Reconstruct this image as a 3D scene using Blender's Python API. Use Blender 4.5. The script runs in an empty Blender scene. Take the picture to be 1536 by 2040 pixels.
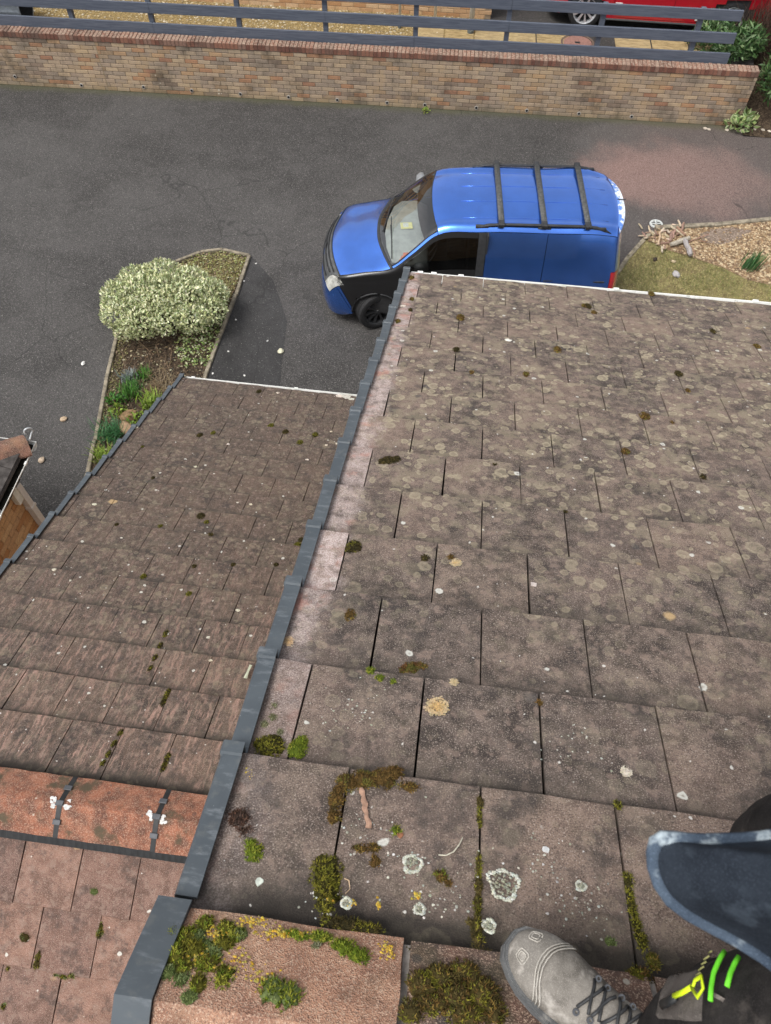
import bpy, bmesh, math, random
import numpy as np
from mathutils import Matrix, Vector, noise as mnoise
R = math.radians
random.seed(7)
S = bpy.context.scene
COL = S.collection
ZG = -6.6            # driveway level; z = 0 is on the near course line of the large roof
GAUGE = 0.32198      # exposed tile length
HALF = 0.15          # half a tile's cover width

# ------------------------------------------------------------------ camera
CAMR = np.array([[0.991829449, 0.127375580, 0.007057265],
                 [0.110755696, -0.832325096, -0.543109666],
                 [-0.063304970, 0.539453794, -0.839632113]])   # world -> camera (x right, y down, z forward)
CAMP = np.array([-0.025036437, -0.433656646, 1.766304316])
cam_d = bpy.data.cameras.new('camera')
cam = bpy.data.objects.new('camera', cam_d)
COL.objects.link(cam)
S.camera = cam
m3 = CAMR.T @ np.diag([1.0, -1.0, -1.0])
mw = Matrix.Identity(4)
for i in range(3):
    for j in range(3):
        mw[i][j] = m3[i, j]
    mw[i][3] = CAMP[i]
cam.matrix_world = mw
cam_d.sensor_fit = 'VERTICAL'
cam_d.sensor_height = 24.0
cam_d.lens = 24.0 * 1500.0 / 2040.0
cam_d.clip_start = 0.02
cam_d.clip_end = 400.0
cam_d.dof.use_dof = True
cam_d.dof.focus_distance = 3.0
cam_d.dof.aperture_fstop = 7.0

# ------------------------------------------------------------------ light
SUN_EL, SUN_ROT = 60.0, -50.0       # bright cloud: a soft sun high behind the left shoulder
w = bpy.data.worlds.new('World')
S.world = w
w.use_nodes = True
nt = w.node_tree
nt.nodes.clear()
sky = nt.nodes.new('ShaderNodeTexSky')
sky.sky_type = 'NISHITA'
sky.sun_disc = False
sky.sun_elevation = R(SUN_EL)
sky.sun_rotation = R(180 - SUN_ROT)
sky.air_density = 1.0
sky.dust_density = 4.0
hsv = nt.nodes.new('ShaderNodeHueSaturation')
hsv.inputs['Saturation'].default_value = 0.22
bg = nt.nodes.new('ShaderNodeBackground')
bg.inputs['Strength'].default_value = 0.15
wo = nt.nodes.new('ShaderNodeOutputWorld')
nt.links.new(sky.outputs[0], hsv.inputs['Color'])
nt.links.new(hsv.outputs[0], bg.inputs['Color'])
nt.links.new(bg.outputs[0], wo.inputs['Surface'])
sun_d = bpy.data.lights.new('sun', 'SUN')
sun_d.energy = 1.6
sun_d.angle = R(24)
sun_d.color = (1.0, 0.965, 0.92)
sun = bpy.data.objects.new('sun', sun_d)
COL.objects.link(sun)
sun.rotation_euler = (R(90 - SUN_EL), 0, R(SUN_ROT))
S.view_settings.view_transform = 'Standard'
S.view_settings.look = 'None'
S.view_settings.gamma = 1.0
S.view_settings.use_curve_mapping = False
S.view_settings.exposure = 0.5
S.cycles.max_bounces = 6
S.cycles.diffuse_bounces = 2
S.cycles.glossy_bounces = 3
S.cycles.transmission_bounces = 3
S.cycles.transparent_max_bounces = 8

# ------------------------------------------------------------------ small tools
def ray(x, y):
    return CAMR.T @ np.array([(x - 768.0) / 1500.0, (y - 1020.0) / 1500.0, 1.0])
def at(x, y, z):
    """where the sight line through a point of the photograph meets the level z"""
    d = ray(x, y)
    return Vector(CAMP + d * ((z - CAMP[2]) / d[2]))
def clampf(v, a=0.0, b=1.0):
    return max(a, min(b, v))
def lerp(a, b, t):
    return a + (b - a) * t
def tag(o, label, cat, group=None, kind=None):
    o['label'] = label
    o['category'] = cat
    if group:
        o['group'] = group
    if kind:
        o['kind'] = kind
    return o
def thing(name, label, cat, loc=(0, 0, 0), rotz=0.0, group=None):
    o = bpy.data.objects.new(name, None)
    COL.objects.link(o)
    o.location = loc
    o.rotation_euler = (0, 0, rotz)
    o.empty_display_size = 0.2
    return tag(o, label, cat, group)
def link(name, me, mat=None, parent=None, smooth=False):
    o = bpy.data.objects.new(name, me)
    COL.objects.link(o)
    if mat is not None and not me.materials:
        me.materials.append(mat)
    if parent is not None:
        o.parent = parent
    if smooth and len(me.polygons):
        me.polygons.foreach_set('use_smooth', [True] * len(me.polygons))
    return o
def fix(me):
    me.validate()
    bm = bmesh.new()
    bm.from_mesh(me)
    bmesh.ops.recalc_face_normals(bm, faces=bm.faces)
    bm.to_mesh(me)
    bm.free()
    return me
class MB:
    """collects boxes, tubes and prisms for ONE mesh"""
    def __init__(s):
        s.v = []
        s.f = []
        s.c = []
    def add(s, vs, fs, col=None):
        o = len(s.v)
        s.v += [tuple(p) for p in vs]
        s.f += [tuple(i + o for i in q) for q in fs]
        s.c += [col] * len(fs)
        return s
    def box(s, lo, hi, M=None, col=None, bev=0.0):
        (x0, y0, z0), (x1, y1, z1) = lo, hi
        if bev <= 0:
            vs = [(x0, y0, z0), (x1, y0, z0), (x1, y1, z0), (x0, y1, z0), (x0, y0, z1), (x1, y0, z1), (x1, y1, z1), (x0, y1, z1)]
            fs = [(0, 3, 2, 1), (4, 5, 6, 7), (0, 1, 5, 4), (1, 2, 6, 5), (2, 3, 7, 6), (3, 0, 4, 7)]
        else:
            b = bev
            vs = []
            for z, k in ((z0, b), (z0 + b, 0), (z1 - b, 0), (z1, b)):
                vs += [(x0 + k, y0 + k, z), (x1 - k, y0 + k, z), (x1 - k, y1 - k, z), (x0 + k, y1 - k, z)]
            fs = [(3, 2, 1, 0), (12, 13, 14, 15)]
            for l in range(3):
                for i in range(4):
                    j = (i + 1) % 4
                    fs.append((l * 4 + i, l * 4 + j, l * 4 + 4 + j, l * 4 + 4 + i))
        if M is not None:
            vs = [M @ Vector(p) for p in vs]
        return s.add(vs, fs, col)
    def tube(s, pts, rad, n=8, cap=True, col=None, flat=1.0):
        pts = [Vector(p) for p in pts]
        if not hasattr(rad, '__len__'):
            rad = [rad] * len(pts)
        vs, fs = [], []
        t0 = (pts[1] - pts[0]).normalized()
        up = Vector((0, 0, 1)) if abs(t0.z) < 0.9 else Vector((1, 0, 0))
        for i, p in enumerate(pts):
            t = (pts[min(i + 1, len(pts) - 1)] - pts[max(i - 1, 0)]).normalized()
            a = t.cross(up)
            if a.length < 1e-5:
                a = t.orthogonal()
            a.normalize()
            b = a.cross(t).normalized()
            for k in range(n):
                th = 2 * math.pi * k / n
                vs.append(p + a * (math.cos(th) * rad[i]) + b * (math.sin(th) * rad[i] * flat))
        for i in range(len(pts) - 1):
            for k in range(n):
                j = (k + 1) % n
                fs.append((i * n + k, i * n + j, (i + 1) * n + j, (i + 1) * n + k))
        if cap:
            fs.append(tuple(reversed(range(n))))
            fs.append(tuple((len(pts) - 1) * n + k for k in range(n)))
        return s.add(vs, fs, col)
    def lathe(s, prof, n=24, M=None, col=None, closed=False):
        """profile of (radius, height) about local z"""
        vs, fs = [], []
        for r, h in prof:
            for k in range(n):
                th = 2 * math.pi * k / n
                vs.append((r * math.cos(th), r * math.sin(th), h))
        m = len(prof)
        for i in range(m if closed else m - 1):
            for k in range(n):
                j = (k + 1) % n
                i2 = (i + 1) % m
                fs.append((i * n + k, i * n + j, i2 * n + j, i2 * n + k))
        if M is not None:
            vs = [M @ Vector(p) for p in vs]
        return s.add(vs, fs, col)
    def prism(s, poly, z0, z1, M=None, col=None):
        n = len(poly)
        vs = [(p[0], p[1], z0) for p in poly] + [(p[0], p[1], z1) for p in poly]
        fs = [tuple(reversed(range(n))), tuple(range(n, 2 * n))]
        for i in range(n):
            j = (i + 1) % n
            fs.append((i, j, n + j, n + i))
        if M is not None:
            vs = [M @ Vector(p) for p in vs]
        return s.add(vs, fs, col)
    def mesh(s, name, recalc=True):
        me = bpy.data.meshes.new(name)
        me.from_pydata(s.v, [], s.f)
        if any(c is not None for c in s.c):
            a = me.color_attributes.new('Col', 'FLOAT_COLOR', 'CORNER')
            buf = []
            for q, c in zip(s.f, s.c):
                c = c or (0.5, 0.5, 0.5)
                buf += [c[0], c[1], c[2], 1.0] * len(q)
            a.data.foreach_set('color', buf)
        me.update()
        if recalc:
            fix(me)
        return me
    def build(s, name, mat, parent=None, smooth=False, recalc=True):
        return link(name, s.mesh(name, recalc), mat, parent, smooth)
def autosmooth(o, deg=35):
    me = o.data
    me.polygons.foreach_set('use_smooth', [True] * len(me.polygons))
    bm = bmesh.new()
    bm.from_mesh(me)
    for e in bm.edges:
        if len(e.link_faces) == 2 and e.calc_face_angle(0) > R(deg):
            e.smooth = False
    bm.to_mesh(me)
    bm.free()
    return o
def structure(o):
    o['kind'] = 'structure'
    return o

# ------------------------------------------------------------------ materials
class NT:
    def __init__(s, name):
        s.m = bpy.data.materials.new(name)
        s.m.use_nodes = True
        s.t = s.m.node_tree
        s.b = s.t.nodes['Principled BSDF']
        s.out = s.t.nodes['Material Output']
        s.pos = s.new('ShaderNodeNewGeometry').outputs['Position']
    def new(s, ty):
        return s.t.nodes.new(ty)
    def set(s, sock, v):
        if isinstance(v, bpy.types.NodeSocket):
            s.t.links.new(v, sock)
        elif hasattr(v, '__len__') and len(v) == 3 and sock.type == 'RGBA':
            sock.default_value = (v[0], v[1], v[2], 1)
        else:
            sock.default_value = v
    def math(s, op, a, b=0.0, c=False):
        n = s.new('ShaderNodeMath')
        n.operation = op
        n.use_clamp = c
        s.set(n.inputs[0], a)
        s.set(n.inputs[1], b)
        return n.outputs[0]
    def mr(s, v, a, b, lo=0.0, hi=1.0):
        n = s.new('ShaderNodeMapRange')
        n.interpolation_type = 'SMOOTHSTEP'
        s.set(n.inputs['Value'], v)
        n.inputs['From Min'].default_value = a
        n.inputs['From Max'].default_value = b
        n.inputs['To Min'].default_value = lo
        n.inputs['To Max'].default_value = hi
        return n.outputs[0]
    def mix(s, f, a, b, mode='MIX'):
        n = s.new('ShaderNodeMix')
        n.data_type = 'RGBA'
        n.blend_type = mode
        s.set(n.inputs[0], f)
        s.set(n.inputs[6], a)
        s.set(n.inputs[7], b)
        return n.outputs[2]
    def noise(s, scale, detail=4, vec=None, rough=0.6, dist=0.0):
        n = s.new('ShaderNodeTexNoise')
        s.set(n.inputs['Vector'], vec or s.pos)
        n.inputs['Scale'].default_value = scale
        n.inputs['Detail'].default_value = detail
        n.inputs['Roughness'].default_value = rough
        n.inputs['Distortion'].default_value = dist
        return n.outputs['Fac']
    def warp(s, scale, amt, vec=None):
        n = s.new('ShaderNodeTexNoise')
        s.set(n.inputs['Vector'], vec or s.pos)
        n.inputs['Scale'].default_value = scale
        n.inputs['Detail'].default_value = 3
        v = s.new('ShaderNodeVectorMath')
        v.operation = 'MULTIPLY_ADD'
        s.t.links.new(n.outputs['Color'], v.inputs[0])
        v.inputs[1].default_value = (amt, amt, amt)
        s.set(v.inputs[2], vec or s.pos)
        return v.outputs[0]
    def voro(s, scale, vec=None, feat='F1', rnd=1.0):
        n = s.new('ShaderNodeTexVoronoi')
        n.feature = feat
        s.set(n.inputs['Vector'], vec or s.pos)
        n.inputs['Scale'].default_value = scale
        n.inputs['Randomness'].default_value = rnd
        return n.outputs['Distance'], (n.outputs['Color'] if 'Color' in n.outputs and feat != 'DISTANCE_TO_EDGE' else None)
    def sep(s, v):
        n = s.new('ShaderNodeSeparateXYZ')
        s.set(n.inputs[0], v)
        return n.outputs
    def mapv(s, vec, scale=(1, 1, 1), rot=(0, 0, 0), loc=(0, 0, 0)):
        n = s.new('ShaderNodeMapping')
        s.set(n.inputs['Vector'], vec)
        n.inputs['Scale'].default_value = scale
        n.inputs['Rotation'].default_value = rot
        n.inputs['Location'].default_value = loc
        return n.outputs[0]
    def ramp(s, f, stops):
        n = s.new('ShaderNodeValToRGB')
        s.set(n.inputs[0], f)
        e = n.color_ramp.elements
        while len(e) > 1:
            e.remove(e[-1])
        e[0].position = stops[0][0]
        e[0].color = (*stops[0][1], 1)
        for p, c in stops[1:]:
            q = e.new(p)
            q.color = (*c, 1)
        return n.outputs[0]
    def rnd(s):
        return s.new('ShaderNodeObjectInfo').outputs['Random']
    def attr(s, name='Col'):
        n = s.new('ShaderNodeVertexColor')
        n.layer_name = name
        return n.outputs[0]
    def objco(s):
        return s.new('ShaderNodeTexCoord').outputs['Object']
    def bump(s, h, strength=0.3, dist=0.01):
        n = s.new('ShaderNodeBump')
        n.inputs['Strength'].default_value = strength
        n.inputs['Distance'].default_value = dist
        s.set(n.inputs['Height'], h)
        s.t.links.new(n.outputs[0], s.b.inputs['Normal'])
    def done(s, col, rough=0.8, spec=0.3, metal=0.0, coat=0.0):
        s.set(s.b.inputs['Base Color'], col)
        s.set(s.b.inputs['Roughness'], rough)
        s.b.inputs['Specular IOR Level'].default_value = spec
        s.b.inputs['Metallic'].default_value = metal
        s.b.inputs['Coat Weight'].default_value = coat
        s.b.inputs['Coat Roughness'].default_value = 0.05
        return s.m
def plain(name, col, rough=0.6, spec=0.4, var=0.12, scale=30, metal=0.0, coat=0.0, bump=0.0):
    n = NT(name)
    f = n.noise(scale, 5)
    c = n.mix(n.mr(f, 0.3, 0.7), [x * (1 - var) for x in col], [min(1, x * (1 + var)) for x in col])
    if bump:
        n.bump(n.noise(scale * 6, 4), bump, 0.004)
    return n.done(c, rough, spec, metal, coat)
def attr_mat(name, rough=0.7, spec=0.3, var=0.25, scale=40, trans=0.0):
    n = NT(name)
    c = n.attr()
    f = n.noise(scale, 4)
    c = n.mix(1.0, c, n.mix(n.mr(f, 0.3, 0.7), (1 - var,) * 3, (1 + var * 0.5,) * 3), 'MULTIPLY')
    if trans:
        n.b.inputs['Subsurface Weight'].default_value = 0.0
    return n.done(c, rough, spec)

def mask_disc(n, scale, rmin, rmax, seedvec, keep, soft=0.06, warp_s=30, warp_a=0.01):
    """round spots: (fill mask, edge-ring mask); keep = fraction of cells that carry a spot"""
    d, c = n.voro(scale, seedvec)
    ch = n.sep(c)
    rad = n.math('MULTIPLY_ADD', ch[0], rmax - rmin)
    rad.node.inputs[2].default_value = rmin
    on = n.math('GREATER_THAN', ch[1], 1.0 - keep)
    t = n.math('SUBTRACT', rad, d)
    fill = n.mr(t, -soft * 0.3, soft)
    ring = n.math('MULTIPLY', fill, n.mr(t, soft * 1.2, soft * 4, 1.0, 0.0))
    return n.math('MULTIPLY', fill, on), n.math('MULTIPLY', ring, on)

def tile_material(name, c_dark, c_light, pink, lich_col, lich_amt, verge_x=None, band=0.0, streak=0.0, warm=1.0):
    n = NT(name)
    x, y, z = n.sep(n.pos)[0:3]
    P = n.warp(38, 0.020)
    big = n.noise(2.3, 3)
    mid = n.noise(17, 4)
    fine = n.noise(300, 1, rough=0.7)
    c = n.mix(n.mr(mid, 0.36, 0.64), c_dark, c_light)
    c = n.mix(n.math('MULTIPLY', n.mr(big, 0.42, 0.62), pink[3]), c, pink[:3])
    # each tile its own tone
    r = n.rnd()
    c = n.mix(1.0, c, n.mix(r, (0.80, 0.80, 0.82), (1.16, 1.12, 1.08)), 'MULTIPLY')
    if streak:
        sv = n.mapv(P, scale=(26, 4, 4), rot=(0, 0, R(24)))
        s_ = n.noise(1.6, 6, sv, 0.65, 0.8)
        ng = n.mr(y, 3.0, 0.5, 0.25, 1.0)
        c = n.mix(n.math('MULTIPLY', n.math('MULTIPLY', n.mr(s_, 0.46, 0.70), streak), ng), c, (0.42, 0.262, 0.212))
        c = n.mix(n.math('MULTIPLY', n.mr(s_, 0.5, 0.28), streak * 0.6), c, (0.075, 0.062, 0.055))
        c = n.mix(n.mr(n.math('ADD', y, n.math('MULTIPLY', n.noise(2.0, 5, n.mapv(n.pos, loc=(9, 1, 0))), 1.6)), 1.4, 3.4, 0.0, 0.5), c, (0.064, 0.046, 0.036))
    # sandy grain: pale and dark grains
    c = n.mix(n.math('MULTIPLY', n.mr(fine, 0.55, 0.74), 0.62), c, (0.45, 0.38, 0.33))
    c = n.mix(n.math('MULTIPLY', n.mr(fine, 0.46, 0.28), 0.75), c, (0.03, 0.026, 0.024))
    # grime clouds
    g2 = n.noise(6.5, 7, rough=0.74)
    c = n.mix(n.math('MULTIPLY', n.mr(g2, 0.50, 0.64), 0.62), c, (0.046, 0.041, 0.039))
    g3 = n.noise(31, 3, n.mapv(n.pos, loc=(4, 2, 8)))
    c = n.mix(n.math('MULTIPLY', n.mr(g3, 0.52, 0.68), 0.45), c, (0.27, 0.20, 0.165))
    if band:  # dirt at the tile head, with the next tail's contact shadow painted in
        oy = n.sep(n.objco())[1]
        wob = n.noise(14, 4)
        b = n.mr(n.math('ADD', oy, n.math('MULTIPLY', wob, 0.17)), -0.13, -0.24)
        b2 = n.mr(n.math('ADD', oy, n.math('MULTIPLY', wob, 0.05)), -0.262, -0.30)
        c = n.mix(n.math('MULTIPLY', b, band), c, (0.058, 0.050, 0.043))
        c = n.mix(n.math('MULTIPLY', b2, 0.8), c, (0.028, 0.025, 0.022))  # narrow course line: dirt and shadow together in the colour
    # slate dark spots
    f0, r0 = mask_disc(n, 7.0, 0.05, 0.19, n.mapv(P, loc=(3.1, 1.7, 0.4)), 0.24, 0.10)
    c = n.mix(n.math('MULTIPLY', f0, 0.55), c, (0.05, 0.052, 0.055))
    # khaki lichen discs
    if lich_amt > 0:
        den = n.mr(n.noise(3.1, 4), 0.30, 0.60)
        den = n.math('MULTIPLY', den, n.mr(y, -0.35, 2.0, 0.10, 1.0))
        pt = n.math('MULTIPLY', n.mr(n.noise(13, 5, n.mapv(n.pos, loc=(6, 3, 1)), 0.7), 0.50, 0.58), den)
        c = n.mix(n.math('MULTIPLY', pt, lich_amt * 0.5), c, [q * 0.92 for q in lich_col])
        for sc, rmin, rmax, keep, off, k in ((12.5, 0.05, 0.43, 0.75, 0.0, 0.8), (23.0, 0.05, 0.50, 0.7, 5.3, 0.9)):
            f1, r1 = mask_disc(n, sc, rmin, rmax, n.mapv(P, loc=(off, off * 0.37, 0)), keep, 0.05, 45, 0.018)
            c = n.mix(n.math('MULTIPLY', n.math('MULTIPLY', f1, den), lich_amt * k * 0.60), c, lich_col)
            c = n.mix(n.math('MULTIPLY', n.math('MULTIPLY', r1, den), lich_amt * 0.45), c, [min(1, q * 1.4) for q in lich_col])
    # pale crust lichen
    f2, r2 = mask_disc(n, 15.0, 0.02, 0.20, n.mapv(P, loc=(7.7, 2.2, 1.1)), 0.20, 0.05, 60, 0.02)
    c = n.mix(n.math('MULTIPLY', f2, 0.35), c, (0.40, 0.38, 0.33))
    c = n.mix(n.math('MULTIPLY', r2, 0.75), c, (0.60, 0.60, 0.55))
    f3, r3 = mask_disc(n, 40.0, 0.02, 0.22, n.mapv(P, loc=(1.7, 8.2, 2.1)), 0.10, 0.06)
    c = n.mix(n.math('MULTIPLY', f3, 0.8), c, (0.62, 0.60, 0.56))
    # a few big ochre discs
    f4, r4 = mask_disc(n, 3.4, 0.03, 0.13, n.mapv(P, loc=(4.4, 6.1, 3.0)), 0.16, 0.035)
    c = n.mix(n.math('MULTIPLY', f4, 0.75), c, (0.47, 0.33, 0.17))
    if verge_x is not None:
        wv = n.noise(9, 5)
        m = n.mr(n.math('ADD', x, n.math('MULTIPLY', n.math('SUBTRACT', wv, 0.5), 0.20)), verge_x + 0.155, verge_x + 0.055)
        alt = n.math('ADD', n.math('MULTIPLY', r, 0.4), 0.6)
        keep = n.mr(y, 0.0, 0.5, 0.22, 1.0)
        c = n.mix(n.math('MULTIPLY', n.math('MULTIPLY', m, keep), n.math('MULTIPLY', alt, n.mr(n.noise(24, 5, rough=0.7), 0.36, 0.60, 0.25, 0.92))), c, n.mix(n.mr(fine, 0.35, 0.65), (0.34, 0.255, 0.235), (0.62, 0.53, 0.50)))
        red = n.mr(n.noise(11, 4, n.mapv(P, loc=(2, 9, 1))), 0.52, 0.68)
        c = n.mix(n.math('MULTIPLY', n.math('MULTIPLY', m, keep), n.math('MULTIPLY', red, 0.55)), c, (0.42, 0.19, 0.145))
    h = n.math('ADD', n.math('MULTIPLY', fine, 0.6), n.math('MULTIPLY', mid, 0.9))
    n.bump(h, 0.55, 0.006)
    return n.done(c, 0.92, 0.18)

M = {}
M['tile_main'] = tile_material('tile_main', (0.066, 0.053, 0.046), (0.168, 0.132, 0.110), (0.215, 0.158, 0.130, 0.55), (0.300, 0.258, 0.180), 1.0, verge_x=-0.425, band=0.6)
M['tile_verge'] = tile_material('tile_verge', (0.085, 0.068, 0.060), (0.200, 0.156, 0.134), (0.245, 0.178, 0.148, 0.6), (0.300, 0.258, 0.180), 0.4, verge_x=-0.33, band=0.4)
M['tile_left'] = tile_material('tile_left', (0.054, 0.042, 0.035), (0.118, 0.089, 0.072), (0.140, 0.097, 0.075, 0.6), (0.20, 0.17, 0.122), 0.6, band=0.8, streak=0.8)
M['tile_back'] = tile_material('tile_back', (0.130, 0.080, 0.064), (0.215, 0.136, 0.110), (0.26, 0.152, 0.116, 0.5), (0.3, 0.26, 0.2), 0.0)
M['underlay'] = plain('underlay', (0.018, 0.016, 0.015), 0.95, 0.1)
M['verge'] = None
def make_verge():
    n = NT('slate_plastic')
    c = n.mix(n.mr(n.noise(7, 5), 0.35, 0.65), (0.058, 0.070, 0.081), (0.074, 0.088, 0.100))
    sv = n.mapv(n.pos, scale=(9, 30, 9), rot=(0, 0, R(30)))
    c = n.mix(n.math('MULTIPLY', n.mr(n.noise(1.5, 6, sv, 0.7), 0.52, 0.75), 0.55), c, (0.22, 0.24, 0.26))
    c = n.mix(n.math('MULTIPLY', n.mr(n.noise(26, 5), 0.55, 0.7), 0.4), c, (0.13, 0.135, 0.13))
    f, r = mask_disc(n, 60, 0.03, 0.16, n.pos, 0.06)
    c = n.mix(n.math('MULTIPLY', f, 0.8), c, (0.45, 0.45, 0.44))
    return n.done(c, n.mr(n.noise(20, 4), 0.3, 0.7, 0.42, 0.6), 0.45)
M['verge'] = make_verge()
def make_ridge(name, base, dark, pale, moss, grain=420, gamt=0.6):
    n = NT(name)
    mid = n.noise(13, 6)
    fine = n.noise(300, 2)
    c = n.mix(n.mr(mid, 0.35, 0.66), dark, base)
    c = n.mix(n.math('MULTIPLY', n.mr(n.noise(5, 5), 0.5, 0.7), 0.4), c, pale)
    gr, gc = n.voro(grain)
    gch = n.sep(gc)
    c = n.mix(n.math('MULTIPLY', n.mr(gch[0], 0.60, 0.9), gamt), c, (0.60, 0.44, 0.33))
    c = n.mix(n.math('MULTIPLY', n.mr(gch[1], 0.72, 0.95), gamt), c, (0.10, 0.06, 0.05))
    c = n.mix(n.math('MULTIPLY', n.mr(n.noise(9, 5, n.mapv(n.pos, loc=(3, 1, 2))), 0.52, 0.68), moss), c, (0.09, 0.075, 0.05))
    f, r = mask_disc(n, 22, 0.04, 0.3, n.pos, 0.22)
    c = n.mix(n.math('MULTIPLY', f, 0.55), c, (0.06, 0.058, 0.055))
    f, r = mask_disc(n, 26, 0.03, 0.25, n.mapv(n.pos, loc=(5, 5, 5)), 0.12)
    c = n.mix(n.math('MULTIPLY', f, 0.7), c, (0.56, 0.52, 0.44))
    n.bump(n.math('ADD', fine, gr), 0.5, 0.006)
    return n.done(c, 0.9, 0.2)
M['ridge_left'] = make_ridge('ridge_terracotta', (0.31, 0.125, 0.076), (0.125, 0.060, 0.044), (0.38, 0.19, 0.125), 0.95, 300, 0.4)
M['ridge_main'] = make_ridge('ridge_sandy_pink', (0.42, 0.235, 0.155), (0.27, 0.145, 0.10), (0.50, 0.36, 0.25), 0.25)
M['ridge_dark'] = make_ridge('ridge_weathered', (0.20, 0.115, 0.085), (0.085, 0.065, 0.055), (0.16, 0.13, 0.11), 0.7)
M['black_plastic'] = plain('black_plastic', (0.016, 0.017, 0.018), 0.5, 0.4, 0.3)
M['clip_grey'] = plain('clip_grey', (0.07, 0.075, 0.085), 0.5, 0.4, 0.2)
M['white_mark'] = plain('white_mark', (0.58, 0.58, 0.57), 0.9, 0.1, 0.2, 60)
M['mortar'] = plain('mortar_grey', (0.30, 0.275, 0.25), 0.95, 0.1, 0.35, 40)
def make_upvc():
    n = NT('white_upvc')
    c = n.mix(n.mr(n.noise(7, 5), 0.5, 0.7), (0.78, 0.78, 0.75), (0.62, 0.63, 0.57))
    c = n.mix(n.math('MULTIPLY', n.mr(n.noise(24, 5), 0.58, 0.72), 0.5), c, (0.30, 0.33, 0.26))
    return n.done(c, 0.42, 0.45)
M['upvc'] = make_upvc()
def make_asphalt(name, base, pale, stain=False, speck=0.5):
    n = NT(name)
    P = n.pos
    x, y, z = n.sep(P)[0:3]
    big = n.noise(0.33, 5, rough=0.55)
    mid = n.noise(3.2, 5)
    c = n.mix(n.mr(big, 0.36, 0.62), [q * 0.72 for q in base], [q * 1.22 for q in base])
    c = n.mix(n.math('MULTIPLY', n.mr(mid, 0.4, 0.7), 0.28), c, [q * 1.7 for q in base])
    wet = n.noise(0.75, 5, n.mapv(P, loc=(7, 3, 0)), 0.6, 0.4)
    c = n.mix(n.math('MULTIPLY', n.mr(wet, 0.50, 0.64), 0.45), c, [q * 0.42 for q in base])
    d, cc = n.voro(105)
    ch = n.sep(cc)
    c = n.mix(n.math('MULTIPLY', n.mr(ch[0], 0.5, 1.0), speck), c, pale)
    c = n.mix(n.math('MULTIPLY', n.mr(ch[1], 0.6, 1.0), 0.6), c, [q * 0.35 for q in base])
    c = n.mix(n.math('MULTIPLY', n.mr(ch[2], 0.986, 0.994), 0.5), c, (0.40, 0.38, 0.35))
    if stain:
        # brick dust washed over the drive behind the van; browner tarmac on that side
        wx = n.math('ADD', x, n.math('MULTIPLY', n.math('SUBTRACT', n.noise(0.9, 5), 0.5), 2.2))
        wy = n.math('ADD', y, n.math('MULTIPLY', n.math('SUBTRACT', n.noise(1.1, 5, n.mapv(P, loc=(5, 2, 0))), 0.5), 1.6))
        dx = n.math('MULTIPLY', n.math('SUBTRACT', wx, 3.75), 0.62)
        dy = n.math('SUBTRACT', wy, 13.0)
        rr = n.math('ADD', n.math('MULTIPLY', dx, dx), n.math('MULTIPLY', dy, dy))
        c = n.mix(n.mr(rr, 2.0, 0.05, 0.0, 0.75), c, n.mix(n.mr(ch[2], 0.2, 0.8), (0.22, 0.125, 0.105), (0.40, 0.25, 0.215)))
        c = n.mix(n.mr(wx, 1.2, 4.5, 0.0, 0.55), c, n.mix(n.mr(ch[2], 0.2, 0.8), (0.085, 0.064, 0.058), (0.19, 0.15, 0.135)))
        # green film along the foot of the wall
        wl = n.math('ADD', n.math('SUBTRACT', y, n.math('MULTIPLY', x, 0.0364)), n.math('MULTIPLY', n.math('SUBTRACT', n.noise(2.0, 5), 0.5), 0.3))
        c = n.mix(n.mr(wl, 14.48, 14.75, 0.0, 0.6), c, (0.085, 0.085, 0.04))
    # hairline cracks
    cr, _ = n.voro(0.42, n.warp(1.4, 0.5), 'DISTANCE_TO_EDGE')
    brk = n.mr(n.noise(0.55, 4, n.mapv(P, loc=(1, 4, 0))), 0.5, 0.56)
    c = n.mix(n.math('MULTIPLY', n.mr(cr, 0.005, 0.001), n.math('MULTIPLY', brk, 0.5)), c, (0.02, 0.02, 0.02))
    n.bump(d, 0.7, 0.012)
    return n.done(c, 0.82, 0.3)
M['asphalt'] = make_asphalt('asphalt', (0.058, 0.055, 0.053), (0.185, 0.175, 0.165), True, 0.55)
M['asphalt_patch'] = make_asphalt('asphalt_patch', (0.043, 0.042, 0.042), (0.085, 0.083, 0.081), False, 0.4)
M['yard_tarmac'] = make_asphalt('yard_tarmac', (0.045, 0.042, 0.040), (0.10, 0.095, 0.09), False, 0.4)
def make_soil(name, a, b, scale=18):
    n = NT(name)
    c = n.mix(n.mr(n.noise(scale, 7, rough=0.7), 0.35, 0.65), a, b)
    d, cc = n.voro(70)
    c = n.mix(n.math('MULTIPLY', n.mr(n.sep(cc)[0], 0.8, 0.95), 0.5), c, [q * 2.4 for q in b])
    n.bump(n.noise(60, 5), 0.8, 0.02)
    return n.done(c, 0.95, 0.1)
M['soil'] = make_soil('soil', (0.028, 0.020, 0.015), (0.085, 0.062, 0.042))
M['mossy_soil'] = make_soil('mossy_soil', (0.065, 0.052, 0.025), (0.16, 0.135, 0.06), 9)
M['turf'] = make_soil('turf', (0.15, 0.125, 0.058), (0.27, 0.235, 0.105), 7)
M['bark'] = make_soil('bark_mulch', (0.17, 0.115, 0.07), (0.33, 0.235, 0.145), 25)
M['yard_gravel'] = make_soil('yard_gravel', (0.15, 0.11, 0.045), (0.30, 0.225, 0.11), 30)
M['concrete'] = plain('concrete_edging', (0.23, 0.20, 0.15), 0.95, 0.15, 0.4, 12, bump=0.5)
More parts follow.
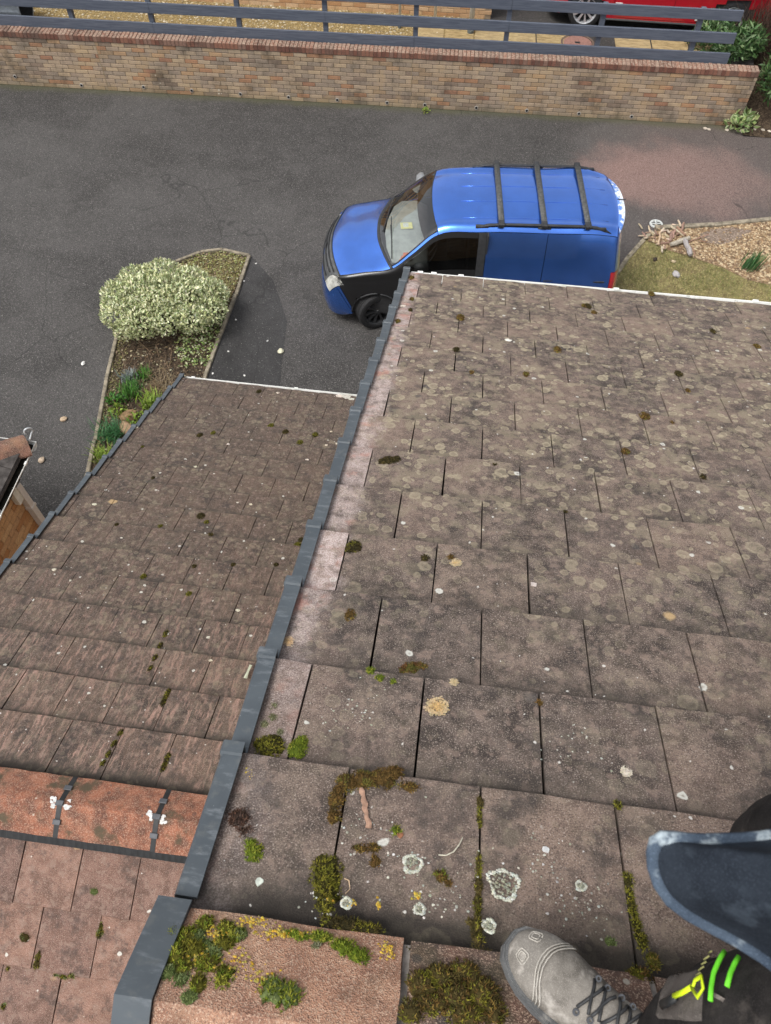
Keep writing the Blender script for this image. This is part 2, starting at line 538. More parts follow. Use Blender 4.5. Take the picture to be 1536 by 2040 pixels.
def make_brick(name, var=0.0):
    n = NT(name)
    c = n.attr()
    P = n.pos
    c = n.mix(1.0, c, n.mix(n.mr(n.noise(90, 4), 0.3, 0.7), (0.78, 0.78, 0.78), (1.16, 1.16, 1.16)), 'MULTIPLY')
    st = n.noise(1.3, 6, n.mapv(P, scale=(1.3, 1, 0.9)), 0.7)
    c = n.mix(n.math('MULTIPLY', n.mr(st, 0.46, 0.70), 0.66), c, (0.060, 0.052, 0.042))
    c = n.mix(n.math('MULTIPLY', n.mr(st, 0.47, 0.36), 0.35), c, (0.46, 0.32, 0.17))
    h = n.sep(P)[2]
    low = n.mr(n.math('ADD', h, n.math('MULTIPLY', n.noise(4, 5), 0.3)), ZG + 0.34, ZG + 0.05)
    c = n.mix(n.math('MULTIPLY', low, 0.45), c, (0.15, 0.14, 0.075))
    f, r = mask_disc(n, 16, 0.05, 0.33, n.mapv(P, loc=(2, 2, 2)), 0.22, 0.1, 20, 0.05)
    salt = n.math('MULTIPLY', n.mr(n.noise(1.1, 3, n.mapv(P, loc=(4, 4, 4))), 0.5, 0.62), n.mr(h, ZG + 0.55, ZG + 0.2))
    c = n.mix(n.math('MULTIPLY', f, n.math('MULTIPLY', salt, 0.8)), c, (0.60, 0.55, 0.45))
    n.bump(n.noise(150, 4), 0.4, 0.004)
    return n.done(c, 0.92, 0.15)
M['brick'] = make_brick('buff_brick')
M['brick_clean'] = attr_mat('pale_orange_brick', 0.9, 0.15, 0.2, 60)
M['wall_mortar'] = plain('wall_mortar', (0.13, 0.112, 0.088), 0.95, 0.1, 0.4, 15)
M['paver'] = None
def make_paver():
    n = NT('riven_paving')
    sv = n.mapv(n.pos, scale=(3, 16, 3))
    c = n.mix(n.mr(n.noise(2.2, 6, sv, 0.65), 0.38, 0.62), (0.21, 0.145, 0.06), (0.42, 0.315, 0.155))
    c = n.mix(n.math('MULTIPLY', n.mr(n.noise(8, 5), 0.55, 0.7), 0.5), c, (0.12, 0.10, 0.06))
    c = n.mix(n.rnd(), c, n.mix(0.35, c, (0.5, 0.42, 0.27)))
    n.bump(n.noise(12, 5, sv), 0.6, 0.02)
    return n.done(c, 0.9, 0.2)
M['paver'] = make_paver()
def make_fence_paint():
    n = NT('slate_blue_paint')
    sv = n.mapv(n.pos, scale=(1.2, 20, 26))
    g = n.noise(2.0, 6, sv, 0.6, 0.6)
    c = n.mix(n.mr(g, 0.36, 0.66), (0.075, 0.088, 0.118), (0.112, 0.128, 0.162))
    f, r = mask_disc(n, 3.2, 0.03, 0.12, n.pos, 0.22, 0.05)
    c = n.mix(n.math('MULTIPLY', f, 0.4), c, (0.055, 0.062, 0.085))
    return n.done(c, 0.65, 0.3)
M['fence'] = make_fence_paint()

# ================================================================== ground
def sheet(name, pts, z, mat, kind='structure', sub=0):
    me = bpy.data.meshes.new(name)
    me.from_pydata([(p[0], p[1], z) for p in pts], [], [tuple(range(len(pts)))])
    fix(me)
    if me.polygons[0].normal.z < 0:
        me.flip_normals()
    o = link(name, me, mat)
    o['kind'] = kind
    return o
sheet('driveway', [(-90, -60), (90, -60), (90, 120), (-90, 120)], ZG, M['asphalt'])
G = lambda x, y: at(x, y, ZG)

# planted island between the two drives
bed_px = [(497, 512), (445, 500), (400, 505), (352, 524), (270, 600), (236, 665), (214, 760), (190, 880), (176, 945), (150, 1060)]
bed_r = [(497, 512), (470, 590), (440, 668), (410, 752), (385, 825)]
bed_l = [G(*p) for p in bed_px]
bed_rr = [G(*p) for p in bed_r]
bed_poly = bed_l + list(reversed(bed_rr[1:]))
sheet('planting_bed', bed_poly, ZG + 0.012, M['soil'])
patch_px = [(500, 510), (545, 560), (572, 640), (562, 715), (556, 790), (560, 830), (385, 830), (410, 752), (440, 668), (470, 590)]
sheet('tarmac_patch', [G(*p) for p in patch_px], ZG + 0.005, M['asphalt_patch'])
# mossy corner of the island, and its leaf litter
mz = [G(*p) for p in ((490, 517), (445, 505), (400, 512), (360, 530), (330, 600), (445, 620), (465, 585))]
sheet('mossy_corner', mz, ZG + 0.018, M['mossy_soil'])
def edging(points, label, wd=0.055, ht=0.05, seg=0.9, where=''):
    """concrete edging stones laid end to end, one thing with a stone per piece"""
    t = thing('edging_kerb', label, 'kerb', (points[0][0], points[0][1], ZG))
    base = Vector((points[0][0], points[0][1], ZG))
    rng = random.Random(len(points) * 3 + int(points[0][0] * 10))
    for a, b in zip(points[:-1], points[1:]):
        a, b = Vector((a[0], a[1], 0)), Vector((b[0], b[1], 0))
        L = (b - a).length
        k = max(1, int(round(L / seg)))
        d = (b - a).normalized()
        for i in range(k):
            p = a + (b - a) * (i / k)
            ang = math.atan2(d.y, d.x) + rng.uniform(-0.012, 0.012)
            mb = MB()
            mb.box((0.004, -wd / 2, -0.03), (L / k - 0.004, wd / 2, ht + rng.uniform(-0.01, 0.008)), bev=0.008)
            o = mb.build('edging_stone', M['concrete'], t)
            o.location = (p.x - base.x, p.y - base.y, 0)
            o.rotation_euler = (0, 0, ang)
    return t
edging([bed_l[5], bed_l[6], bed_l[7], bed_l[8], bed_l[9]], 'mossy concrete edging along the left side of the planted island')
edging(bed_rr, 'thin concrete edging along the right side of the planted island')
edging([bed_l[0], bed_l[1], bed_l[2], bed_l[3], bed_l[4]], 'overgrown curved edging at the far tip of the planted island', seg=0.5)

# lawn corner, bark bed and bare patch to the right of the van
kA, kB, kC = G(1304, 458), G(1536, 441), G(1700, 430)
lawn = [G(1285, 470), G(1252, 508), G(1228, 548), G(1200, 590), G(1180, 640), G(1800, 660), G(1800, 470), kC, kB, G(1312, 456)]
sheet('lawn', lawn, ZG + 0.008, M['turf'])
bark = [G(1290, 480), G(1305, 462), kB, kC, G(1800, 470), G(1800, 600), G(1536, 570), G(1490, 560), G(1440, 535), G(1400, 522), G(1372, 512), G(1330, 500)]
sheet('bark_bed', bark, ZG + 0.020, M['bark'])
bare = [G(1392, 470), G(1410, 460), G(1460, 455), G(1500, 462), G(1476, 478), G(1440, 490), G(1400, 486)]
sheet('bare_earth', bare, ZG + 0.026, make_soil('bare_earth', (0.14, 0.105, 0.08), (0.25, 0.195, 0.155), 12))
edging([kA, G(1420, 452), kB, kC], 'low concrete kerb between the drive and the bark bed', wd=0.09, ht=0.07)
edging([G(1300, 462), G(1283, 478), G(1252, 512), G(1228, 548)], 'short slanting concrete kerb beside the heap of sticks', wd=0.075, ht=0.035)

# ================================================================== garden wall with a fence on it
WL, WR = Vector((-9.944, 14.382)), Vector((5.133, 14.931))
WYAW = math.atan2(WR.y - WL.y, WR.x - WL.x)
WLEN = (WR - WL).length
WX0 = -2.4
YZ = 0.90                                # yard behind stands this much above the drive
wall = thing('garden_wall', 'long buff brick retaining wall with a red brick coping beyond the van', 'wall', (WL.x, WL.y, ZG), WYAW)
CH = 0.0785
NC = 12
BL = 0.258
PAL = [(0.41, 0.315, 0.20), (0.47, 0.37, 0.245), (0.36, 0.295, 0.21), (0.50, 0.39, 0.245), (0.38, 0.28, 0.17), (0.43, 0.25, 0.14), (0.33, 0.27, 0.195), (0.41, 0.325, 0.225), (0.29, 0.225, 0.16), (0.47, 0.32, 0.18), (0.36, 0.205, 0.125), (0.43, 0.345, 0.23)]
PAL = [(r_ * 0.90, g_ * 0.87, b_ * 0.92) for r_, g_, b_ in PAL]
mb = MB()
mb.box((WX0, 0.012, -0.3), (WLEN - 0.012, 0.205, NC * CH - 0.002))
mb.build('mortar_core', M['wall_mortar'], wall)
rng = random.Random(3)
bmesh_cache = {}
def brick_mesh(w, h, dep, ci, tag_='b', pal=PAL):
    k = (round(w, 3), round(h, 3), round(dep, 3), ci, tag_)
    if k not in bmesh_cache:
        q = MB()
        q.box((0, 0, 0), (w, dep, h), bev=0.004, col=pal[ci])
        bmesh_cache[k] = q.mesh('brick')
    return bmesh_cache[k]
cells = []
for r_ in range(NC):
    off = (r_ % 2) * BL / 2
    x = WX0 + off - BL
    while x < WLEN:
        a, b = max(x, WX0) + 0.005, min(x + BL, WLEN) - 0.005
        if b - a > 0.04:
            cells.append((a, b, r_))
        x += BL
JOINTS = (2.31, 8.55)
out = []
for a, b, r_ in cells:
    cut = False
    for j in JOINTS:
        if a < j - 0.006 < b - 0.02 and a < j - 0.02:
            out.append((a, j - 0.008, r_))
            if b - j > 0.03:
                out.append((j + 0.008, b, r_))
            cut = True
    if not cut:
        out.append((a, b, r_))
cells = out
# the 300 that show largest (nearest, right-hand bricks) are single pieces; the rest one joined part
cells.sort(key=lambda c: -c[0])
rest = MB()
for i, (a, b, r_) in enumerate(cells):
    ci = rng.choices(range(len(PAL)), weights=[10, 9, 9, 5, 6, 3, 7, 9, 5, 3, 2, 8])[0]
    jy = rng.uniform(-0.003, 0.003)
    z0 = r_ * CH + 0.005
    if i < 296:
        o = link('brick', brick_mesh(b - a, CH - 0.010, 0.1, ci), M['brick'], wall)
        o.location = (a, jy, z0)
    else:
        rest.box((a, jy, z0), (b, 0.1, z0 + CH - 0.010), col=PAL[ci], bev=0.004)
ob = rest.build('bricks', M['brick'], wall)
ob['kind'] = 'stuff'
# movement joints
for j in JOINTS:
    q = MB()
    q.box((j - 0.008, 0.004, 0), (j + 0.008, 0.05, NC * CH + 0.1))
    q.build('movement_joint', plain('sealant', (0.27, 0.21, 0.13), 0.8, 0.2), wall)
# coping: bricks on edge, each its own piece
RPAL = [(0.20, 0.095, 0.068), (0.235, 0.115, 0.082), (0.165, 0.078, 0.058), (0.24, 0.145, 0.11), (0.18, 0.105, 0.08), (0.26, 0.13, 0.09)]
def make_coping():
    n = NT('red_coping')
    c = n.attr()
    nz = n.sep(n.new('ShaderNodeNewGeometry').outputs['Normal'])[2]
    c = n.mix(1.0, c, n.mix(n.mr(n.noise(80, 4), 0.3, 0.7), (0.7, 0.7, 0.7), (1.2, 1.2, 1.2)), 'MULTIPLY')
    t = n.math('MULTIPLY', n.mr(n.noise(26, 5), 0.36, 0.62), n.mr(nz, 0.4, 0.9))
    c = n.mix(n.math('MULTIPLY', t, 0.85), c, (0.34, 0.265, 0.205))
    f, r = mask_disc(n, 20, 0.05, 0.34, n.pos, 0.32, 0.08, 30, 0.02)
    c = n.mix(n.math('MULTIPLY', n.math('MULTIPLY', f, n.mr(nz, 0.4, 0.9)), 0.75), c, (0.50, 0.43, 0.33))
    c = n.mix(n.math('MULTIPLY', n.mr(n.noise(2.2, 5), 0.5, 0.66), 0.6), c, (0.085, 0.06, 0.05))
    n.bump(n.noise(150, 4), 0.4, 0.004)
    return n.done(c, 0.92, 0.15)
M['coping'] = make_coping()
CW = 0.0775
k = 0
x = WX0
ncop = int((WLEN - WX0) / CW)
rest = MB()
for i in range(ncop):
    xx = WLEN - (i + 1) * CW
    ci = rng.randrange(len(RPAL))
    jz = rng.uniform(-0.004, 0.004)
    if i < 206:
        kk = ('cop', ci)
        if kk not in bmesh_cache:
            q = MB()
            q.box((0, 0, 0), (CW - 0.008, 0.236, 0.106), bev=0.006, col=RPAL[ci])
            bmesh_cache[kk] = q.mesh('coping_brick')
        o = link('coping_brick', bmesh_cache[kk], M['coping'], wall)
        o.location = (xx + 0.004, -0.012 + rng.uniform(-0.004, 0.004), NC * CH + 0.006 + jz)
    else:
        rest.box((xx + 0.004, -0.012, NC * CH + 0.006), (xx + CW - 0.004, 0.224, NC * CH + 0.112), col=RPAL[ci], bev=0.006)
if rest.v:
    o = rest.build('coping_bricks', M['coping'], wall)
    o['kind'] = 'stuff'
q = MB()
q.box((WX0, -0.004, NC * CH - 0.001), (WLEN - 0.01, 0.216, NC * CH + 0.098))
q.build('coping_mortar', M['wall_mortar'], wall)
# weep pipes
for pxp in ((30, 152), (163, 171), (286, 173), (382, 180), (479, 187), (575, 194), (672, 201), (771, 208), (846, 215), (948, 222), (1048, 229), (1151, 236), (1255, 243)):
    d = ray(*pxp)
    nrm = np.array([-math.sin(WYAW), math.cos(WYAW), 0])
    s_ = nrm @ (np.array([WL.x, WL.y, 0]) - CAMP) / (nrm @ d)
    P = CAMP + s_ * d
    lx = (P[0] - WL.x) * math.cos(WYAW) + (P[1] - WL.y) * math.sin(WYAW)
    q = MB()
    Mx = Matrix.Translation((lx, 0.05, clampf(P[2] - ZG, 0.08, 0.2))) @ Matrix.Rotation(R(90), 4, 'X')
    q.lathe([(0.030, 0.06), (0.034, 0.062), (0.034, 0.0), (0.026, 0.0)], 12, Mx)
    q.lathe([(0.027, 0.062), (0.027, 0.058), (0.0005, 0.02)], 12, Mx)
    w_ = MB()
    w_.lathe([(0.036, 0.0), (0.036, 0.064), (0.026, 0.066), (0.025, 0.01)], 12, Mx)
    o = w_.build('weep_pipe', plain('weep_grey', (0.36, 0.34, 0.31), 0.8, 0.2) if 'weep_grey' not in bpy.data.materials else bpy.data.materials['weep_grey'], wall)
    h_ = MB()
    h_.lathe([(0.0255, 0.060), (0.0005, 0.0601)], 12, Mx)
    h_.build('pipe_hole', M['underlay'], o)

# fence of three rails on posts behind the wall
fence = thing('rail_fence', 'slate blue three rail wooden fence standing behind the brick wall', 'fence', (WL.x, WL.y, ZG), WYAW)
for x in (0.15, 1.84, 3.44, 5.165, 6.85, 8.58, 10.31, 12.03, 13.79):
    q = MB()
    q.box((x - 0.045, 0.312, 0.6), (x + 0.045, 0.40, 1.93), bev=0.006)
    q.build('post', M['fence'], fence)
rails = ((1.02, 1.215, (WX0, 3.46, 8.56, 14.52)), (1.385, 1.57, (WX0, 3.46, 6.86, 10.33, 14.50)), (1.765, 1.945, (WX0, 5.18, 10.33, 14.48)))
for zb, zt, xs in rails:
    for a, b in zip(xs[:-1], xs[1:]):
        q = MB()
        q.box((a + 0.002, 0.268, zb), (b - 0.002, 0.308, zt), bev=0.005)
        o = q.build('rail', M['fence'], fence)
        o.rotation_euler = (0, 0, random.uniform(-0.0008, 0.0008))

# ================================================================== yard behind the wall
def WP(x, y):            # wall frame -> world xy
    c, s_ = math.cos(WYAW), math.sin(WYAW)
    return Vector((WL.x + x * c - y * s_, WL.y + x * s_ + y * c))
ZY = ZG + YZ
q = MB()
q.prism([WP(-14, 0.207), WP(WLEN - 0.02, 0.207), WP(WLEN + 0.3, 2.2), WP(WLEN + 16, 9), WP(WLEN + 16, 60), WP(-14, 60)], ZG - 0.2, ZY)
structure(q.build('yard', M['yard_tarmac']))
sheet('gravel_strip', [WP(-14, 0.23), WP(9.9, 0.23), WP(9.9, 2.2), WP(-14, 2.2)], ZY + 0.006, M['yard_gravel'])
sheet('damp_strip', [WP(-14, 0.24), WP(9.0, 0.24), WP(8.0, 0.62), WP(4.0, 0.75), WP(-14, 0.70)], ZY + 0.011, make_soil('damp_strip', (0.10, 0.075, 0.035), (0.19, 0.145, 0.075), 6))
def pebbles(name, n, region, z, smin, smax, cols, label, cat, seed, zj=0.0):
    rr = random.Random(seed)
    q = MB()
    for _ in range(n):
        x, y = region(rr)
        s_ = rr.uniform(smin, smax)
        a = rr.uniform(0, 6.28)
        ex, ey, ez = s_ * rr.uniform(0.7, 1.3), s_ * rr.uniform(0.5, 1.0), s_ * rr.uniform(0.35, 0.7)
        ca, sa = math.cos(a), math.sin(a)
        c = rr.choice(cols)
        k = rr.uniform(0.7, 1.2)
        c = (c[0] * k, c[1] * k, c[2] * k)
        zz = z + rr.uniform(0, zj)
        v = []
        for dx, dy in ((1, 0.3), (0.2, 1), (-1, 0.4), (-0.4, -1), (0.7, -0.8)):
            v.append((x + dx * ex * ca - dy * ey * sa, y + dx * ex * sa + dy * ey * ca, zz + ez * 0.2))
        v.append((x + rr.uniform(-.2, .2) * ex, y + rr.uniform(-.2, .2) * ey, zz + ez))
        q.add(v, [(i, (i + 1) % 5, 5) for i in range(5)], c)
    o = q.build(name, M['pebble'], recalc=False)
    tag(o, label, cat, None, 'stuff')
    return o
M['pebble'] = attr_mat('pebble', 0.85, 0.2, 0.3, 90)
pebbles('gravel', 5200, lambda r: tuple(WP(r.uniform(-1.2, 9.6), 0.45 + 1.75 * r.random() ** 0.75)), ZY + 0.008, 0.012, 0.030, [(0.42, 0.33, 0.17), (0.50, 0.42, 0.26), (0.33, 0.25, 0.12), (0.58, 0.52, 0.40), (0.25, 0.19, 0.10)], 'pale yellow gravel in the strip behind the fence', 'gravel', 5)
# riven paving slabs
slab_x = [8.9, 9.55, 10.15, 10.75, 11.35]
pav = thing('paving', 'row of yellow riven paving slabs behind the fence', 'paving', (WL.x, WL.y, ZY), WYAW)
xs = [8.55, 9.12, 9.72, 10.33, 10.95, 11.62, 12.50, 13.22, 13.95, 14.6]
for i, (a, b) in enumerate(zip(xs[:-1], xs[1:])):
    if i == 5:
        q = MB()
        q.box((a + 0.01, 0.50, 0), (b - 0.01, 0.66, 0.016), bev=0.006)
        q.build('slab', M['paver'], pav)
        continue
    q = MB()
    q.box((a + 0.012, 0.72, 0), (b - 0.012, 1.38 + random.uniform(-0.03, 0.03), 0.016 + random.uniform(0, 0.008)), bev=0.006)
    q.build('slab', M['paver'], pav)
mhp = at(1150, 87, ZY)
mh = thing('manhole_cover', 'round pinkish iron manhole cover among the yellow slabs', 'manhole cover', (mhp.x, mhp.y, ZY))
q = MB()
q.lathe([(0.0, 0.020), (0.275, 0.022), (0.285, 0.014), (0.285, 0.0)], 36)
q.build('cover', plain('iron_oxide', (0.25, 0.135, 0.11), 0.8, 0.3, 0.2, 30, bump=0.4), mh)
q = MB()
q.lathe([(0.292, 0.0), (0.292, 0.026), (0.33, 0.026), (0.335, 0.0)], 36)
q.build('frame', plain('iron_frame', (0.13, 0.09, 0.07), 0.85, 0.3), mh)
q = MB()
q.box((-0.05, -0.03, 0.0215), (0.05, 0.03, 0.027), bev=0.002)
q.build('lifting_key', M['black_plastic'], mh)

# house beyond the yard: low strip of its brick wall shows above the rails
hb0, hb1 = at(335, 0, ZY), at(978, 39, ZY)
hyaw = math.atan2(hb1.y - hb0.y, hb1.x - hb0.x)
hlen = (hb1 - hb0).length
farhouse = thing('far_house', 'pale orange brick house standing beyond the gravel strip', 'house', (hb1.x, hb1.y, ZY), hyaw)
q = MB()
q.box((-16, 0.012, -0.1), (-0.012, 6.0, 2.6))
q.build('wall', plain('far_mortar', (0.33, 0.25, 0.17), 0.95, 0.1, 0.2, 8), farhouse)
FP = [(0.50, 0.31, 0.17), (0.56, 0.37, 0.21), (0.47, 0.27, 0.14), (0.60, 0.42, 0.26), (0.52, 0.34, 0.20)]
for r_ in range(8):
    for i in range(32):
        a = -(i + 1) * BL + (r_ % 2) * BL / 2 - BL / 2
        b = min(a + BL, 0)
        if b - a < 0.05:
            continue
        ci = rng.randrange(5)
        o = link('brick', brick_mesh(b - a - 0.01, CH - 0.010, 0.1, ci, 'far', FP), M['brick_clean'], farhouse)
        o.location = (a + 0.005, 0, 0.004 + r_ * CH)
q = MB()
q.box((-8.4, 0.002, 8 * CH), (-0.005, 0.010, 2.6))
q.build('upper_brickwork', plain('far_brick_upper', (0.50, 0.32, 0.18), 0.9, 0.15, 0.2, 6), farhouse)
# white pipes standing in the gravel
for i, (pxp, r_, lab) in enumerate((((796, 56), 0.028, 'thin white plastic pipe, leftmost of three before the orange brick wall'), ((866, 51), 0.030, 'thin white plastic pipe, middle of three before the orange brick wall'), ((937, 67), 0.052, 'thick white plastic pipe with a dark shoe before the orange brick wall'))):
    p = at(pxp[0], pxp[1], ZY)
    t = thing('white_pipe', lab, 'pipe', (p.x, p.y, ZY), 0, 'white pipes before the far house')
    q = MB()
    q.tube([(0, 0, 0.05), (0, 0, 2.4)], r_, 14)
    q.build('pipe', M['upvc'], t, True)
    q = MB()
    q.tube([(0, 0, 0.0), (0, 0, 0.07)], r_ * 1.25, 14)
    q.build('shoe', plain('pipe_shoe%d' % i, (0.12, 0.14, 0.14), 0.6, 0.3), t)

# ================================================================== tiled roofs
TH = R(25.5)
BM = Matrix(((1, 0, 0), (0, math.cos(TH), math.sin(TH)), (0, -math.sin(TH), math.cos(TH)))).to_4x4()   # columns: along eave, down slope, normal
def RP(k, row, n=0.0):
    return (BM @ Vector((k * HALF, row * GAUGE, n)))
LTH, LPS = 0.43167, -0.01008
LO = Vector((-2.06532, 0.66576, -2.46132))
lu = Vector((math.cos(LPS), math.sin(LPS), 0))
ld = Vector((-math.sin(LPS) * math.cos(LTH), math.cos(LPS) * math.cos(LTH), -math.sin(LTH)))
ln = lu.cross(ld)
BLm = Matrix((lu, ld, ln)).transposed().to_4x4()
TILT = math.atan(0.033 / GAUGE)
tile_cache = {}
def tile_mesh(w, mat, var):
    key = (round(w, 3), mat.name, var)
    if key in tile_cache:
        return tile_cache[key]
    rr = random.Random(var * 17 + 5)
    nx = 4
    prof = [(0.0, -0.028), (0.0, -0.006), (-0.005, 0.0), (-0.10, 0.0005), (-0.22, 0.0), (-0.385, 0.0), (-0.385, -0.020)]
    vs, fs = [], []
    m_ = len(prof)
    for i in range(nx + 1):
        x = w * i / nx
        j = rr.uniform(-0.0022, 0.0022)
        for k_, (y, z) in enumerate(prof):
            dy = j if k_ < 3 else 0
            dz = rr.uniform(-0.0012, 0.0012) if k_ in (2, 3, 4) else 0
            if i in (0, nx) and k_ in (2, 3, 4, 5):
                dz -= 0.0022
            vs.append((x, y + dy, z + dz))
    for i in range(nx):
        for k_ in range(m_ - 1):
            a, b = i * m_ + k_, (i + 1) * m_ + k_
            fs.append((a, b, b + 1, a + 1))
    fs.append(tuple(range(m_)))
    fs.append(tuple(reversed(range(nx * m_, nx * m_ + m_))))
    me = bpy.data.meshes.new('roof_tile')
    me.from_pydata(vs, [], fs)
    fix(me)
    me.materials.append(mat)
    tile_cache[key] = me
    return me
def lay_tiles(parent, base, org, basis, rows, kmin, kmax, parity, mat, seed, row_y=lambda r: r * GAUGE, dn=0.0, edge_mat=None):
    rr = random.Random(seed)
    tilt = Matrix.Rotation(TILT, 4, 'X')
    for r_ in rows:
        j0 = math.floor(kmin)
        ks = [k_ for k_ in range(int(j0), int(kmax) + 3) if (k_ + r_) % 2 == parity and k_ > kmin + 0.15]
        edges = [kmin] + ks
        for a, b in zip(edges[:-1], edges[1:]):
            if a > kmax:
                break
            w_ = (b - a) * HALF - 0.0052
            o = link('roof_tile', tile_mesh(w_, edge_mat if edge_mat and a == kmin and b - a < 1.2 else mat, rr.randrange(4)), None, parent)
            loc = org + (basis @ Vector((a * HALF + 0.0026, row_y(r_) + rr.uniform(-0.003, 0.003), dn + rr.uniform(-0.002, 0.002))))
            jit = Matrix.Rotation(rr.uniform(-0.006, 0.006), 4, 'Z') @ Matrix.Rotation(rr.uniform(-0.004, 0.004), 4, 'Y')
            mm = basis @ tilt @ jit
            o.matrix_local = Matrix.Translation(loc - base) @ mm
def deck(parent, base, org, basis, k0, k1, r0, r1, n0, mat, name='roof'):
    q = MB()
    q.box((k0 * HALF, r0 * GAUGE, n0 - 0.04), (k1 * HALF, r1 * GAUGE, n0), Matrix.Translation(org - base) @ basis)
    return q.build(name, mat, parent)

def verge_unit(len_, w_, h_):
    """dry verge cap: top flange, outer skirt and a flared nose at the low end"""
    q = MB()
    # cross-section polygon in (x, z), x to the right; extruded along y, slightly narrower at the head
    sec = [(0.0, -h_), (0.0, 0.004), (0.004, 0.010), (w_, 0.010), (w_, 0.004), (0.010, 0.002), (0.008, -h_)]
    ys = [(0.0, 0.0, 0.006), (-0.030, 0.0, 0.006), (-0.034, 0.004, 0.0), (-len_, 0.006, -0.001)]
    vs, fs = [], []
    m_ = len(sec)
    for y, dx, dz in ys:
        for (x, z) in sec:
            vs.append((x + (dx if x < 0.02 else 0), y, z + (dz if z > -0.02 else 0)))
    for i in range(len(ys) - 1):
        for k_ in range(m_):
            j = (k_ + 1) % m_
            fs.append((i * m_ + k_, i * m_ + j, (i + 1) * m_ + j, (i + 1) * m_ + k_))
    fs.append(tuple(range(m_)))
    fs.append(tuple(reversed(range((len(ys) - 1) * m_, len(ys) * m_))))
    q.add(vs, fs)
    # closed nose
    q.box((0.001, -0.006, -h_ + 0.01), (w_ - 0.001, -0.001, 0.004))
    me = q.mesh('verge_cap')
    me.materials.append(M['verge'])
    return me

def gable_walls(parent, base, x0, x1, yf, yb, zf, zb, ridge_y, ridge_z, mat):
    q = MB()
    prof = [(yf, ZG), (yf, zf), (ridge_y, ridge_z), (yb, zb), (yb, ZG)]
    vs = [(x0 - base.x, y - base.y, z - base.z) for y, z in prof] + [(x1 - base.x, y - base.y, z - base.z) for y, z in prof]
    n = 5
    fs = [tuple(range(n)), tuple(reversed(range(n, 2 * n)))] + [(i, (i + 1) % n, n + (i + 1) % n, n + i) for i in range(n)]
    q.add(vs, fs)
    return q.build('wall', mat, parent)
def make_housebrick():
    n = NT('house_brick')
    t = n.new('ShaderNodeTexBrick')
    t.inputs['Color1'].default_value = (0.40, 0.25, 0.14, 1)
    t.inputs['Color2'].default_value = (0.52, 0.36, 0.21, 1)
    t.inputs['Mortar'].default_value = (0.36, 0.30, 0.22, 1)
    t.inputs['Scale'].default_value = 1.0
    t.inputs['Brick Width'].default_value = 0.225
    t.inputs['Row Height'].default_value = 0.075
    t.inputs['Mortar Size'].default_value = 0.006
    s_ = n.sep(n.pos)
    cb = n.new('ShaderNodeCombineXYZ')
    n.set(cb.inputs[0], n.math('ADD', s_[0], s_[1]))
    n.set(cb.inputs[1], s_[2])
    n.t.links.new(cb.outputs[0], t.inputs['Vector'])
    c = n.mix(n.math('MULTIPLY', n.mr(n.noise(2, 5), 0.4, 0.7), 0.3), t.outputs['Color'], (0.25, 0.18, 0.11))
    return n.done(c, 0.9, 0.15)
M['housebrick'] = make_housebrick()

# ---- the large roof
HB = Vector((1.5, 1.5, ZG))
house = thing('house', 'house under the large lichen spotted concrete tile roof, nearest the camera', 'house', HB)
KV = -2.62                                      # tiles stop under the verge caps
roof = deck(house, HB, Vector((0, 0, 0)), BM, -2.9, 20.5, -1.66, 14.05, -0.095, M['underlay'])
lay_tiles(roof, HB, Vector((0, 0, 0)), BM, range(0, 15), -2.86, 18.5, 1, M['tile_main'], 11, edge_mat=M['tile_verge'])
gable_walls(house, HB, -0.405, 3.05, 3.78, -5.4, RP(0, 0).z - 1.86 - 0.05, -2.6, -0.48, 0.09, M['housebrick'])
# far slope of this roof (runs away behind the camera)
q = MB()
ry, rz = RP(0, -1.66, -0.1).y, RP(0, -1.66, -0.1).z
a_ = Matrix.Translation(Vector((0, ry, rz)) - HB) @ Matrix.Rotation(R(180), 4, 'Z') @ Matrix(((1, 0, 0, 0), (0, math.cos(TH), math.sin(TH), 0), (0, -math.sin(TH), math.cos(TH), 0), (0, 0, 0, 1)))
q.box((-3.0, 0.02, -0.03), (0.42, 5.2, 0.05), a_)
q.build('rear_slope', M['tile_main'], house)
# windows in the front wall (they mirror in the van)
zc_ = -3.6
for x0, x1 in ((0.35, 1.55), (1.95, 2.75)):
    q = MB()
    q.box((x0, 3.775, zc_ - 0.6), (x1, 3.81, zc_ + 0.5))
    o = q.build('window', M['upvc'], house)
    o.location = -HB
    q = MB()
    mid_ = (x0 + x1) / 2
    q.box((x0 + 0.06, 3.812, zc_ - 0.53), (mid_ - 0.03, 3.815, zc_ + 0.43))
    q.box((mid_ + 0.03, 3.812, zc_ - 0.53), (x1 - 0.06, 3.815, zc_ + 0.43))
    p_ = q.build('pane', plain('window_dark', (0.03, 0.035, 0.04), 0.08, 0.6) if 'window_dark' not in bpy.data.materials else bpy.data.materials['window_dark'], o)
# verge caps up the left edge
vme = verge_unit(GAUGE + 0.03, 0.052, 0.105)
for r_ in range(0, 15):
    o = link('verge_cap', vme, None, house)
    row = r_ + (0.12 if r_ == 14 else 0.03)
    o.matrix_local = Matrix.Translation(RP(-2.985, row, 0.012) - HB) @ BM @ Matrix.Rotation(TILT, 4, 'X') @ Matrix.Rotation(random.uniform(-0.008, 0.008), 4, 'Z')
# verge skirt shadow board below
q = MB()
q.box((-2.93 * HALF, -1.6 * GAUGE, -0.16), (-2.72 * HALF, 14.2 * GAUGE, -0.03), Matrix.Translation(-HB) @ BM)
q.build('bargeboard', M['clip_grey'], house)
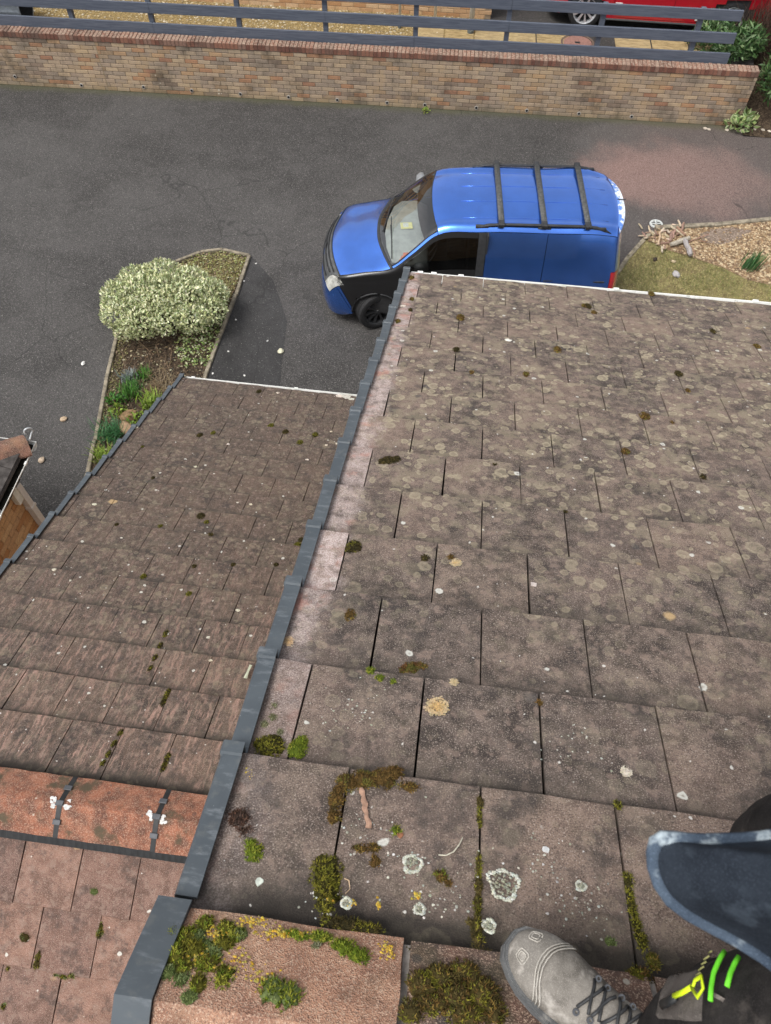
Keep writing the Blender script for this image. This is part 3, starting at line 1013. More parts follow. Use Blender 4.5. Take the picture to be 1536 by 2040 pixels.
# ridge verge cap: a folded sheet over the end of the ridge
def ridge_profile(hw, rise, drop, thick):
    """angle ridge section in (y, z) about the apex, rounded on top"""
    pts = []
    for t in (-1.0, -0.72, -0.42, -0.16, 0.0, 0.16, 0.42, 0.72, 1.0):
        y = t * hw
        z = rise - drop * (abs(t) ** 1.12)
        pts.append((y, z))
    return pts
def ridge_piece(name, x0, x1, cy, cz, hw, rise, drop, thick, mat, parent, base, yaw=0.0, seg=6, jit=0.002):
    pr = ridge_profile(hw, rise, drop, thick)
    vs, fs = [], []
    m_ = len(pr)
    rr = random.Random(int(abs(x0) * 1000) + 3)
    for i in range(seg + 1):
        x = lerp(x0, x1, i / seg)
        for (y, z) in pr:
            vs.append((x + (rr.uniform(-jit, jit) if i in (0, seg) else 0), y + rr.uniform(-jit, jit) * (1 if abs(y) > hw * 0.9 else 0.3), z + rr.uniform(-jit, jit) * 0.4))
        for (y, z) in reversed(pr):
            vs.append((x, y * 0.97, z - thick))
    M2 = 2 * m_
    for i in range(seg):
        for k_ in range(M2):
            j = (k_ + 1) % M2
            fs.append((i * M2 + k_, i * M2 + j, (i + 1) * M2 + j, (i + 1) * M2 + k_))
    fs.append(tuple(range(M2)))
    fs.append(tuple(reversed(range(seg * M2, seg * M2 + M2))))
    T = Matrix.Translation(Vector((0, cy, cz)) - base)
    if yaw:
        T = T @ Matrix.Translation((x0, 0, 0)) @ Matrix.Rotation(yaw, 4, 'Z') @ Matrix.Translation((-x0, 0, 0))
    q = MB()
    q.add([T @ Vector(p) for p in vs], fs)
    o = q.build(name, mat, parent)
    autosmooth(o, 40)
    return o
RY, RZ = RP(0, -1.66).y, RP(0, -1.66).z         # apex of the large roof
for x0, x1, mt in ((-0.398, 0.008, 'ridge_main'), (0.022, 0.455, 'ridge_dark'), (0.469, 0.905, 'ridge_dark'), (0.92, 1.37, 'ridge_main'), (1.385, 1.83, 'ridge_dark'), (1.845, 2.29, 'ridge_dark'), (2.305, 2.75, 'ridge_dark')):
    ridge_piece('ridge_tile', x0, x1, RY, RZ, 0.148, 0.040, 0.112, 0.016, M[mt], house, HB)
q = MB()
q.prism([(0.141, -0.115), (0.139, -0.078), (0.07, -0.03), (0.0, 0.012), (-0.07, -0.03), (-0.139, -0.078), (-0.141, -0.115)], -0.388, 2.74, Matrix.Translation(Vector((0, RY, RZ)) - HB) @ Matrix(((0, 0, 1, 0), (1, 0, 0, 0), (0, 1, 0, 0), (0, 0, 0, 1))))
q.build('ridge_mortar', M['mortar'], house)
ridge_piece('verge_cap', -0.462, -0.398, RY, RZ + 0.008, 0.160, 0.042, 0.114, 0.006, M['verge'], house, HB, seg=2, jit=0.0)
q = MB()
for s_ in (-1, 1):
    q.add([(-0.463, RY + s_ * 0.160, RZ - 0.064), (-0.463, RY, RZ + 0.048), (-0.463, RY, RZ - 0.09), (-0.463, RY + s_ * 0.160, RZ - 0.16),
           (-0.457, RY + s_ * 0.160, RZ - 0.064), (-0.457, RY, RZ + 0.048), (-0.457, RY, RZ - 0.09), (-0.457, RY + s_ * 0.160, RZ - 0.16)],
          [(0, 1, 2, 3), (7, 6, 5, 4), (0, 4, 5, 1), (1, 5, 6, 2), (2, 6, 7, 3), (3, 7, 4, 0)])
o = q.build('verge_end_plate', M['verge'], house)
o.location = -HB
# gutter along the eave
def gutter(parent, base, p0, p1, rad, mat, out, brackets=()):
    """half round gutter between two points; 'out' is the horizontal direction away from the wall"""
    p0, p1, out = Vector(p0), Vector(p1), Vector(out).normalized()
    q = MB()
    vs, fs = [], []
    n = 10
    for P in (p0, p1):
        for r_ in (rad, rad - 0.004):
            for i in range(n + 1):
                th = math.pi * i / n
                vs.append(P + out * (-math.cos(th) * r_) + Vector((0, 0, -math.sin(th) * r_)))
    m_ = n + 1
    for i in range(n):
        fs.append((i, i + 1, 2 * m_ + i + 1, 2 * m_ + i))
        fs.append((m_ + i + 1, m_ + i, 3 * m_ + i, 3 * m_ + i + 1))
    for a in (0, n):
        fs.append((a, m_ + a, 3 * m_ + a, 2 * m_ + a))
    for o_ in (0, 2 * m_):
        for i in range(n):
            fs.append((o_ + i, o_ + i + 1, o_ + m_ + i + 1, o_ + m_ + i))
    q.add([v - base for v in vs], fs)
    g_ = q.build('gutter', mat, parent)
    # rolled outer lip
    q = MB()
    q.tube([p0 + out * rad - base, p1 + out * rad - base], 0.0042, 8)
    q.build('lip', mat, g_)
    for t in brackets:
        P = p0.lerp(p1, t) - base
        q = MB()
        ax = (p1 - p0).normalized()
        pts = [P + out * (-math.cos(math.pi * i / 8) * (rad + 0.004)) + Vector((0, 0, -math.sin(math.pi * i / 8) * (rad + 0.004))) for i in range(9)]
        for a, b in zip(pts[:-1], pts[1:]):
            d = ax * 0.025
            u_ = (b - a).cross(ax).normalized() * 0.004
            q.add([a - d, a + d, b + d, b - d, a - d + u_, a + d + u_, b + d + u_, b - d + u_], [(0, 1, 2, 3), (7, 6, 5, 4), (0, 4, 5, 1), (2, 6, 7, 3)])
        q.box((-0.02, -0.010, -0.008), (0.02, 0.010, 0.010), Matrix.Translation(P + out * rad) @ Matrix.Rotation(math.atan2(ax.y, ax.x), 4, 'Z'))
        q.build('bracket', mat, g_)
    return g_
e0, e1 = RP(-2.6, 14.18, -0.035), RP(20, 14.30, -0.060)
gutter(house, HB, e0 + Vector((0, -0.022, 0)), e1 + Vector((0, 0.030, 0)), 0.052, M['upvc'], (0, 1, 0), (0.02, 0.05, 0.11, 0.45, 0.75))

# ---- the lower roof on the left
LB = Vector((-1.7, 2.0, ZG))
lhouse = thing('house', 'lower house under the smaller brown tiled roof left of the large roof', 'house', LB)
JL, JR = -6.28, 10.6
def LP(j, row, n=0.0):
    return LO + (BLm @ Vector((j * HALF, row * GAUGE, n)))
lroof = deck(lhouse, LB, LO, BLm, JL - 0.2, JR + 0.4, -1.55, 14.8, -0.095, M['underlay'])
lay_tiles(lroof, LB, LO, BLm, range(0, 16), JL - 0.1, JR - 0.6, 1, M['tile_left'], 23, row_y=lambda r_: (r_ if r_ < 15 else 14.98) * GAUGE)
LYR, LZR = 0.18, -2.237
gable_walls(lhouse, LB, -2.98, -0.42, 4.72, -4.2, LP(0, 14).z - 0.12, -4.2, LYR, LZR - 0.14, M['housebrick'])
# back slope: same tiles falling towards the camera's feet
BKm = Matrix(((-1, 0, 0), (0, -math.cos(LTH), -math.sin(LTH)), (0, -math.sin(LTH), math.cos(LTH)))).transposed()
BKm = Matrix((Vector((-1, 0, 0)), Vector((0, -math.cos(LTH), -math.sin(LTH))), Vector((0, -math.sin(LTH), math.cos(LTH))))).transposed().to_4x4()
BO = Vector((-1.588, LYR, LZR))                # a joint of the first course
lay_tiles(lroof, LB, BO, BKm, range(0, 7), -7.7, 9.3, 0, M['tile_back'], 31, row_y=lambda r_: 0.495 + r_ * 0.288)
q = MB()
q.box((-1.2, 0.03, -0.125), (1.43, 2.6, -0.085), Matrix.Translation(BO - LB) @ BKm)
q.build('rear_deck', M['underlay'], lroof)
for r_ in range(0, 16):
    o = link('verge_cap', vme, None, lhouse)
    o.matrix_local = Matrix.Translation(LP(-6.62, (r_ if r_ < 15 else 15.1) + 0.03, 0.010) - LB) @ BLm @ Matrix.Rotation(TILT, 4, 'X') @ Matrix.Rotation(random.uniform(-0.01, 0.01), 4, 'Z')
q = MB()
q.box((-6.58 * HALF, -1.6 * GAUGE, -0.16), (-6.4 * HALF, 15.0 * GAUGE, -0.03), Matrix.Translation(LO - LB) @ BLm)
q.build('bargeboard', M['clip_grey'], lhouse)
gutter(lhouse, LB, LP(-6.3, 15.08, -0.028) + Vector((0, -0.022, 0)), LP(10.7, 15.14, -0.030) + Vector((0, -0.016, 0)), 0.048, M['upvc'], (0, 1, 0), (0.04, 0.5, 0.8))
# terracotta ridge with dry-ridge unions
cuts = [-3.02, -2.68, -2.205, -1.722, -1.222, -0.74, -0.40]
for a, b in zip(cuts[:-1], cuts[1:]):
    ridge_piece('ridge_tile', a + 0.009, b - 0.009, LYR, LZR, 0.148, 0.026, 0.080, 0.014, M['ridge_left'], lhouse, LB)
for c_ in cuts[1:-1]:
    u = ridge_piece('ridge_union', c_ - 0.013, c_ + 0.013, LYR, LZR, 0.150, 0.0285, 0.082, 0.012, M['black_plastic'], lhouse, LB, seg=1, jit=0)
    for t in (-0.55, 0.0, 0.55):
        y = t * 0.148
        z = 0.029 - 0.080 * abs(t) ** 1.12
        q = MB()
        a_ = -math.copysign(0.42, t) if t else 0
        q.box((-0.02, -0.013, 0), (0.02, 0.013, 0.008), Matrix.Translation(Vector((c_, LYR + y, LZR + z)) - LB) @ Matrix.Rotation(a_, 4, 'X'), bev=0.002)
        q.build('clip', M['clip_grey'], u)
    # pale smears where the clip screws were sealed
    rr = random.Random(int(c_ * 100))
    for s_ in (-1, 1):
        q = MB()
        for _ in range(6):
            x = c_ + s_ * rr.uniform(0.022, 0.05)
            y = rr.uniform(-0.022, 0.022)
            z = 0.0275 - 0.080 * abs(y / 0.148) ** 1.12
            pts = [(x + rr.uniform(0.005, 0.017) * math.cos(i * 1.05), LYR + y + rr.uniform(0.004, 0.013) * math.sin(i * 1.05), LZR + z) for i in range(6)]
            q.add([Vector(p) - LB for p in pts] + [Vector((p[0], p[1], p[2] + 0.003)) - LB for p in pts], [tuple(range(5, -1, -1)), tuple(range(6, 12))] + [(i, (i + 1) % 6, 6 + (i + 1) % 6, 6 + i) for i in range(6)])
        o = q.build('white_smear', M['white_mark'], u)
        o['kind'] = 'stuff'
# pleated black roll showing under the near edge of the ridge
q = MB()
npl = 150
for i in range(npl):
    x = lerp(-2.9, -0.5, i / npl)
    dz = 0.004 if i % 2 else 0.0
    y0, y1 = LYR - 0.140, LYR - 0.178
    q.add([Vector(p) - LB for p in ((x, y0, LZR - 0.050), (x + 0.016, y0, LZR - 0.050), (x + 0.016, y1, LZR - 0.084 + dz), (x, y1, LZR - 0.084 + (0.004 - dz)),
                                    (x, y0, LZR - 0.056), (x + 0.016, y0, LZR - 0.056), (x + 0.016, y1, LZR - 0.090 + dz), (x, y1, LZR - 0.090 + 0.004 - dz))],
          [(0, 1, 2, 3), (7, 6, 5, 4), (3, 2, 6, 7)])
q.build('ridge_roll', M['black_plastic'], lhouse)

# ---- corner of the third building at the far left: hipped roof, white gutter, orange brick
EZ = -4.3
gc = at(72, 880, EZ)
wc = at(50, 990, EZ - 0.45)
NB = Vector((gc.x - 1.5, gc.y - 1.5, ZG))
nhouse = thing('house', 'neighbouring house corner with orange brick wall and white gutter at the left edge', 'house', NB)
ORB = [(0.50, 0.29, 0.15), (0.56, 0.35, 0.19), (0.44, 0.24, 0.12), (0.60, 0.40, 0.23), (0.52, 0.33, 0.19)]
wx, wy = wc.x, wc.y
q = MB()
q.box((wx - 4, wy - 5, ZG), (wx - 0.012, wy - 0.012, EZ - 0.02))
o = q.build('wall', M['wall_mortar'], nhouse)
o.location = -NB
q = MB()
rowh, bl = 0.075, 0.225
n_ = 0
for r_ in range(int((EZ - 0.1 - (-5.9)) / rowh)):
    z = -5.9 + r_ * rowh
    off = (r_ % 2) * bl / 2
    for i in range(9):
        y1 = wy - i * bl - off + (bl / 2 if i == 0 and off else 0)
        y0 = wy - (i + 1) * bl - off
        n_ += 1
        b_ = link('brick', brick_mesh(0.1, rowh - 0.008, y1 - y0 - 0.008, rng.randrange(5), 'nb', ORB), M['brick_clean'], o)
        b_.location = (wx - 0.1, y0 + 0.004, z + 0.004)
# hipped roof planes meeting on the hip
q = MB()
ap = Vector((gc.x - 2.0, gc.y - 2.0, EZ + 0.06 + 1.95 * math.tan(R(24))))
c0 = Vector((gc.x - 0.045, gc.y - 0.045, EZ + 0.06))
c1 = Vector((gc.x - 0.045, gc.y - 5, EZ + 0.06))
c2 = Vector((gc.x - 5, gc.y - 0.045, EZ + 0.06))
a1 = Vector((ap.x, gc.y - 5, ap.z))
a2 = Vector((gc.x - 5, ap.y, ap.z))
dz = Vector((0, 0, -0.03))
V = [c0, c1, a1, ap, a2, c2]
q.add([v - NB for v in V] + [v + dz - NB for v in V], [(0, 1, 2, 3), (0, 3, 4, 5), (9, 8, 7, 6), (11, 10, 9, 6), (0, 6, 7, 1), (0, 5, 11, 6)])
hr = q.build('roof', plain('old_dark_tile', (0.075, 0.068, 0.064), 0.92, 0.15, 0.4, 14, bump=0.5), nhouse)
# courses of tiles on the near plane
sl = math.atan2(ap.z - c0.z, 2.0)
for r_ in range(3):
    for i in range(9):
        y1 = gc.y - 0.12 - i * 0.30 - (r_ % 2) * 0.15 - r_ * 0.30
        q = MB()
        T = Matrix.Translation(Vector((gc.x - 0.055 - r_ * 0.30, y1, EZ + 0.066 + r_ * 0.30 * math.tan(sl))) - NB) @ Matrix.Rotation(sl - 0.05, 4, 'Y')
        q.box((-0.36, -0.295, 0.0), (0, 0, 0.018), T, bev=0.003)
        q.build('roof_tile', bpy.data.materials['old_dark_tile'], hr)
# hip tile cover
hd = (ap - c0).normalized()
side = hd.cross(Vector((0, 0, 1))).normalized()
q = MB()
upv = side.cross(hd).normalized()
sec = [(-0.15, -0.05), (-0.10, 0.005), (-0.05, 0.04), (0, 0.052), (0.05, 0.04), (0.10, 0.005), (0.15, -0.05)]
for i in range(4):
    s0 = 0.02 + i * 0.44
    vs = []
    for s_ in (s0, s0 + 0.43):
        for ring in (0.0, -0.018):
            for (a, b) in sec:
                vs.append(c0 + hd * s_ + side * a + upv * (b + ring) - NB)
    m_ = 7
    fs = []
    for k_ in range(6):
        fs += [(k_, k_ + 1, 2 * m_ + k_ + 1, 2 * m_ + k_), (m_ + k_ + 1, m_ + k_, 3 * m_ + k_, 3 * m_ + k_ + 1), (k_, k_ + 1, m_ + k_ + 1, m_ + k_), (2 * m_ + k_, 2 * m_ + k_ + 1, 3 * m_ + k_ + 1, 3 * m_ + k_)]
    h_ = MB()
    h_.add(vs, fs)
    autosmooth(h_.build('hip_tile', M['ridge_dark'] if i else make_ridge('hip_terracotta', (0.24, 0.115, 0.08), (0.12, 0.065, 0.05), (0.34, 0.2, 0.1), 0.3), nhouse), 50)
# curled iron hip hook
q = MB()
hp = c0 + Vector((0.01, 0.01, 0.0)) - NB
pts = []
for i in range(15):
    t = i / 14
    th = lerp(-1.2, 3.6, t)
    pts.append(hp + Vector((0.0, 0.0, 0.02)) + Vector((0.035 * math.cos(th) * (1 - 0.3 * t), 0.035 * math.cos(th) * (1 - 0.3 * t) + 0.05, 0.06 + 0.045 * math.sin(th))))
pts = [hp + Vector((-0.03, -0.03, 0.0)), hp + Vector((0.0, 0.02, 0.0))] + pts
q.tube(pts, 0.008, 8)
q.build('hip_iron', plain('galvanised', (0.55, 0.58, 0.60), 0.45, 0.5, metal=0.3), nhouse, True)
# white square gutter and box along the two eaves, soffit below
def gutter_box(p0, p1, out, parent):
    p0, p1, out = Vector(p0), Vector(p1), Vector(out)
    gutter(parent, NB, p0, p1, 0.055, M['upvc'], out, (0.06, 0.2, 0.34, 0.5))
gutter_box((gc.x - 0.055, gc.y + 0.0, EZ), (gc.x - 0.055, gc.y - 4.6, EZ), (1, 0, 0), nhouse)
gutter_box((gc.x - 4.6, gc.y - 0.055, EZ), (gc.x, gc.y - 0.055, EZ), (0, 1, 0), nhouse)
q = MB()
q.box((wx - 0.02, wy - 4.4, EZ - 0.10), (gc.x - 0.131, gc.y - 0.15, EZ - 0.085), Matrix.Translation(-NB))
q.box((gc.x - 0.13, gc.y - 4.6, EZ - 0.11), (gc.x - 0.112, gc.y - 0.112, EZ + 0.04), Matrix.Translation(-NB))
q.build('fascia', M['upvc'], nhouse)
# grime lying in the gutter near the corner
q = MB()
for i in range(60):
    t = random.random() ** 1.3
    x, y = gc.x - 0.055 + random.uniform(-0.03, 0.03), gc.y - 0.05 - t * 0.75
    q.box((x - 0.02, y - 0.03, EZ - 0.045), (x + 0.02, y + 0.03, EZ - 0.012 + random.uniform(-0.01, 0.01)), Matrix.Translation(-NB))
o = q.build('gutter_sludge', plain('sludge', (0.012, 0.011, 0.008), 0.9, 0.1), nhouse)
o['kind'] = 'stuff'
# downpipe
dp0 = at(30, 1000, EZ - 0.5)
q = MB()
q.box((wx + 0.002, dp0.y - 0.035, ZG), (wx + 0.07, dp0.y + 0.035, EZ - 0.16), Matrix.Translation(-NB), bev=0.01)
d_ = q.build('downpipe', plain('downpipe_white', (0.62, 0.60, 0.58), 0.45, 0.4, 0.08), nhouse)
q = MB()
for z in (EZ - 0.55, EZ - 1.6):
    q.box((wx + 0.001, dp0.y - 0.045, z - 0.025), (wx + 0.078, dp0.y + 0.045, z + 0.025), Matrix.Translation(-NB), bev=0.008)
q.build('pipe_collar', bpy.data.materials['downpipe_white'], d_)
bx = at(46, 985, EZ - 0.15)
q = MB()
q.box((wx + 0.002, wy - 0.16, EZ - 0.36), (wx + 0.06, wy - 0.05, EZ - 0.10), Matrix.Translation(-NB), bev=0.008)
q.build('meter_box', M['upvc'], nhouse)

# ================================================================== vehicles
def catmull(p0, p1, p2, p3, t):
    t2, t3 = t * t, t * t * t
    return [0.5 * (2 * b + (-a + c) * t + (2 * a - 5 * b + 4 * c - d) * t2 + (-a + 3 * b - 3 * c + d) * t3) for a, b, c, d in zip(p0, p1, p2, p3)]
class Shell:
    """half body net (stations x section points) -> smooth surface sampled on a grid"""
    def __init__(s, net, ns=6, nt=6):
        s.net, s.ns, s.nt = net, ns, nt
        s.NS, s.NT = (len(net) - 1) * ns, (len(net[0]) - 1) * nt
        s.cache = {}
    def pt(s, i, j):
        """i along stations (0..NS), j along section (0..NT), j may be mirrored with negative flag"""
        if (i, j) in s.cache:
            return s.cache[(i, j)]
        n = s.net
        a, fa = min(i // s.ns, len(n) - 2), 0
        fa = (i - a * s.ns) / s.ns
        b = min(j // s.nt, len(n[0]) - 2)
        fb = (j - b * s.nt) / s.nt
        rows = []
        for k in (-1, 0, 1, 2):
            ka = max(0, min(len(n) - 1, a + k))
            row = n[ka]
            q = []
            for l in (-1, 0, 1, 2):
                lb = b + l
                if lb > len(row) - 1:
                    m_ = row[2 * (len(row) - 1) - lb]
                    q.append((m_[0], -m_[1], m_[2]))
                else:
                    q.append(row[max(0, lb)])
            rows.append(catmull(*q, fb))
        if fa == 0:
            p = rows[1]
        else:
            d01, d12, d23 = [max(1e-4, (Vector(rows[k]) - Vector(rows[k + 1])).length) for k in range(3)]
            r0, r1, r2, r3 = [Vector(q) for q in rows]
            m1 = ((r2 - r1) * (d01 / d12) + (r1 - r0) * (d12 / d01)) / (d01 + d12) * d12 if d01 > 2e-4 else (r2 - r1)
            m2 = ((r3 - r2) * (d12 / d23) + (r2 - r1) * (d23 / d12)) / (d12 + d23) * d12 if d23 > 2e-4 else (r2 - r1)
            t = fa
            p = r1 * (2 * t**3 - 3 * t**2 + 1) + m1 * (t**3 - 2 * t**2 + t) + r2 * (-2 * t**3 + 3 * t**2) + m2 * (t**3 - t**2)
        s.cache[(i, j)] = Vector(p)
        return s.cache[(i, j)]
    def P(s, i, j, side):
        v = s.pt(i, j)
        return Vector((v.x, v.y * side, v.z))
    def panel(s, name, cells, mat, parent, sides=(1, -1), off=0.0, edge=0.0045, thick=0.012):
        """mesh of the given (i, j) grid cells; rim is turned inward so panel gaps read as lines"""
        q = MB()
        for side in sides:
            use = set(cells)
            vid, vs, fs = {}, [], []
            cnt = {}
            for (i, j) in use:
                for (a, b) in ((i, j), (i + 1, j), (i + 1, j + 1), (i, j + 1)):
                    cnt[(a, b)] = cnt.get((a, b), 0) + 1
            def nrm(i, j):
                a = s.P(min(i + 1, s.NS), j, side) - s.P(max(i - 1, 0), j, side)
                b = s.P(i, min(j + 1, s.NT), side) - s.P(i, max(j - 1, 0), side)
                if j == s.NT:
                    b = Vector((0, -side, 0))
                n = b.cross(a) * side
                if n.length < 1e-9:
                    return Vector((0, 0, 1))
                return n.normalized()
            def vert(i, j):
                if (i, j) not in vid:
                    p = s.P(i, j, side)
                    n = nrm(i, j)
                    vid[(i, j)] = len(vs)
                    vs.append(p + n * off)
                return vid[(i, j)]
            for (i, j) in sorted(use):
                f = (vert(i, j), vert(i + 1, j), vert(i + 1, j + 1), vert(i, j + 1))
                fs.append(f if side > 0 else tuple(reversed(f)))
            # rim
            ed = {}
            for f in fs:
                for a, b in zip(f, f[1:] + f[:1]):
                    ed[(min(a, b), max(a, b))] = ed.get((min(a, b), max(a, b)), 0) + 1
            inv = {v: k for k, v in vid.items()}
            if edge > 0:
                bnd = set()
                for (a, b), c in ed.items():
                    if c == 1 and not (inv[a][1] == s.NT and inv[b][1] == s.NT and len(sides) == 2):
                        bnd |= {a, b}
                acc = {}
                for f in fs:
                    cen = sum((vs[v] for v in f), Vector()) / len(f)
                    for v in f:
                        if v in bnd:
                            acc.setdefault(v, []).append(cen)
                mv = {}
                for v, cs in acc.items():
                    d = sum(cs, Vector()) / len(cs) - vs[v]
                    if d.length > 1e-5:
                        if inv[v][1] == s.NT and len(sides) == 2:
                            d.y = 0
                        mv[v] = vs[v] + d.normalized() * min(edge, d.length * 0.45)
                for v, p in mv.items():
                    vs[v] = p
            rim = {}
            for (a, b), c in ed.items():
                if c == 1:
                    ia, ib = inv[a], inv[b]
                    if ia[1] == s.NT and ib[1] == s.NT and len(sides) == 2:
                        continue
                    for v in (a, b):
                        if v not in rim:
                            rim[v] = len(vs)
                            vs.append(vs[v] - nrm(*inv[v]) * thick)
                    fs.append((a, b, rim[b], rim[a]))
            q.add(vs, fs)
        me = q.mesh(name, False)
        bm = bmesh.new()
        bm.from_mesh(me)
        bmesh.ops.remove_doubles(bm, verts=bm.verts, dist=0.0005)
        bmesh.ops.recalc_face_normals(bm, faces=bm.faces)
        bm.to_mesh(me)
        bm.free()
        o = link(name, me, mat, parent)
        autosmooth(o, 38)
        return o
def car_paint(name, col, coat=1.0, rough=0.35, metal=0.0):
    n = NT(name)
    f = n.noise(3, 4)
    c = n.mix(n.mr(f, 0.35, 0.65), [q * 0.93 for q in col], [min(1, q * 1.05) for q in col])
    m = n.done(c, rough, 0.5, metal, coat)
    return m
def glass(name, tint, alpha, rough=0.02):
    n = NT(name)
    t = n.t
    tr = n.new('ShaderNodeBsdfTransparent')
    tr.inputs[0].default_value = (*tint, 1)
    gl = n.new('ShaderNodeBsdfGlossy')
    gl.inputs['Roughness'].default_value = rough
    gl.inputs['Color'].default_value = (1, 1, 1, 1)
    fr = n.new('ShaderNodeFresnel')
    fr.inputs['IOR'].default_value = 1.5
    mx = n.new('ShaderNodeMixShader')
    a = n.math('ADD', n.math('MULTIPLY', fr.outputs[0], 1.0), alpha, True)
    t.links.new(a, mx.inputs[0])
    t.links.new(tr.outputs[0], mx.inputs[1])
    t.links.new(gl.outputs[0], mx.inputs[2])
    t.links.new(mx.outputs[0], n.out.inputs['Surface'])
    return n.m
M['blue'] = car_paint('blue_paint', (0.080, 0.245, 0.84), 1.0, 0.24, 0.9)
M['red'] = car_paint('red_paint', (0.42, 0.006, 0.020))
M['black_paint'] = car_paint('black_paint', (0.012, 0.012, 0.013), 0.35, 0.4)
M['black_trim'] = plain('black_trim', (0.028, 0.029, 0.031), 0.55, 0.4, 0.25, 20)
M['grey_trim'] = plain('faded_trim', (0.085, 0.088, 0.090), 0.6, 0.35, 0.25, 12)
M['tyre'] = plain('tyre_rubber', (0.022, 0.022, 0.023), 0.8, 0.3, 0.3, 40)
M['rim_black'] = plain('black_alloy', (0.028, 0.029, 0.031), 0.38, 0.5, 0.2, 20)
M['rim_silver'] = plain('silver_alloy', (0.62, 0.63, 0.65), 0.3, 0.5, 0.08, 20, metal=0.6)
M['glass'] = glass('car_glass', (0.86, 0.91, 0.89), 0.10)
M['glass_dark'] = glass('dark_glass', (0.16, 0.17, 0.17), 0.03)
M['glass_band'] = glass('tinted_band', (0.20, 0.17, 0.17), 0.06)
M['dash'] = plain('dashboard', (0.36, 0.37, 0.36), 0.8, 0.25, 0.15, 8)
M['cabin'] = plain('cabin_dark', (0.035, 0.035, 0.036), 0.85, 0.2, 0.2)
M['lens'] = plain('headlamp_lens', (0.40, 0.40, 0.37), 0.25, 0.5, 0.3, 14, coat=0.6)
M['tail_red'] = plain('tail_lamp', (0.50, 0.02, 0.03), 0.2, 0.5, 0.1, coat=0.8)

def wheel(parent, loc, rad, wid, steer, rim_mat, spokes=10, side=1, name='wheel', camber=0.0):
    """wheel about local y; outer face towards side*y"""
    o = MB()
    rr = rad
    hw = wid / 2
    My = Matrix.Rotation(R(-90 * side), 4, 'X')
    prof = [(rad * 0.70, hw * 0.80), (rad * 0.74, hw * 0.96), (rad * 0.86, hw), (rad * 0.955, hw * 0.90), (rad * 0.99, hw * 0.70)]
    # tread with grooves
    for a in (0.62, 0.30, -0.02, -0.34):
        prof += [(rad, hw * a), (rad, hw * (a - 0.20)), (rad * 0.975, hw * (a - 0.21)), (rad * 0.975, hw * (a - 0.30))]
    prof += [(rad * 0.99, -hw * 0.72), (rad * 0.955, -hw * 0.9), (rad * 0.86, -hw), (rad * 0.70, -hw * 0.8)]
    o.lathe(prof, 40, My)
    t = o.build('tyre', M['tyre'])
    root = bpy.data.objects.new(name, None)
    COL.objects.link(root)
    root.parent = parent
    root.location = loc
    root.rotation_euler = (0, camber, steer)
    t.parent = root
    autosmooth(t, 35)
    q = MB()
    q.lathe([(rad * 0.715, hw * 0.86), (rad * 0.70, hw * 0.90), (rad * 0.665, hw * 0.84), (rad * 0.64, hw * 0.5), (rad * 0.63, -hw * 0.7)], 40, My)
    q.lathe([(rad * 0.13, hw * 0.74), (rad * 0.115, hw * 0.86), (0.001, hw * 0.88)], 20, My)
    for k in range(spokes):
        a = 2 * math.pi * k / spokes
        T = My @ Matrix.Rotation(a, 4, 'Z')
        for da in (-0.085, 0.085):
            T2 = T @ Matrix.Rotation(da * 0.6, 4, 'Z')
            vs = []
            for r_, w_, z in ((rad * 0.09, 0.010, hw * 0.76), (rad * 0.40, 0.009, hw * 0.62), (rad * 0.67, 0.012, hw * 0.78)):
                for sx in (-1, 1):
                    vs.append(T2 @ Vector((r_, sx * w_, z)))
                for sx in (1, -1):
                    vs.append(T2 @ Vector((r_, sx * w_ * 1.3, z - 0.03)))
            q.add(vs, [(i + a_, i + (a_ + 1) % 4, i + 4 + (a_ + 1) % 4, i + 4 + a_) for i in (0, 4) for a_ in range(4)])
    w_ = q.build('rim', rim_mat, root)
    autosmooth(w_, 35)
    q = MB()
    q.lathe([(rad * 0.63, -hw * 0.2), (0.001, -hw * 0.2)], 30, My)
    q.build('brake_disc', M['cabin'], root)
    return root

# ---- the blue van
VY = R(5.6)
vF = Vector((-math.cos(VY), -math.sin(VY), 0))
vL = Vector((math.sin(VY), -math.cos(VY), 0))
vorg = Vector((1.022, 9.325, ZG)) + vF * 3.22 - vL * 0.10
van = thing('van', 'blue panel van with black roof bars parked on the drive', 'van', vorg, math.atan2(-vF.y, -vF.x))
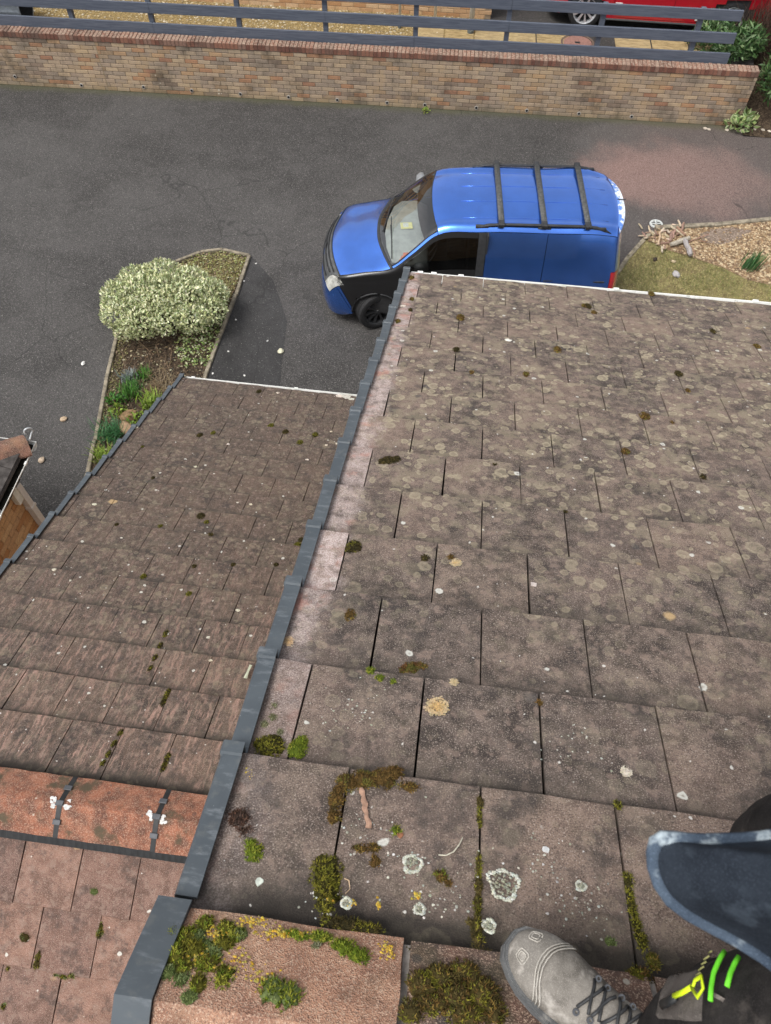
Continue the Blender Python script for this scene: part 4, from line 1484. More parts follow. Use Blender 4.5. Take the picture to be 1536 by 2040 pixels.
# local frame: x backwards from the nose, y to the van's right... mirrored so that +y is the side facing the house
VFLIP = -1     # local +y (after rotation) points away from the house; use -1 for the near side
net = [
 [(0.42, 0.80, 0.20), (0.26, 0.78, 0.20), (0.14, 0.68, 0.20), (0.08, 0.55, 0.20), (0.04, 0.40, 0.20), (0.01, 0.20, 0.20), (0.00, 0.0, 0.20)],
 [(0.45, 0.85, 0.26), (0.22, 0.82, 0.40), (0.10, 0.71, 0.44), (0.045, 0.57, 0.44), (0.01, 0.40, 0.44), (-0.015, 0.20, 0.44), (-0.02, 0.0, 0.44)],
 [(0.48, 0.868, 0.28), (0.25, 0.848, 0.56), (0.13, 0.75, 0.63), (0.08, 0.60, 0.64), (0.04, 0.42, 0.645), (0.02, 0.20, 0.645), (0.012, 0.0, 0.645)],
 [(0.52, 0.875, 0.30), (0.35, 0.868, 0.66), (0.25, 0.80, 0.80), (0.20, 0.68, 0.86), (0.13, 0.46, 0.875), (0.09, 0.22, 0.88), (0.08, 0.0, 0.88)],
 [(0.60, 0.88, 0.34), (0.48, 0.88, 0.72), (0.40, 0.855, 0.88), (0.345, 0.805, 0.955), (0.245, 0.50, 0.955), (0.19, 0.24, 0.965), (0.175, 0.0, 0.968)],
 [(0.85, 0.885, 0.34), (0.80, 0.888, 0.72), (0.74, 0.875, 0.93), (0.70, 0.835, 1.045), (0.62, 0.50, 1.065), (0.56, 0.24, 1.082), (0.54, 0.0, 1.086)],
 [(1.20, 0.885, 0.27), (1.20, 0.892, 0.66), (1.18, 0.885, 0.98), (1.10, 0.85, 1.135), (0.98, 0.55, 1.165), (0.90, 0.27, 1.182), (0.88, 0.0, 1.186)],
 [(1.50, 0.885, 0.25), (1.50, 0.895, 0.62), (1.50, 0.892, 1.04), (1.40, 0.82, 1.385), (1.32, 0.55, 1.445), (1.27, 0.27, 1.465), (1.255, 0.0, 1.470)],
 [(1.80, 0.885, 0.25), (1.80, 0.895, 0.62), (1.80, 0.892, 1.06), (1.74, 0.745, 1.655), (1.69, 0.52, 1.715), (1.655, 0.26, 1.738), (1.645, 0.0, 1.745)],
 [(2.30, 0.885, 0.25), (2.30, 0.895, 0.62), (2.30, 0.895, 1.08), (2.30, 0.752, 1.715), (2.28, 0.52, 1.785), (2.27, 0.26, 1.805), (2.27, 0.0, 1.812)],
 [(2.42, 0.885, 0.25), (2.42, 0.895, 0.62), (2.42, 0.897, 1.08), (2.42, 0.752, 1.722), (2.42, 0.52, 1.790), (2.42, 0.26, 1.810), (2.42, 0.0, 1.817)],
 [(3.26, 0.885, 0.25), (3.26, 0.895, 0.62), (3.26, 0.897, 1.08), (3.26, 0.750, 1.722), (3.26, 0.52, 1.790), (3.26, 0.26, 1.812), (3.26, 0.0, 1.820)],
 [(4.12, 0.880, 0.28), (4.12, 0.890, 0.62), (4.12, 0.890, 1.08), (4.10, 0.735, 1.700), (4.11, 0.51, 1.768), (4.13, 0.26, 1.788), (4.14, 0.0, 1.795)],
 [(4.32, 0.850, 0.32), (4.33, 0.865, 0.62), (4.31, 0.862, 1.08), (4.24, 0.700, 1.655), (4.26, 0.50, 1.735), (4.29, 0.26, 1.760), (4.30, 0.0, 1.768)],
 [(4.41, 0.780, 0.34), (4.42, 0.760, 0.60), (4.39, 0.740, 1.05), (4.33, 0.600, 1.50), (4.36, 0.42, 1.56), (4.38, 0.22, 1.58), (4.39, 0.0, 1.585)],
 [(4.40, 0.55, 0.34), (4.42, 0.50, 0.36), (4.43, 0.46, 0.38), (4.44, 0.36, 0.40), (4.44, 0.26, 0.41), (4.44, 0.14, 0.41), (4.44, 0.0, 0.41)],
]
sh = Shell(net, 6, 6)
NSv, NTv = sh.NS, sh.NT
def cellsr(i0, i1, j0, j1):
    return [(i, j) for i in range(i0, i1) for j in range(j0, j1)]
st = lambda k: k * 6
allc = set(cellsr(0, NSv, 0, NTv))
ax_f, ax_r, WR_, WRR = 0.88, 3.57, 0.325, 0.375
def in_arch(i, j):
    p = (sh.pt(i, j) + sh.pt(i + 1, j + 1)) / 2
    if j > 14:
        return False
    for ax in (ax_f, ax_r):
        if (p.x - ax) ** 2 + (p.z - 0.33) ** 2 < WRR ** 2:
            return True
    return False
arch = {c for c in allc if in_arch(*c)}
hood = set(cellsr(st(4), st(6), 18, NTv))
wind = set(cellsr(st(6), st(8) - 3, 19, NTv))
band = set(cellsr(st(8) - 3, st(8), 19, NTv))
wing = set(cellsr(st(4) - 4, st(6) + 3, 0, 18)) - arch
lamp = set(cellsr(st(2) + 1, st(4) - 1, 10, 18))
grille = set(cellsr(st(2), st(4), 18, NTv))
lower_grille = set(cellsr(2, st(1) + 1, 20, NTv))
doorwin = set()
for i in range(st(6) + 3, st(9)):
    for j in range(12, 18):
        if 13 <= j < 17:
            doorwin.add((i, j))
door = set(cellsr(st(6) + 3, st(9), 0, 18)) - arch - doorwin
bpil = set(cellsr(st(9), st(10), 12, 18))
slide = set(cellsr(st(10), st(11), 1, 18)) - arch
tail = set(cellsr(st(13) - 2, st(14), 7, 13))
reardoor = set(cellsr(st(13), st(15), 12, NTv)) - tail
roofp = set(cellsr(st(8), st(13), 18, NTv))
bump_f = set(cellsr(0, st(3), 0, NTv)) - grille - lower_grille - lamp - wing - arch
rest_ = allc - arch - hood - wind - band - wing - lamp - grille - lower_grille - doorwin - door - bpil - slide - tail - reardoor - roofp - bump_f
apil = set(cellsr(st(6), st(9), 18, 19)) & rest_
rest_ -= apil
near, both = (-1,), (1, -1)
sh.panel('bonnet', hood, M['blue'], van)
sh.panel('front_bumper', bump_f, M['blue'], van)
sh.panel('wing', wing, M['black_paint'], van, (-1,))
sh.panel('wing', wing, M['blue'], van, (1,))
sh.panel('windscreen', wind, M['glass'], van, thick=0.003, edge=0)
sh.panel('sun_band', band, M['glass_band'], van, thick=0.003, edge=0)
sh.panel('roof', roofp, M['blue'], van)
sh.panel('pillar', apil, M['blue'], van)
for sd in (-1, 1):
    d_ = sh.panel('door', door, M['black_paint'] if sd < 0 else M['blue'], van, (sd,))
    sh.panel('window', doorwin, M['glass_dark'], d_, (sd,), off=-0.006, thick=0.003, edge=0)
    sh.panel('window_pillar', bpil, M['black_trim'], van, (sd,))
    sl_ = sh.panel('sliding_door', slide, M['blue'], van, (sd,))
    sh.panel('headlight', lamp, M['lens'], van, (sd,))
    sh.panel('tail_light', tail, M['tail_red'], van, (sd,))
sh.panel('rear_door', reardoor, M['blue'], van)
gr = sh.panel('grille', grille, M['grey_trim'], van, off=-0.010)
sh.panel('lower_grille', lower_grille, M['black_trim'], van, off=-0.012)
fr_ = {c for c in rest_ if c[0] < st(6)}
sh.panel('front_corner', fr_, M['blue'], van) if fr_ else None
for sd in (-1, 1):
    sh.panel('body_side', {c for c in rest_ - fr_ if c[0] >= st(10)}, M['blue'], van, (sd,))
    mid_c = {c for c in rest_ - fr_ if c[0] < st(10)}
    if mid_c:
        sh.panel('sill_panel', mid_c, M['blue'], van, (sd,))
# inner shell so that gaps and arches read dark
inner = allc - wind - band - doorwin
sh.panel('inner_shell', inner - {c for c in arch if False}, M['cabin'], van, off=-0.030, thick=0.001, edge=0)
# grille slats and badge
for k_ in range(3):
    pts = []
    for j in range(20, NTv + 1):
        p = sh.pt(st(2) + 3 + k_ * 3, j)
        pts.append((p.x - 0.006, p.y, p.z))
    full = [(a, b, c) for a, b, c in pts] + [(a, -b, c) for a, b, c in reversed(pts[:-1])]
    q = MB()
    q.tube(full, 0.010, 6)
    q.build('slat', M['black_trim'], gr)
q = MB()
p = sh.pt(st(3), NTv)
q.lathe([(0.001, 0.012), (0.045, 0.010), (0.055, 0.0)], 20, Matrix.Translation((p.x - 0.012, 0, p.z - 0.01)) @ Matrix.Rotation(R(-70), 4, 'Y'))
q.build('badge_disc', M['black_trim'], gr)
# rubber strip along the bonnet edge
q = MB()
for sd in (-1, 1):
    q.tube([sh.P(i, 18, sd) + Vector((0, 0, 0.004)) for i in range(st(4), st(6) + 1, 2)], 0.007, 6)
    pass
lead = [sh.pt(st(4), j) for j in range(18, NTv + 1)]
q.tube([Vector((p.x - 0.004, p.y, p.z + 0.002)) for p in lead] + [Vector((p.x - 0.004, -p.y, p.z + 0.002)) for p in reversed(lead[:-1])], 0.009, 6)
q.build('bonnet_seal', M['black_trim'], van, True)
# scuttle at the foot of the windscreen
q = MB()
cow = [sh.pt(st(6), j) for j in range(18, NTv + 1)]
cow = [Vector((p.x + 0.01, p.y, p.z + 0.004)) for p in cow] + [Vector((p.x + 0.01, -p.y, p.z + 0.004)) for p in reversed(cow[:-1])]
q.tube(cow, 0.030, 8, flat=0.45)
q.build('scuttle', M['black_trim'], van, True)
# wipers
for (j0, sd0, i1, j1, sd1) in ((21, -1, 3, 33, -1), (33, -1, 2, 26, 1)):
    a, b = sh.P(st(6) + 1, j0, sd0), sh.P(st(6) + i1, j1, sd1)
    mid_ = (a + b) / 2 + Vector((0, 0, 0.035))
    q = MB()
    q.tube([a + Vector((0, 0, 0.02)), mid_, b + Vector((-0.01, 0, 0.035))], 0.009, 6)
    dirv = (b - a).normalized()
    q.tube([b - dirv * 0.28 + Vector((0, 0, 0.018)), b + dirv * 0.16 + Vector((0, 0, 0.030))], 0.007, 6)
    q.build('wiper', M['black_trim'], van)
# roof swages
for yy in (0.18, 0.52):
    for sd in (-1, 1):
        jj = 24 if yy > 0.4 else 30 + 2
        q = MB()
        pts = [sh.P(i, jj, sd) for i in range(st(8) + 4, st(13) - 5, 2)]
        for off_, nm in ((0, 0),):
            q.tube([p + Vector((0, 0, 0.001)) for p in pts], 0.006, 6, flat=0.7)
        q.build('roof_swage', M['blue'], van, True)
# windscreen surround
q = MB()
for sd in (-1, 1):
    q.tube([sh.P(i, 19, sd) + Vector((0, 0, 0.003)) for i in range(st(6), st(8) + 1, 2)], 0.010, 6)
tp = [sh.pt(st(8), j) for j in range(19, NTv + 1)]
q.tube([Vector((p.x, p.y, p.z + 0.002)) for p in tp] + [Vector((p.x, -p.y, p.z + 0.002)) for p in reversed(tp[:-1])], 0.008, 6)
q.build('screen_seal', M['black_trim'], van, True)
# roof rails and cross bars
for sd in (-1, 1):
    yb = 0.700 * sd
    q = MB()
    xs_ = [(2.20, 1.735), (2.30, 1.765), (2.42, 1.800), (2.62, 1.815), (3.2, 1.818), (3.72, 1.815), (3.92, 1.798), (4.04, 1.760), (4.13, 1.715)]
    q.tube([(x, yb, z) for x, z in xs_], [0.014, 0.024, 0.026, 0.024, 0.023, 0.024, 0.026, 0.024, 0.014], 10, flat=0.7)
    for x in (2.34, 3.2, 3.96):
        q.box((x - 0.09, yb - 0.020, 1.70), (x + 0.09, yb + 0.020, 1.80), bev=0.008)
    q.build('roof_rail', M['black_trim'], van, True)
M['bar'] = None
n = NT('weathered_bar')
c = n.mix(n.mr(n.noise(30, 6), 0.35, 0.65), (0.040, 0.042, 0.042), (0.085, 0.088, 0.085))
sv = n.mapv(n.pos, scale=(60, 5, 20), rot=(0, 0, VY))
c = n.mix(n.math('MULTIPLY', n.mr(n.noise(1.3, 5, sv, 0.7), 0.60, 0.72), 0.7), c, (0.34, 0.34, 0.33))
M['bar'] = n.done(c, 0.6, 0.4)
for x in (2.60, 3.19, 3.79):
    b_ = MB()
    b_.tube([(x, -0.66, 1.845), (x, 0.66, 1.845)], 0.042, 12, flat=0.45)
    cb = b_.build('cross_bar', M['bar'], van, True)
    for sd in (-1, 1):
        q = MB()
        q.box((x - 0.042, sd * 0.70 - 0.065, 1.80), (x + 0.042, sd * 0.70 + 0.045, 1.868), bev=0.016)
        q.build('clamp', M['black_trim'], cb)
# rear spoiler with peeled lacquer
n = NT('peeled_blue')
f = n.noise(16, 6, rough=0.7)
edge_ = n.mr(n.sep(n.objco())[0], 4.30, 4.42)
k_ = n.mr(n.math('ADD', f, n.math('MULTIPLY', edge_, 0.14)), 0.52, 0.58)
M['peel'] = n.done(n.mix(k_, (0.10, 0.22, 0.58), (0.72, 0.76, 0.82)), 0.5, 0.4)
q = MB()
vs = []
rowsp = []
for t in range(13):
    y = lerp(-0.64, 0.64, t / 12)
    u_ = abs(y) / 0.64
    rowsp.append([(4.20 - 0.06 * u_ ** 2, y, 1.765 - 0.055 * u_ ** 2), (4.30 - 0.08 * u_ ** 2, y, 1.772 - 0.055 * u_ ** 2), (4.40 - 0.13 * u_ ** 2.5, y, 1.745 - 0.055 * u_ ** 2), (4.405 - 0.13 * u_ ** 2.5, y, 1.72 - 0.055 * u_ ** 2), (4.30 - 0.08 * u_ ** 2, y, 1.70 - 0.06 * u_ ** 2), (4.20 - 0.06 * u_ ** 2, y, 1.72 - 0.06 * u_ ** 2)])
for r_ in rowsp:
    vs += r_
fs = []
for i in range(12):
    for a in range(6):
        b = (a + 1) % 6
        fs.append((i * 6 + a, i * 6 + b, i * 6 + 6 + b, i * 6 + 6 + a))
fs += [tuple(range(6)), tuple(reversed(range(72, 78)))]
q.add(vs, fs)
autosmooth(q.build('spoiler', M['peel'], van), 50)
q = MB()
q.box((4.30, -0.006, 1.766), (4.42, 0.006, 1.776))
q.build('spoiler_seam', M['black_trim'], van)
# near and far mirrors
for sd in (-1, 1):
    q = MB()
    mz_ = 1.27 if sd > 0 else 1.06
    T = Matrix.Translation((1.50, sd * 1.05, mz_)) @ Matrix.Rotation(sd * 0.15, 4, 'Z')
    vs, fs = [], []
    for i, (x, sx, sz) in enumerate(((-0.07, 0.03, 0.03), (-0.05, 0.10, 0.095), (0.0, 0.125, 0.125), (0.045, 0.125, 0.128), (0.055, 0.115, 0.115))):
        for k in range(12):
            th = 2 * math.pi * k / 12
            c_, s_ = math.cos(th), math.sin(th)
            vs.append(T @ Vector((x, math.copysign(abs(c_) ** 0.6, c_) * sx, math.copysign(abs(s_) ** 0.6, s_) * sz)))
    for i in range(4):
        for k in range(12):
            j = (k + 1) % 12
            fs.append((i * 12 + k, i * 12 + j, i * 12 + 12 + j, i * 12 + 12 + k))
    fs += [tuple(range(12)), tuple(reversed(range(48, 60)))]
    q.add(vs, fs)
    q.box((-0.03, -0.16, -0.05), (0.03, 0.16, -0.02), Matrix.Translation((1.49, sd * 0.96, mz_ - 0.07)))
    q.build('mirror', plain('mirror_grey', (0.20, 0.205, 0.21), 0.4, 0.5) if 'mirror_grey' not in bpy.data.materials else bpy.data.materials['mirror_grey'], van, True)
# cabin: dash top, seats, bulkhead, things on the dash
q = MB()
vs = []
for x, z, hwid in ((0.98, 1.10, 0.66), (1.10, 1.145, 0.74), (1.45, 1.12, 0.80), (1.62, 1.04, 0.80), (1.66, 0.85, 0.80)):
    for t in (-1, -0.5, 0, 0.5, 1):
        vs.append((x + (0.12 * (abs(t) ** 2) if x < 1.3 else 0), t * hwid, z))
fs = [(i * 5 + k, i * 5 + k + 1, i * 5 + 6 + k, i * 5 + 5 + k) for i in range(4) for k in range(4)]
q.add(vs, fs)
q.build('dashboard', M['dash'], van, True)
q = MB()
for sd in (-1, 1):
    q.box((1.95, sd * 0.38 - 0.25, 0.55), (2.35, sd * 0.38 + 0.25, 0.75), bev=0.05)
    q.box((2.22, sd * 0.38 - 0.24, 0.7), (2.36, sd * 0.38 + 0.24, 1.35), bev=0.05)
    q.box((2.24, sd * 0.38 - 0.12, 1.36), (2.34, sd * 0.38 + 0.12, 1.54), bev=0.03)
    s_o = q.build('seat', M['cabin'], van)
    q = MB()
q.box((2.42, -0.84, 0.3), (2.44, 0.84, 1.72))
q.build('bulkhead', M['cabin'], van)
T = Matrix.Translation((1.68, -0.36, 1.08)) @ Matrix.Rotation(R(-62), 4, 'Y')
q = MB()
q.lathe([(0.175, -0.014), (0.19, 0.0), (0.175, 0.014), (0.16, 0.0)], 24, T, closed=True)
q.box((-0.17, -0.02, -0.012), (0.17, 0.02, 0.006), T)
q.build('steering_wheel', M['cabin'], van)
def onvan(x, y, z):
    return van.matrix_basis @ Vector((x, y, z))
q = MB()
q.box((-0.09, -0.075, 0), (0.09, 0.075, 0.004), bev=0.001)
o = q.build('parking_note', plain('yellow_paper', (0.72, 0.66, 0.28), 0.9, 0.1, 0.1), None)
tag(o, 'small yellow paper note lying on the dashboard inside the van', 'note')
o.location = onvan(1.30, 0.14, 1.142)
o.rotation_euler = (0, 0, VY + 0.1)
q = MB()
q.box((-0.05, -0.035, 0.0042), (0.03, 0.06, 0.0055))
q.build('print', plain('note_print', (0.62, 0.62, 0.58), 0.9, 0.1, 0.5, 120), o)
q = MB()
rr = random.Random(5)
for i in range(5):
    a, b = rr.uniform(-0.06, 0.06), rr.uniform(-0.05, 0.05)
    q.box((a - 0.06, b - 0.04, i * 0.012), (a + 0.06, b + 0.04, i * 0.012 + 0.03), Matrix.Rotation(rr.uniform(-0.6, 0.6), 4, 'Z'), bev=0.008)
o = q.build('orange_gloves', plain('orange_cloth', (0.55, 0.12, 0.04), 0.9, 0.1, 0.2))
tag(o, 'crumpled orange work gloves on the near end of the van dashboard', 'gloves')
o.location = onvan(1.30, -0.62, 1.125)
o.rotation_euler = (0, 0, 0.5)
# wheels, front pair turned
wheel(van, (ax_f, -0.775, WR_), WR_, 0.215, R(24), M['rim_black'], 10, -1)
wheel(van, (ax_f, 0.775, WR_), WR_, 0.215, R(24), M['rim_black'], 10, 1)
wheel(van, (ax_r, -0.775, WR_), WR_, 0.215, 0, M['rim_black'], 10, -1)
wheel(van, (ax_r, 0.775, WR_), WR_, 0.215, 0, M['rim_black'], 10, 1)
# arch lips
for ax in (ax_f, ax_r):
    for sd in (-1, 1):
        q = MB()
        q.tube([(ax + WRR * math.cos(t), sd * (0.888 - (0.02 if math.cos(t) < -0.7 and ax < 1 else 0)), 0.33 + WRR * math.sin(t)) for t in [math.pi * i / 16 for i in range(17)]], 0.014, 6)
        q.build('arch_lip', M['black_trim'] if sd < 0 and ax < 1 else M['blue'], van, True)
# handles, fuel flap line and slide rail on both sides
for sd in (-1, 1):
    for (x, z, w_) in ((2.16, 0.98, 0.10), (2.56, 0.98, 0.10)):
        q = MB()
        q.box((x - w_, sd * 0.905 - 0.014, z - 0.018), (x + w_, sd * 0.905 + 0.014, z + 0.018), bev=0.008)
        q.build('handle', M['black_trim'], van)
    q = MB()
    q.box((3.30, sd * 0.895 - 0.008, 1.02), (4.18, sd * 0.895 + 0.006, 1.05), bev=0.005)
    q.build('slide_rail', M['black_trim'], van)
# underbody
q = MB()
q.box((0.5, -0.62, 0.22), (4.1, 0.62, 0.5))
q.build('underbody', M['cabin'], van)

# ---- the red car in the yard
rc = at(1158, 47, ZY)
rc2 = at(1440, 66, ZY)
cyaw = math.atan2(rc2.y - rc.y, rc2.x - rc.x)
wb = 2.62
cdir = Vector((math.cos(cyaw), math.sin(cyaw), 0))
corg = Vector((rc.x, rc.y, ZY)) - cdir * 0.80 + Vector((-math.sin(cyaw), math.cos(cyaw), 0)) * 0.66
car = thing('car', 'red car with silver spoked wheels parked in the yard behind the fence', 'car', corg, cyaw)
W2 = (rc2 - rc).length
net2 = [
 [(0.30, 0.78, 0.22), (0.2, 0.74, 0.22), (0.1, 0.6, 0.22), (0.05, 0.45, 0.22), (0.0, 0.0, 0.22)],
 [(0.30, 0.84, 0.30), (0.16, 0.80, 0.48), (0.05, 0.64, 0.55), (0.0, 0.45, 0.56), (-0.05, 0.0, 0.57)],
 [(0.45, 0.87, 0.32), (0.36, 0.86, 0.62), (0.24, 0.76, 0.74), (0.15, 0.52, 0.78), (0.10, 0.0, 0.80)],
 [(0.85, 0.89, 0.30), (0.85, 0.90, 0.62), (0.85, 0.88, 0.86), (0.80, 0.66, 0.95), (0.76, 0.0, 0.98)],
 [(1.25, 0.89, 0.22), (1.25, 0.91, 0.60), (1.25, 0.90, 0.92), (1.22, 0.70, 1.02), (1.10, 0.0, 1.06)],
 [(1.95, 0.89, 0.20), (1.95, 0.91, 0.60), (1.95, 0.90, 0.95), (1.95, 0.60, 1.40), (1.85, 0.0, 1.46)],
 [(2.60, 0.89, 0.20), (2.60, 0.91, 0.60), (2.60, 0.91, 0.97), (2.60, 0.60, 1.42), (2.60, 0.0, 1.50)],
 [(3.40, 0.89, 0.22), (3.40, 0.91, 0.62), (3.40, 0.91, 1.00), (3.45, 0.60, 1.38), (3.50, 0.0, 1.44)],
 [(4.05, 0.86, 0.30), (4.05, 0.87, 0.64), (4.05, 0.85, 1.00), (4.02, 0.58, 1.10), (4.05, 0.0, 1.14)],
 [(4.30, 0.70, 0.30), (4.32, 0.70, 0.60), (4.28, 0.66, 0.90), (4.22, 0.45, 0.98), (4.24, 0.0, 1.0)],
 [(4.34, 0.40, 0.30), (4.36, 0.40, 0.32), (4.36, 0.30, 0.34), (4.36, 0.2, 0.35), (4.36, 0.0, 0.35)],
]
sc = (W2) / wb
net2 = [[(x * sc * 0.98, y, z * 1.0) for x, y, z in r_] for r_ in net2]
sh2 = Shell(net2, 5, 5)
all2 = set(cellsr(0, sh2.NS, 0, sh2.NT))
axs = (0.80, 0.80 + W2)
def arch2(i, j):
    p = (sh2.pt(i, j) + sh2.pt(i + 1, j + 1)) / 2
    return j < 11 and any((p.x - a) ** 2 + (p.z - 0.33) ** 2 < 0.385 ** 2 for a in axs)
ar2 = {c for c in all2 if arch2(*c)}
win2 = set(cellsr(21, 37, 10, 15))
scr2 = set(cellsr(20, 25, 15, 20))
back2 = set(cellsr(35, 40, 15, 20))
fd = set(cellsr(20, 28, 1, 10)) - ar2
rd = set(cellsr(28, 36, 1, 10)) - ar2
sh2.panel('body', all2 - ar2 - win2 - scr2 - back2 - fd - rd, M['red'], car)
for sd in (-1, 1):
    d1 = sh2.panel('door', fd, M['red'], car, (sd,))
    sh2.panel('door', rd, M['red'], car, (sd,))
sh2.panel('side_windows', win2, M['glass_dark'], car, off=-0.005, thick=0.003, edge=0)
sh2.panel('windscreen', scr2, M['glass_dark'], car, off=-0.003, thick=0.003, edge=0)
sh2.panel('rear_screen', back2, M['glass_dark'], car, off=-0.003, thick=0.003, edge=0)
sh2.panel('inner_shell', all2 - win2 - scr2 - back2, M['cabin'], car, off=-0.03, thick=0.001, edge=0)
q = MB()
q.box((1.15, -0.912, 0.19), (0.75 + W2 - 0.40, 0.912, 0.235), bev=0.02)
q.build('sill', M['black_trim'], car)
q = MB()
q.box((0.6, -0.6, 0.2), (3.9, 0.6, 0.5))
q.build('underbody', M['cabin'], car)
for a in axs:
    for sd in (-1, 1):
        wheel(car, (a, sd * 0.80, 0.33), 0.33, 0.21, 0, M['rim_silver'], 9, sd)
for (x, z) in ((axs[0] + 0.62, 0.42), (axs[1] - 0.62, 0.30)):
    q = MB()
    q.box((x - 0.07, -0.925, z), (x + 0.07, -0.913, z + 0.11), bev=0.003)
    q.build('sill_sticker', M['white_mark'], car)

# ---- ribbed bin lying on its side at the far left of the yard
bp = at(62, 52, ZY)
bin_ = thing('ribbed_bin', 'grey ribbed metal bin lying on its side behind the fence, far left', 'bin', (bp.x - 0.42, bp.y + 0.12, ZY), R(4))
q = MB()
rb = 0.32
vs, fs = [], []
nseg = 48
for x in (0.36, 0.30, -0.6):
    for k in range(nseg):
        th = 2 * math.pi * k / nseg
        r_ = rb * (1 - 0.06 * (0.36 - x)) + (0.006 if k % 4 < 2 else -0.004)
        vs.append((x, r_ * math.cos(th), rb + r_ * math.sin(th)))
for i in range(2):
    for k in range(nseg):
        j = (k + 1) % nseg
        fs.append((i * nseg + k, i * nseg + j, (i + 1) * nseg + j, (i + 1) * nseg + k))
fs.append(tuple(range(2 * nseg, 3 * nseg)))
q.add(vs, fs)
galv = plain('galvanised_bin', (0.30, 0.33, 0.36), 0.5, 0.45, 0.25, 8, metal=0.2)
b_ = q.build('body', galv, bin_)
q = MB()
q.lathe([(rb + 0.012, 0.35), (rb + 0.016, 0.365), (rb + 0.006, 0.38), (rb - 0.012, 0.372)], 40, Matrix.Translation((0, 0, rb)) @ Matrix.Rotation(R(90), 4, 'Y'))
q.build('rim', galv, bin_, True)
q = MB()
q.lathe([(rb - 0.012, 0.37), (rb - 0.02, 0.0), (0.001, -0.02)], 40, Matrix.Translation((0, 0, rb)) @ Matrix.Rotation(R(90), 4, 'Y'))
q.build('inside', M['cabin'], bin_, True)

# ================================================================== plants
def leaf_mat(name, rough=0.5, spec=0.35):
    n = NT(name)
    c = n.attr()
    c = n.mix(1.0, c, n.mix(n.mr(n.noise(25, 3), 0.3, 0.7), (0.8, 0.8, 0.8), (1.12, 1.12, 1.12)), 'MULTIPLY')
    m = n.done(c, rough, spec)
    tr = n.new('ShaderNodeBsdfTranslucent')
    n.t.links.new(c, tr.inputs['Color'])
    mx = n.new('ShaderNodeMixShader')
    mx.inputs[0].default_value = 0.22
    n.t.links.new(n.b.outputs[0], mx.inputs[1])
    n.t.links.new(tr.outputs[0], mx.inputs[2])
    n.t.links.new(mx.outputs[0], n.out.inputs['Surface'])
    return m
M['leaf'] = leaf_mat('leaf')
M['moss'] = attr_mat('moss', 0.95, 0.1, 0.3, 120)
M['wood'] = plain('twig_bark', (0.10, 0.07, 0.048), 0.9, 0.15, 0.35, 30)
def jitter(c, r, a=0.2):
    k = 1 + r.uniform(-a, a)
    return (clampf(c[0] * k * (1 + r.uniform(-0.08, 0.08))), clampf(c[1] * k), clampf(c[2] * k * (1 + r.uniform(-0.1, 0.1))))
def add_leaf(q, p, d, up, ln, wd, c, bend=0.15, rim=None):
    """pointed leaf of four faces; rim = pale margin colour on the outer pair"""
    d = d.normalized()
    s = d.cross(up)
    if s.length < 1e-4:
        s = d.orthogonal()
    s.normalize()
    n = s.cross(d).normalized()
    a = p
    m1 = p + d * ln * 0.45 + s * wd * 0.5 + n * ln * 0.02
    m2 = p + d * ln * 0.45 - s * wd * 0.5 + n * ln * 0.02
    mc = p + d * ln * 0.5 - n * ln * 0.05
    t = p + d * ln - n * ln * bend
    q.add([a, m1, t, m2, mc], [(0, 1, 4), (1, 2, 4)], c)
    q.v_last = len(q.v)
    o = len(q.v) - 5
    q.f += [(o + 0, o + 4, o + 3), (o + 4, o + 2, o + 3)]
    q.c += [rim or c, rim or c]
def shrub(name, label, cat, base, lobes, n, ln, wd, cols, seed, stems=8, depth=0.35, droop=0.2, rims=None, group=None, stem_mat='wood', up_bias=0.35, stem_h=0.6):
    """leafy shrub: lobes = list of (x, y, z, rx, ry, rz) about the base"""
    rr = random.Random(seed)
    t = thing(name, label, cat, base, 0, group)
    q = MB()
    wts = [l[3] * l[4] + l[3] * l[5] + l[4] * l[5] for l in lobes]
    for _ in range(n):
        l = rr.choices(lobes, wts)[0]
        while True:
            v = Vector((rr.gauss(0, 1), rr.gauss(0, 1), rr.gauss(0, 1)))
            if v.length > 0.1:
                v.normalize()
                if v.z > -0.55:
                    break
        k = 1 - depth * rr.random() ** 1.6
        bump = 1 + 0.09 * mnoise.noise(Vector((v.x * 3 + seed, v.y * 3, v.z * 3 + l[0] * 5)))
        p = Vector((l[0] + v.x * l[3] * k * bump, l[1] + v.y * l[4] * k * bump, l[2] + v.z * l[5] * k * bump))
        if p.z < 0.02:
            continue
        d = (v * 0.8 + Vector((rr.uniform(-1, 1), rr.uniform(-1, 1), rr.uniform(-0.6, 1) + up_bias - droop))).normalized()
        c = jitter(rr.choice(cols), rr)
        kk = 0.55 + 0.45 * ((k - (1 - depth)) / depth)
        rim = jitter(rr.choice(rims), rr) if rims else None
        L = ln * rr.uniform(0.7, 1.25)
        add_leaf(q, p, d, v, L, wd * L / ln * rr.uniform(0.8, 1.2), c, 0.15 + droop * 0.3, rim)
    q.build('crown', M['leaf'], t, recalc=False)
    if stems:
        q = MB()
        for _ in range(stems):
            l = rr.choice(lobes)
            e = Vector((l[0] + rr.uniform(-0.5, 0.5) * l[3], l[1] + rr.uniform(-0.5, 0.5) * l[4], l[2] + rr.uniform(-0.2, 0.6) * l[5]))
            b = Vector((rr.uniform(-0.06, 0.06), rr.uniform(-0.06, 0.06), -0.02))
            mpt = b.lerp(e, 0.5) + Vector((rr.uniform(-0.06, 0.06), rr.uniform(-0.06, 0.06), 0.08))
            q.tube([b, mpt, e], [0.016, 0.011, 0.005], 6)
        o = q.build('stems', M[stem_mat], t)
        o['kind'] = 'stuff'
    return t
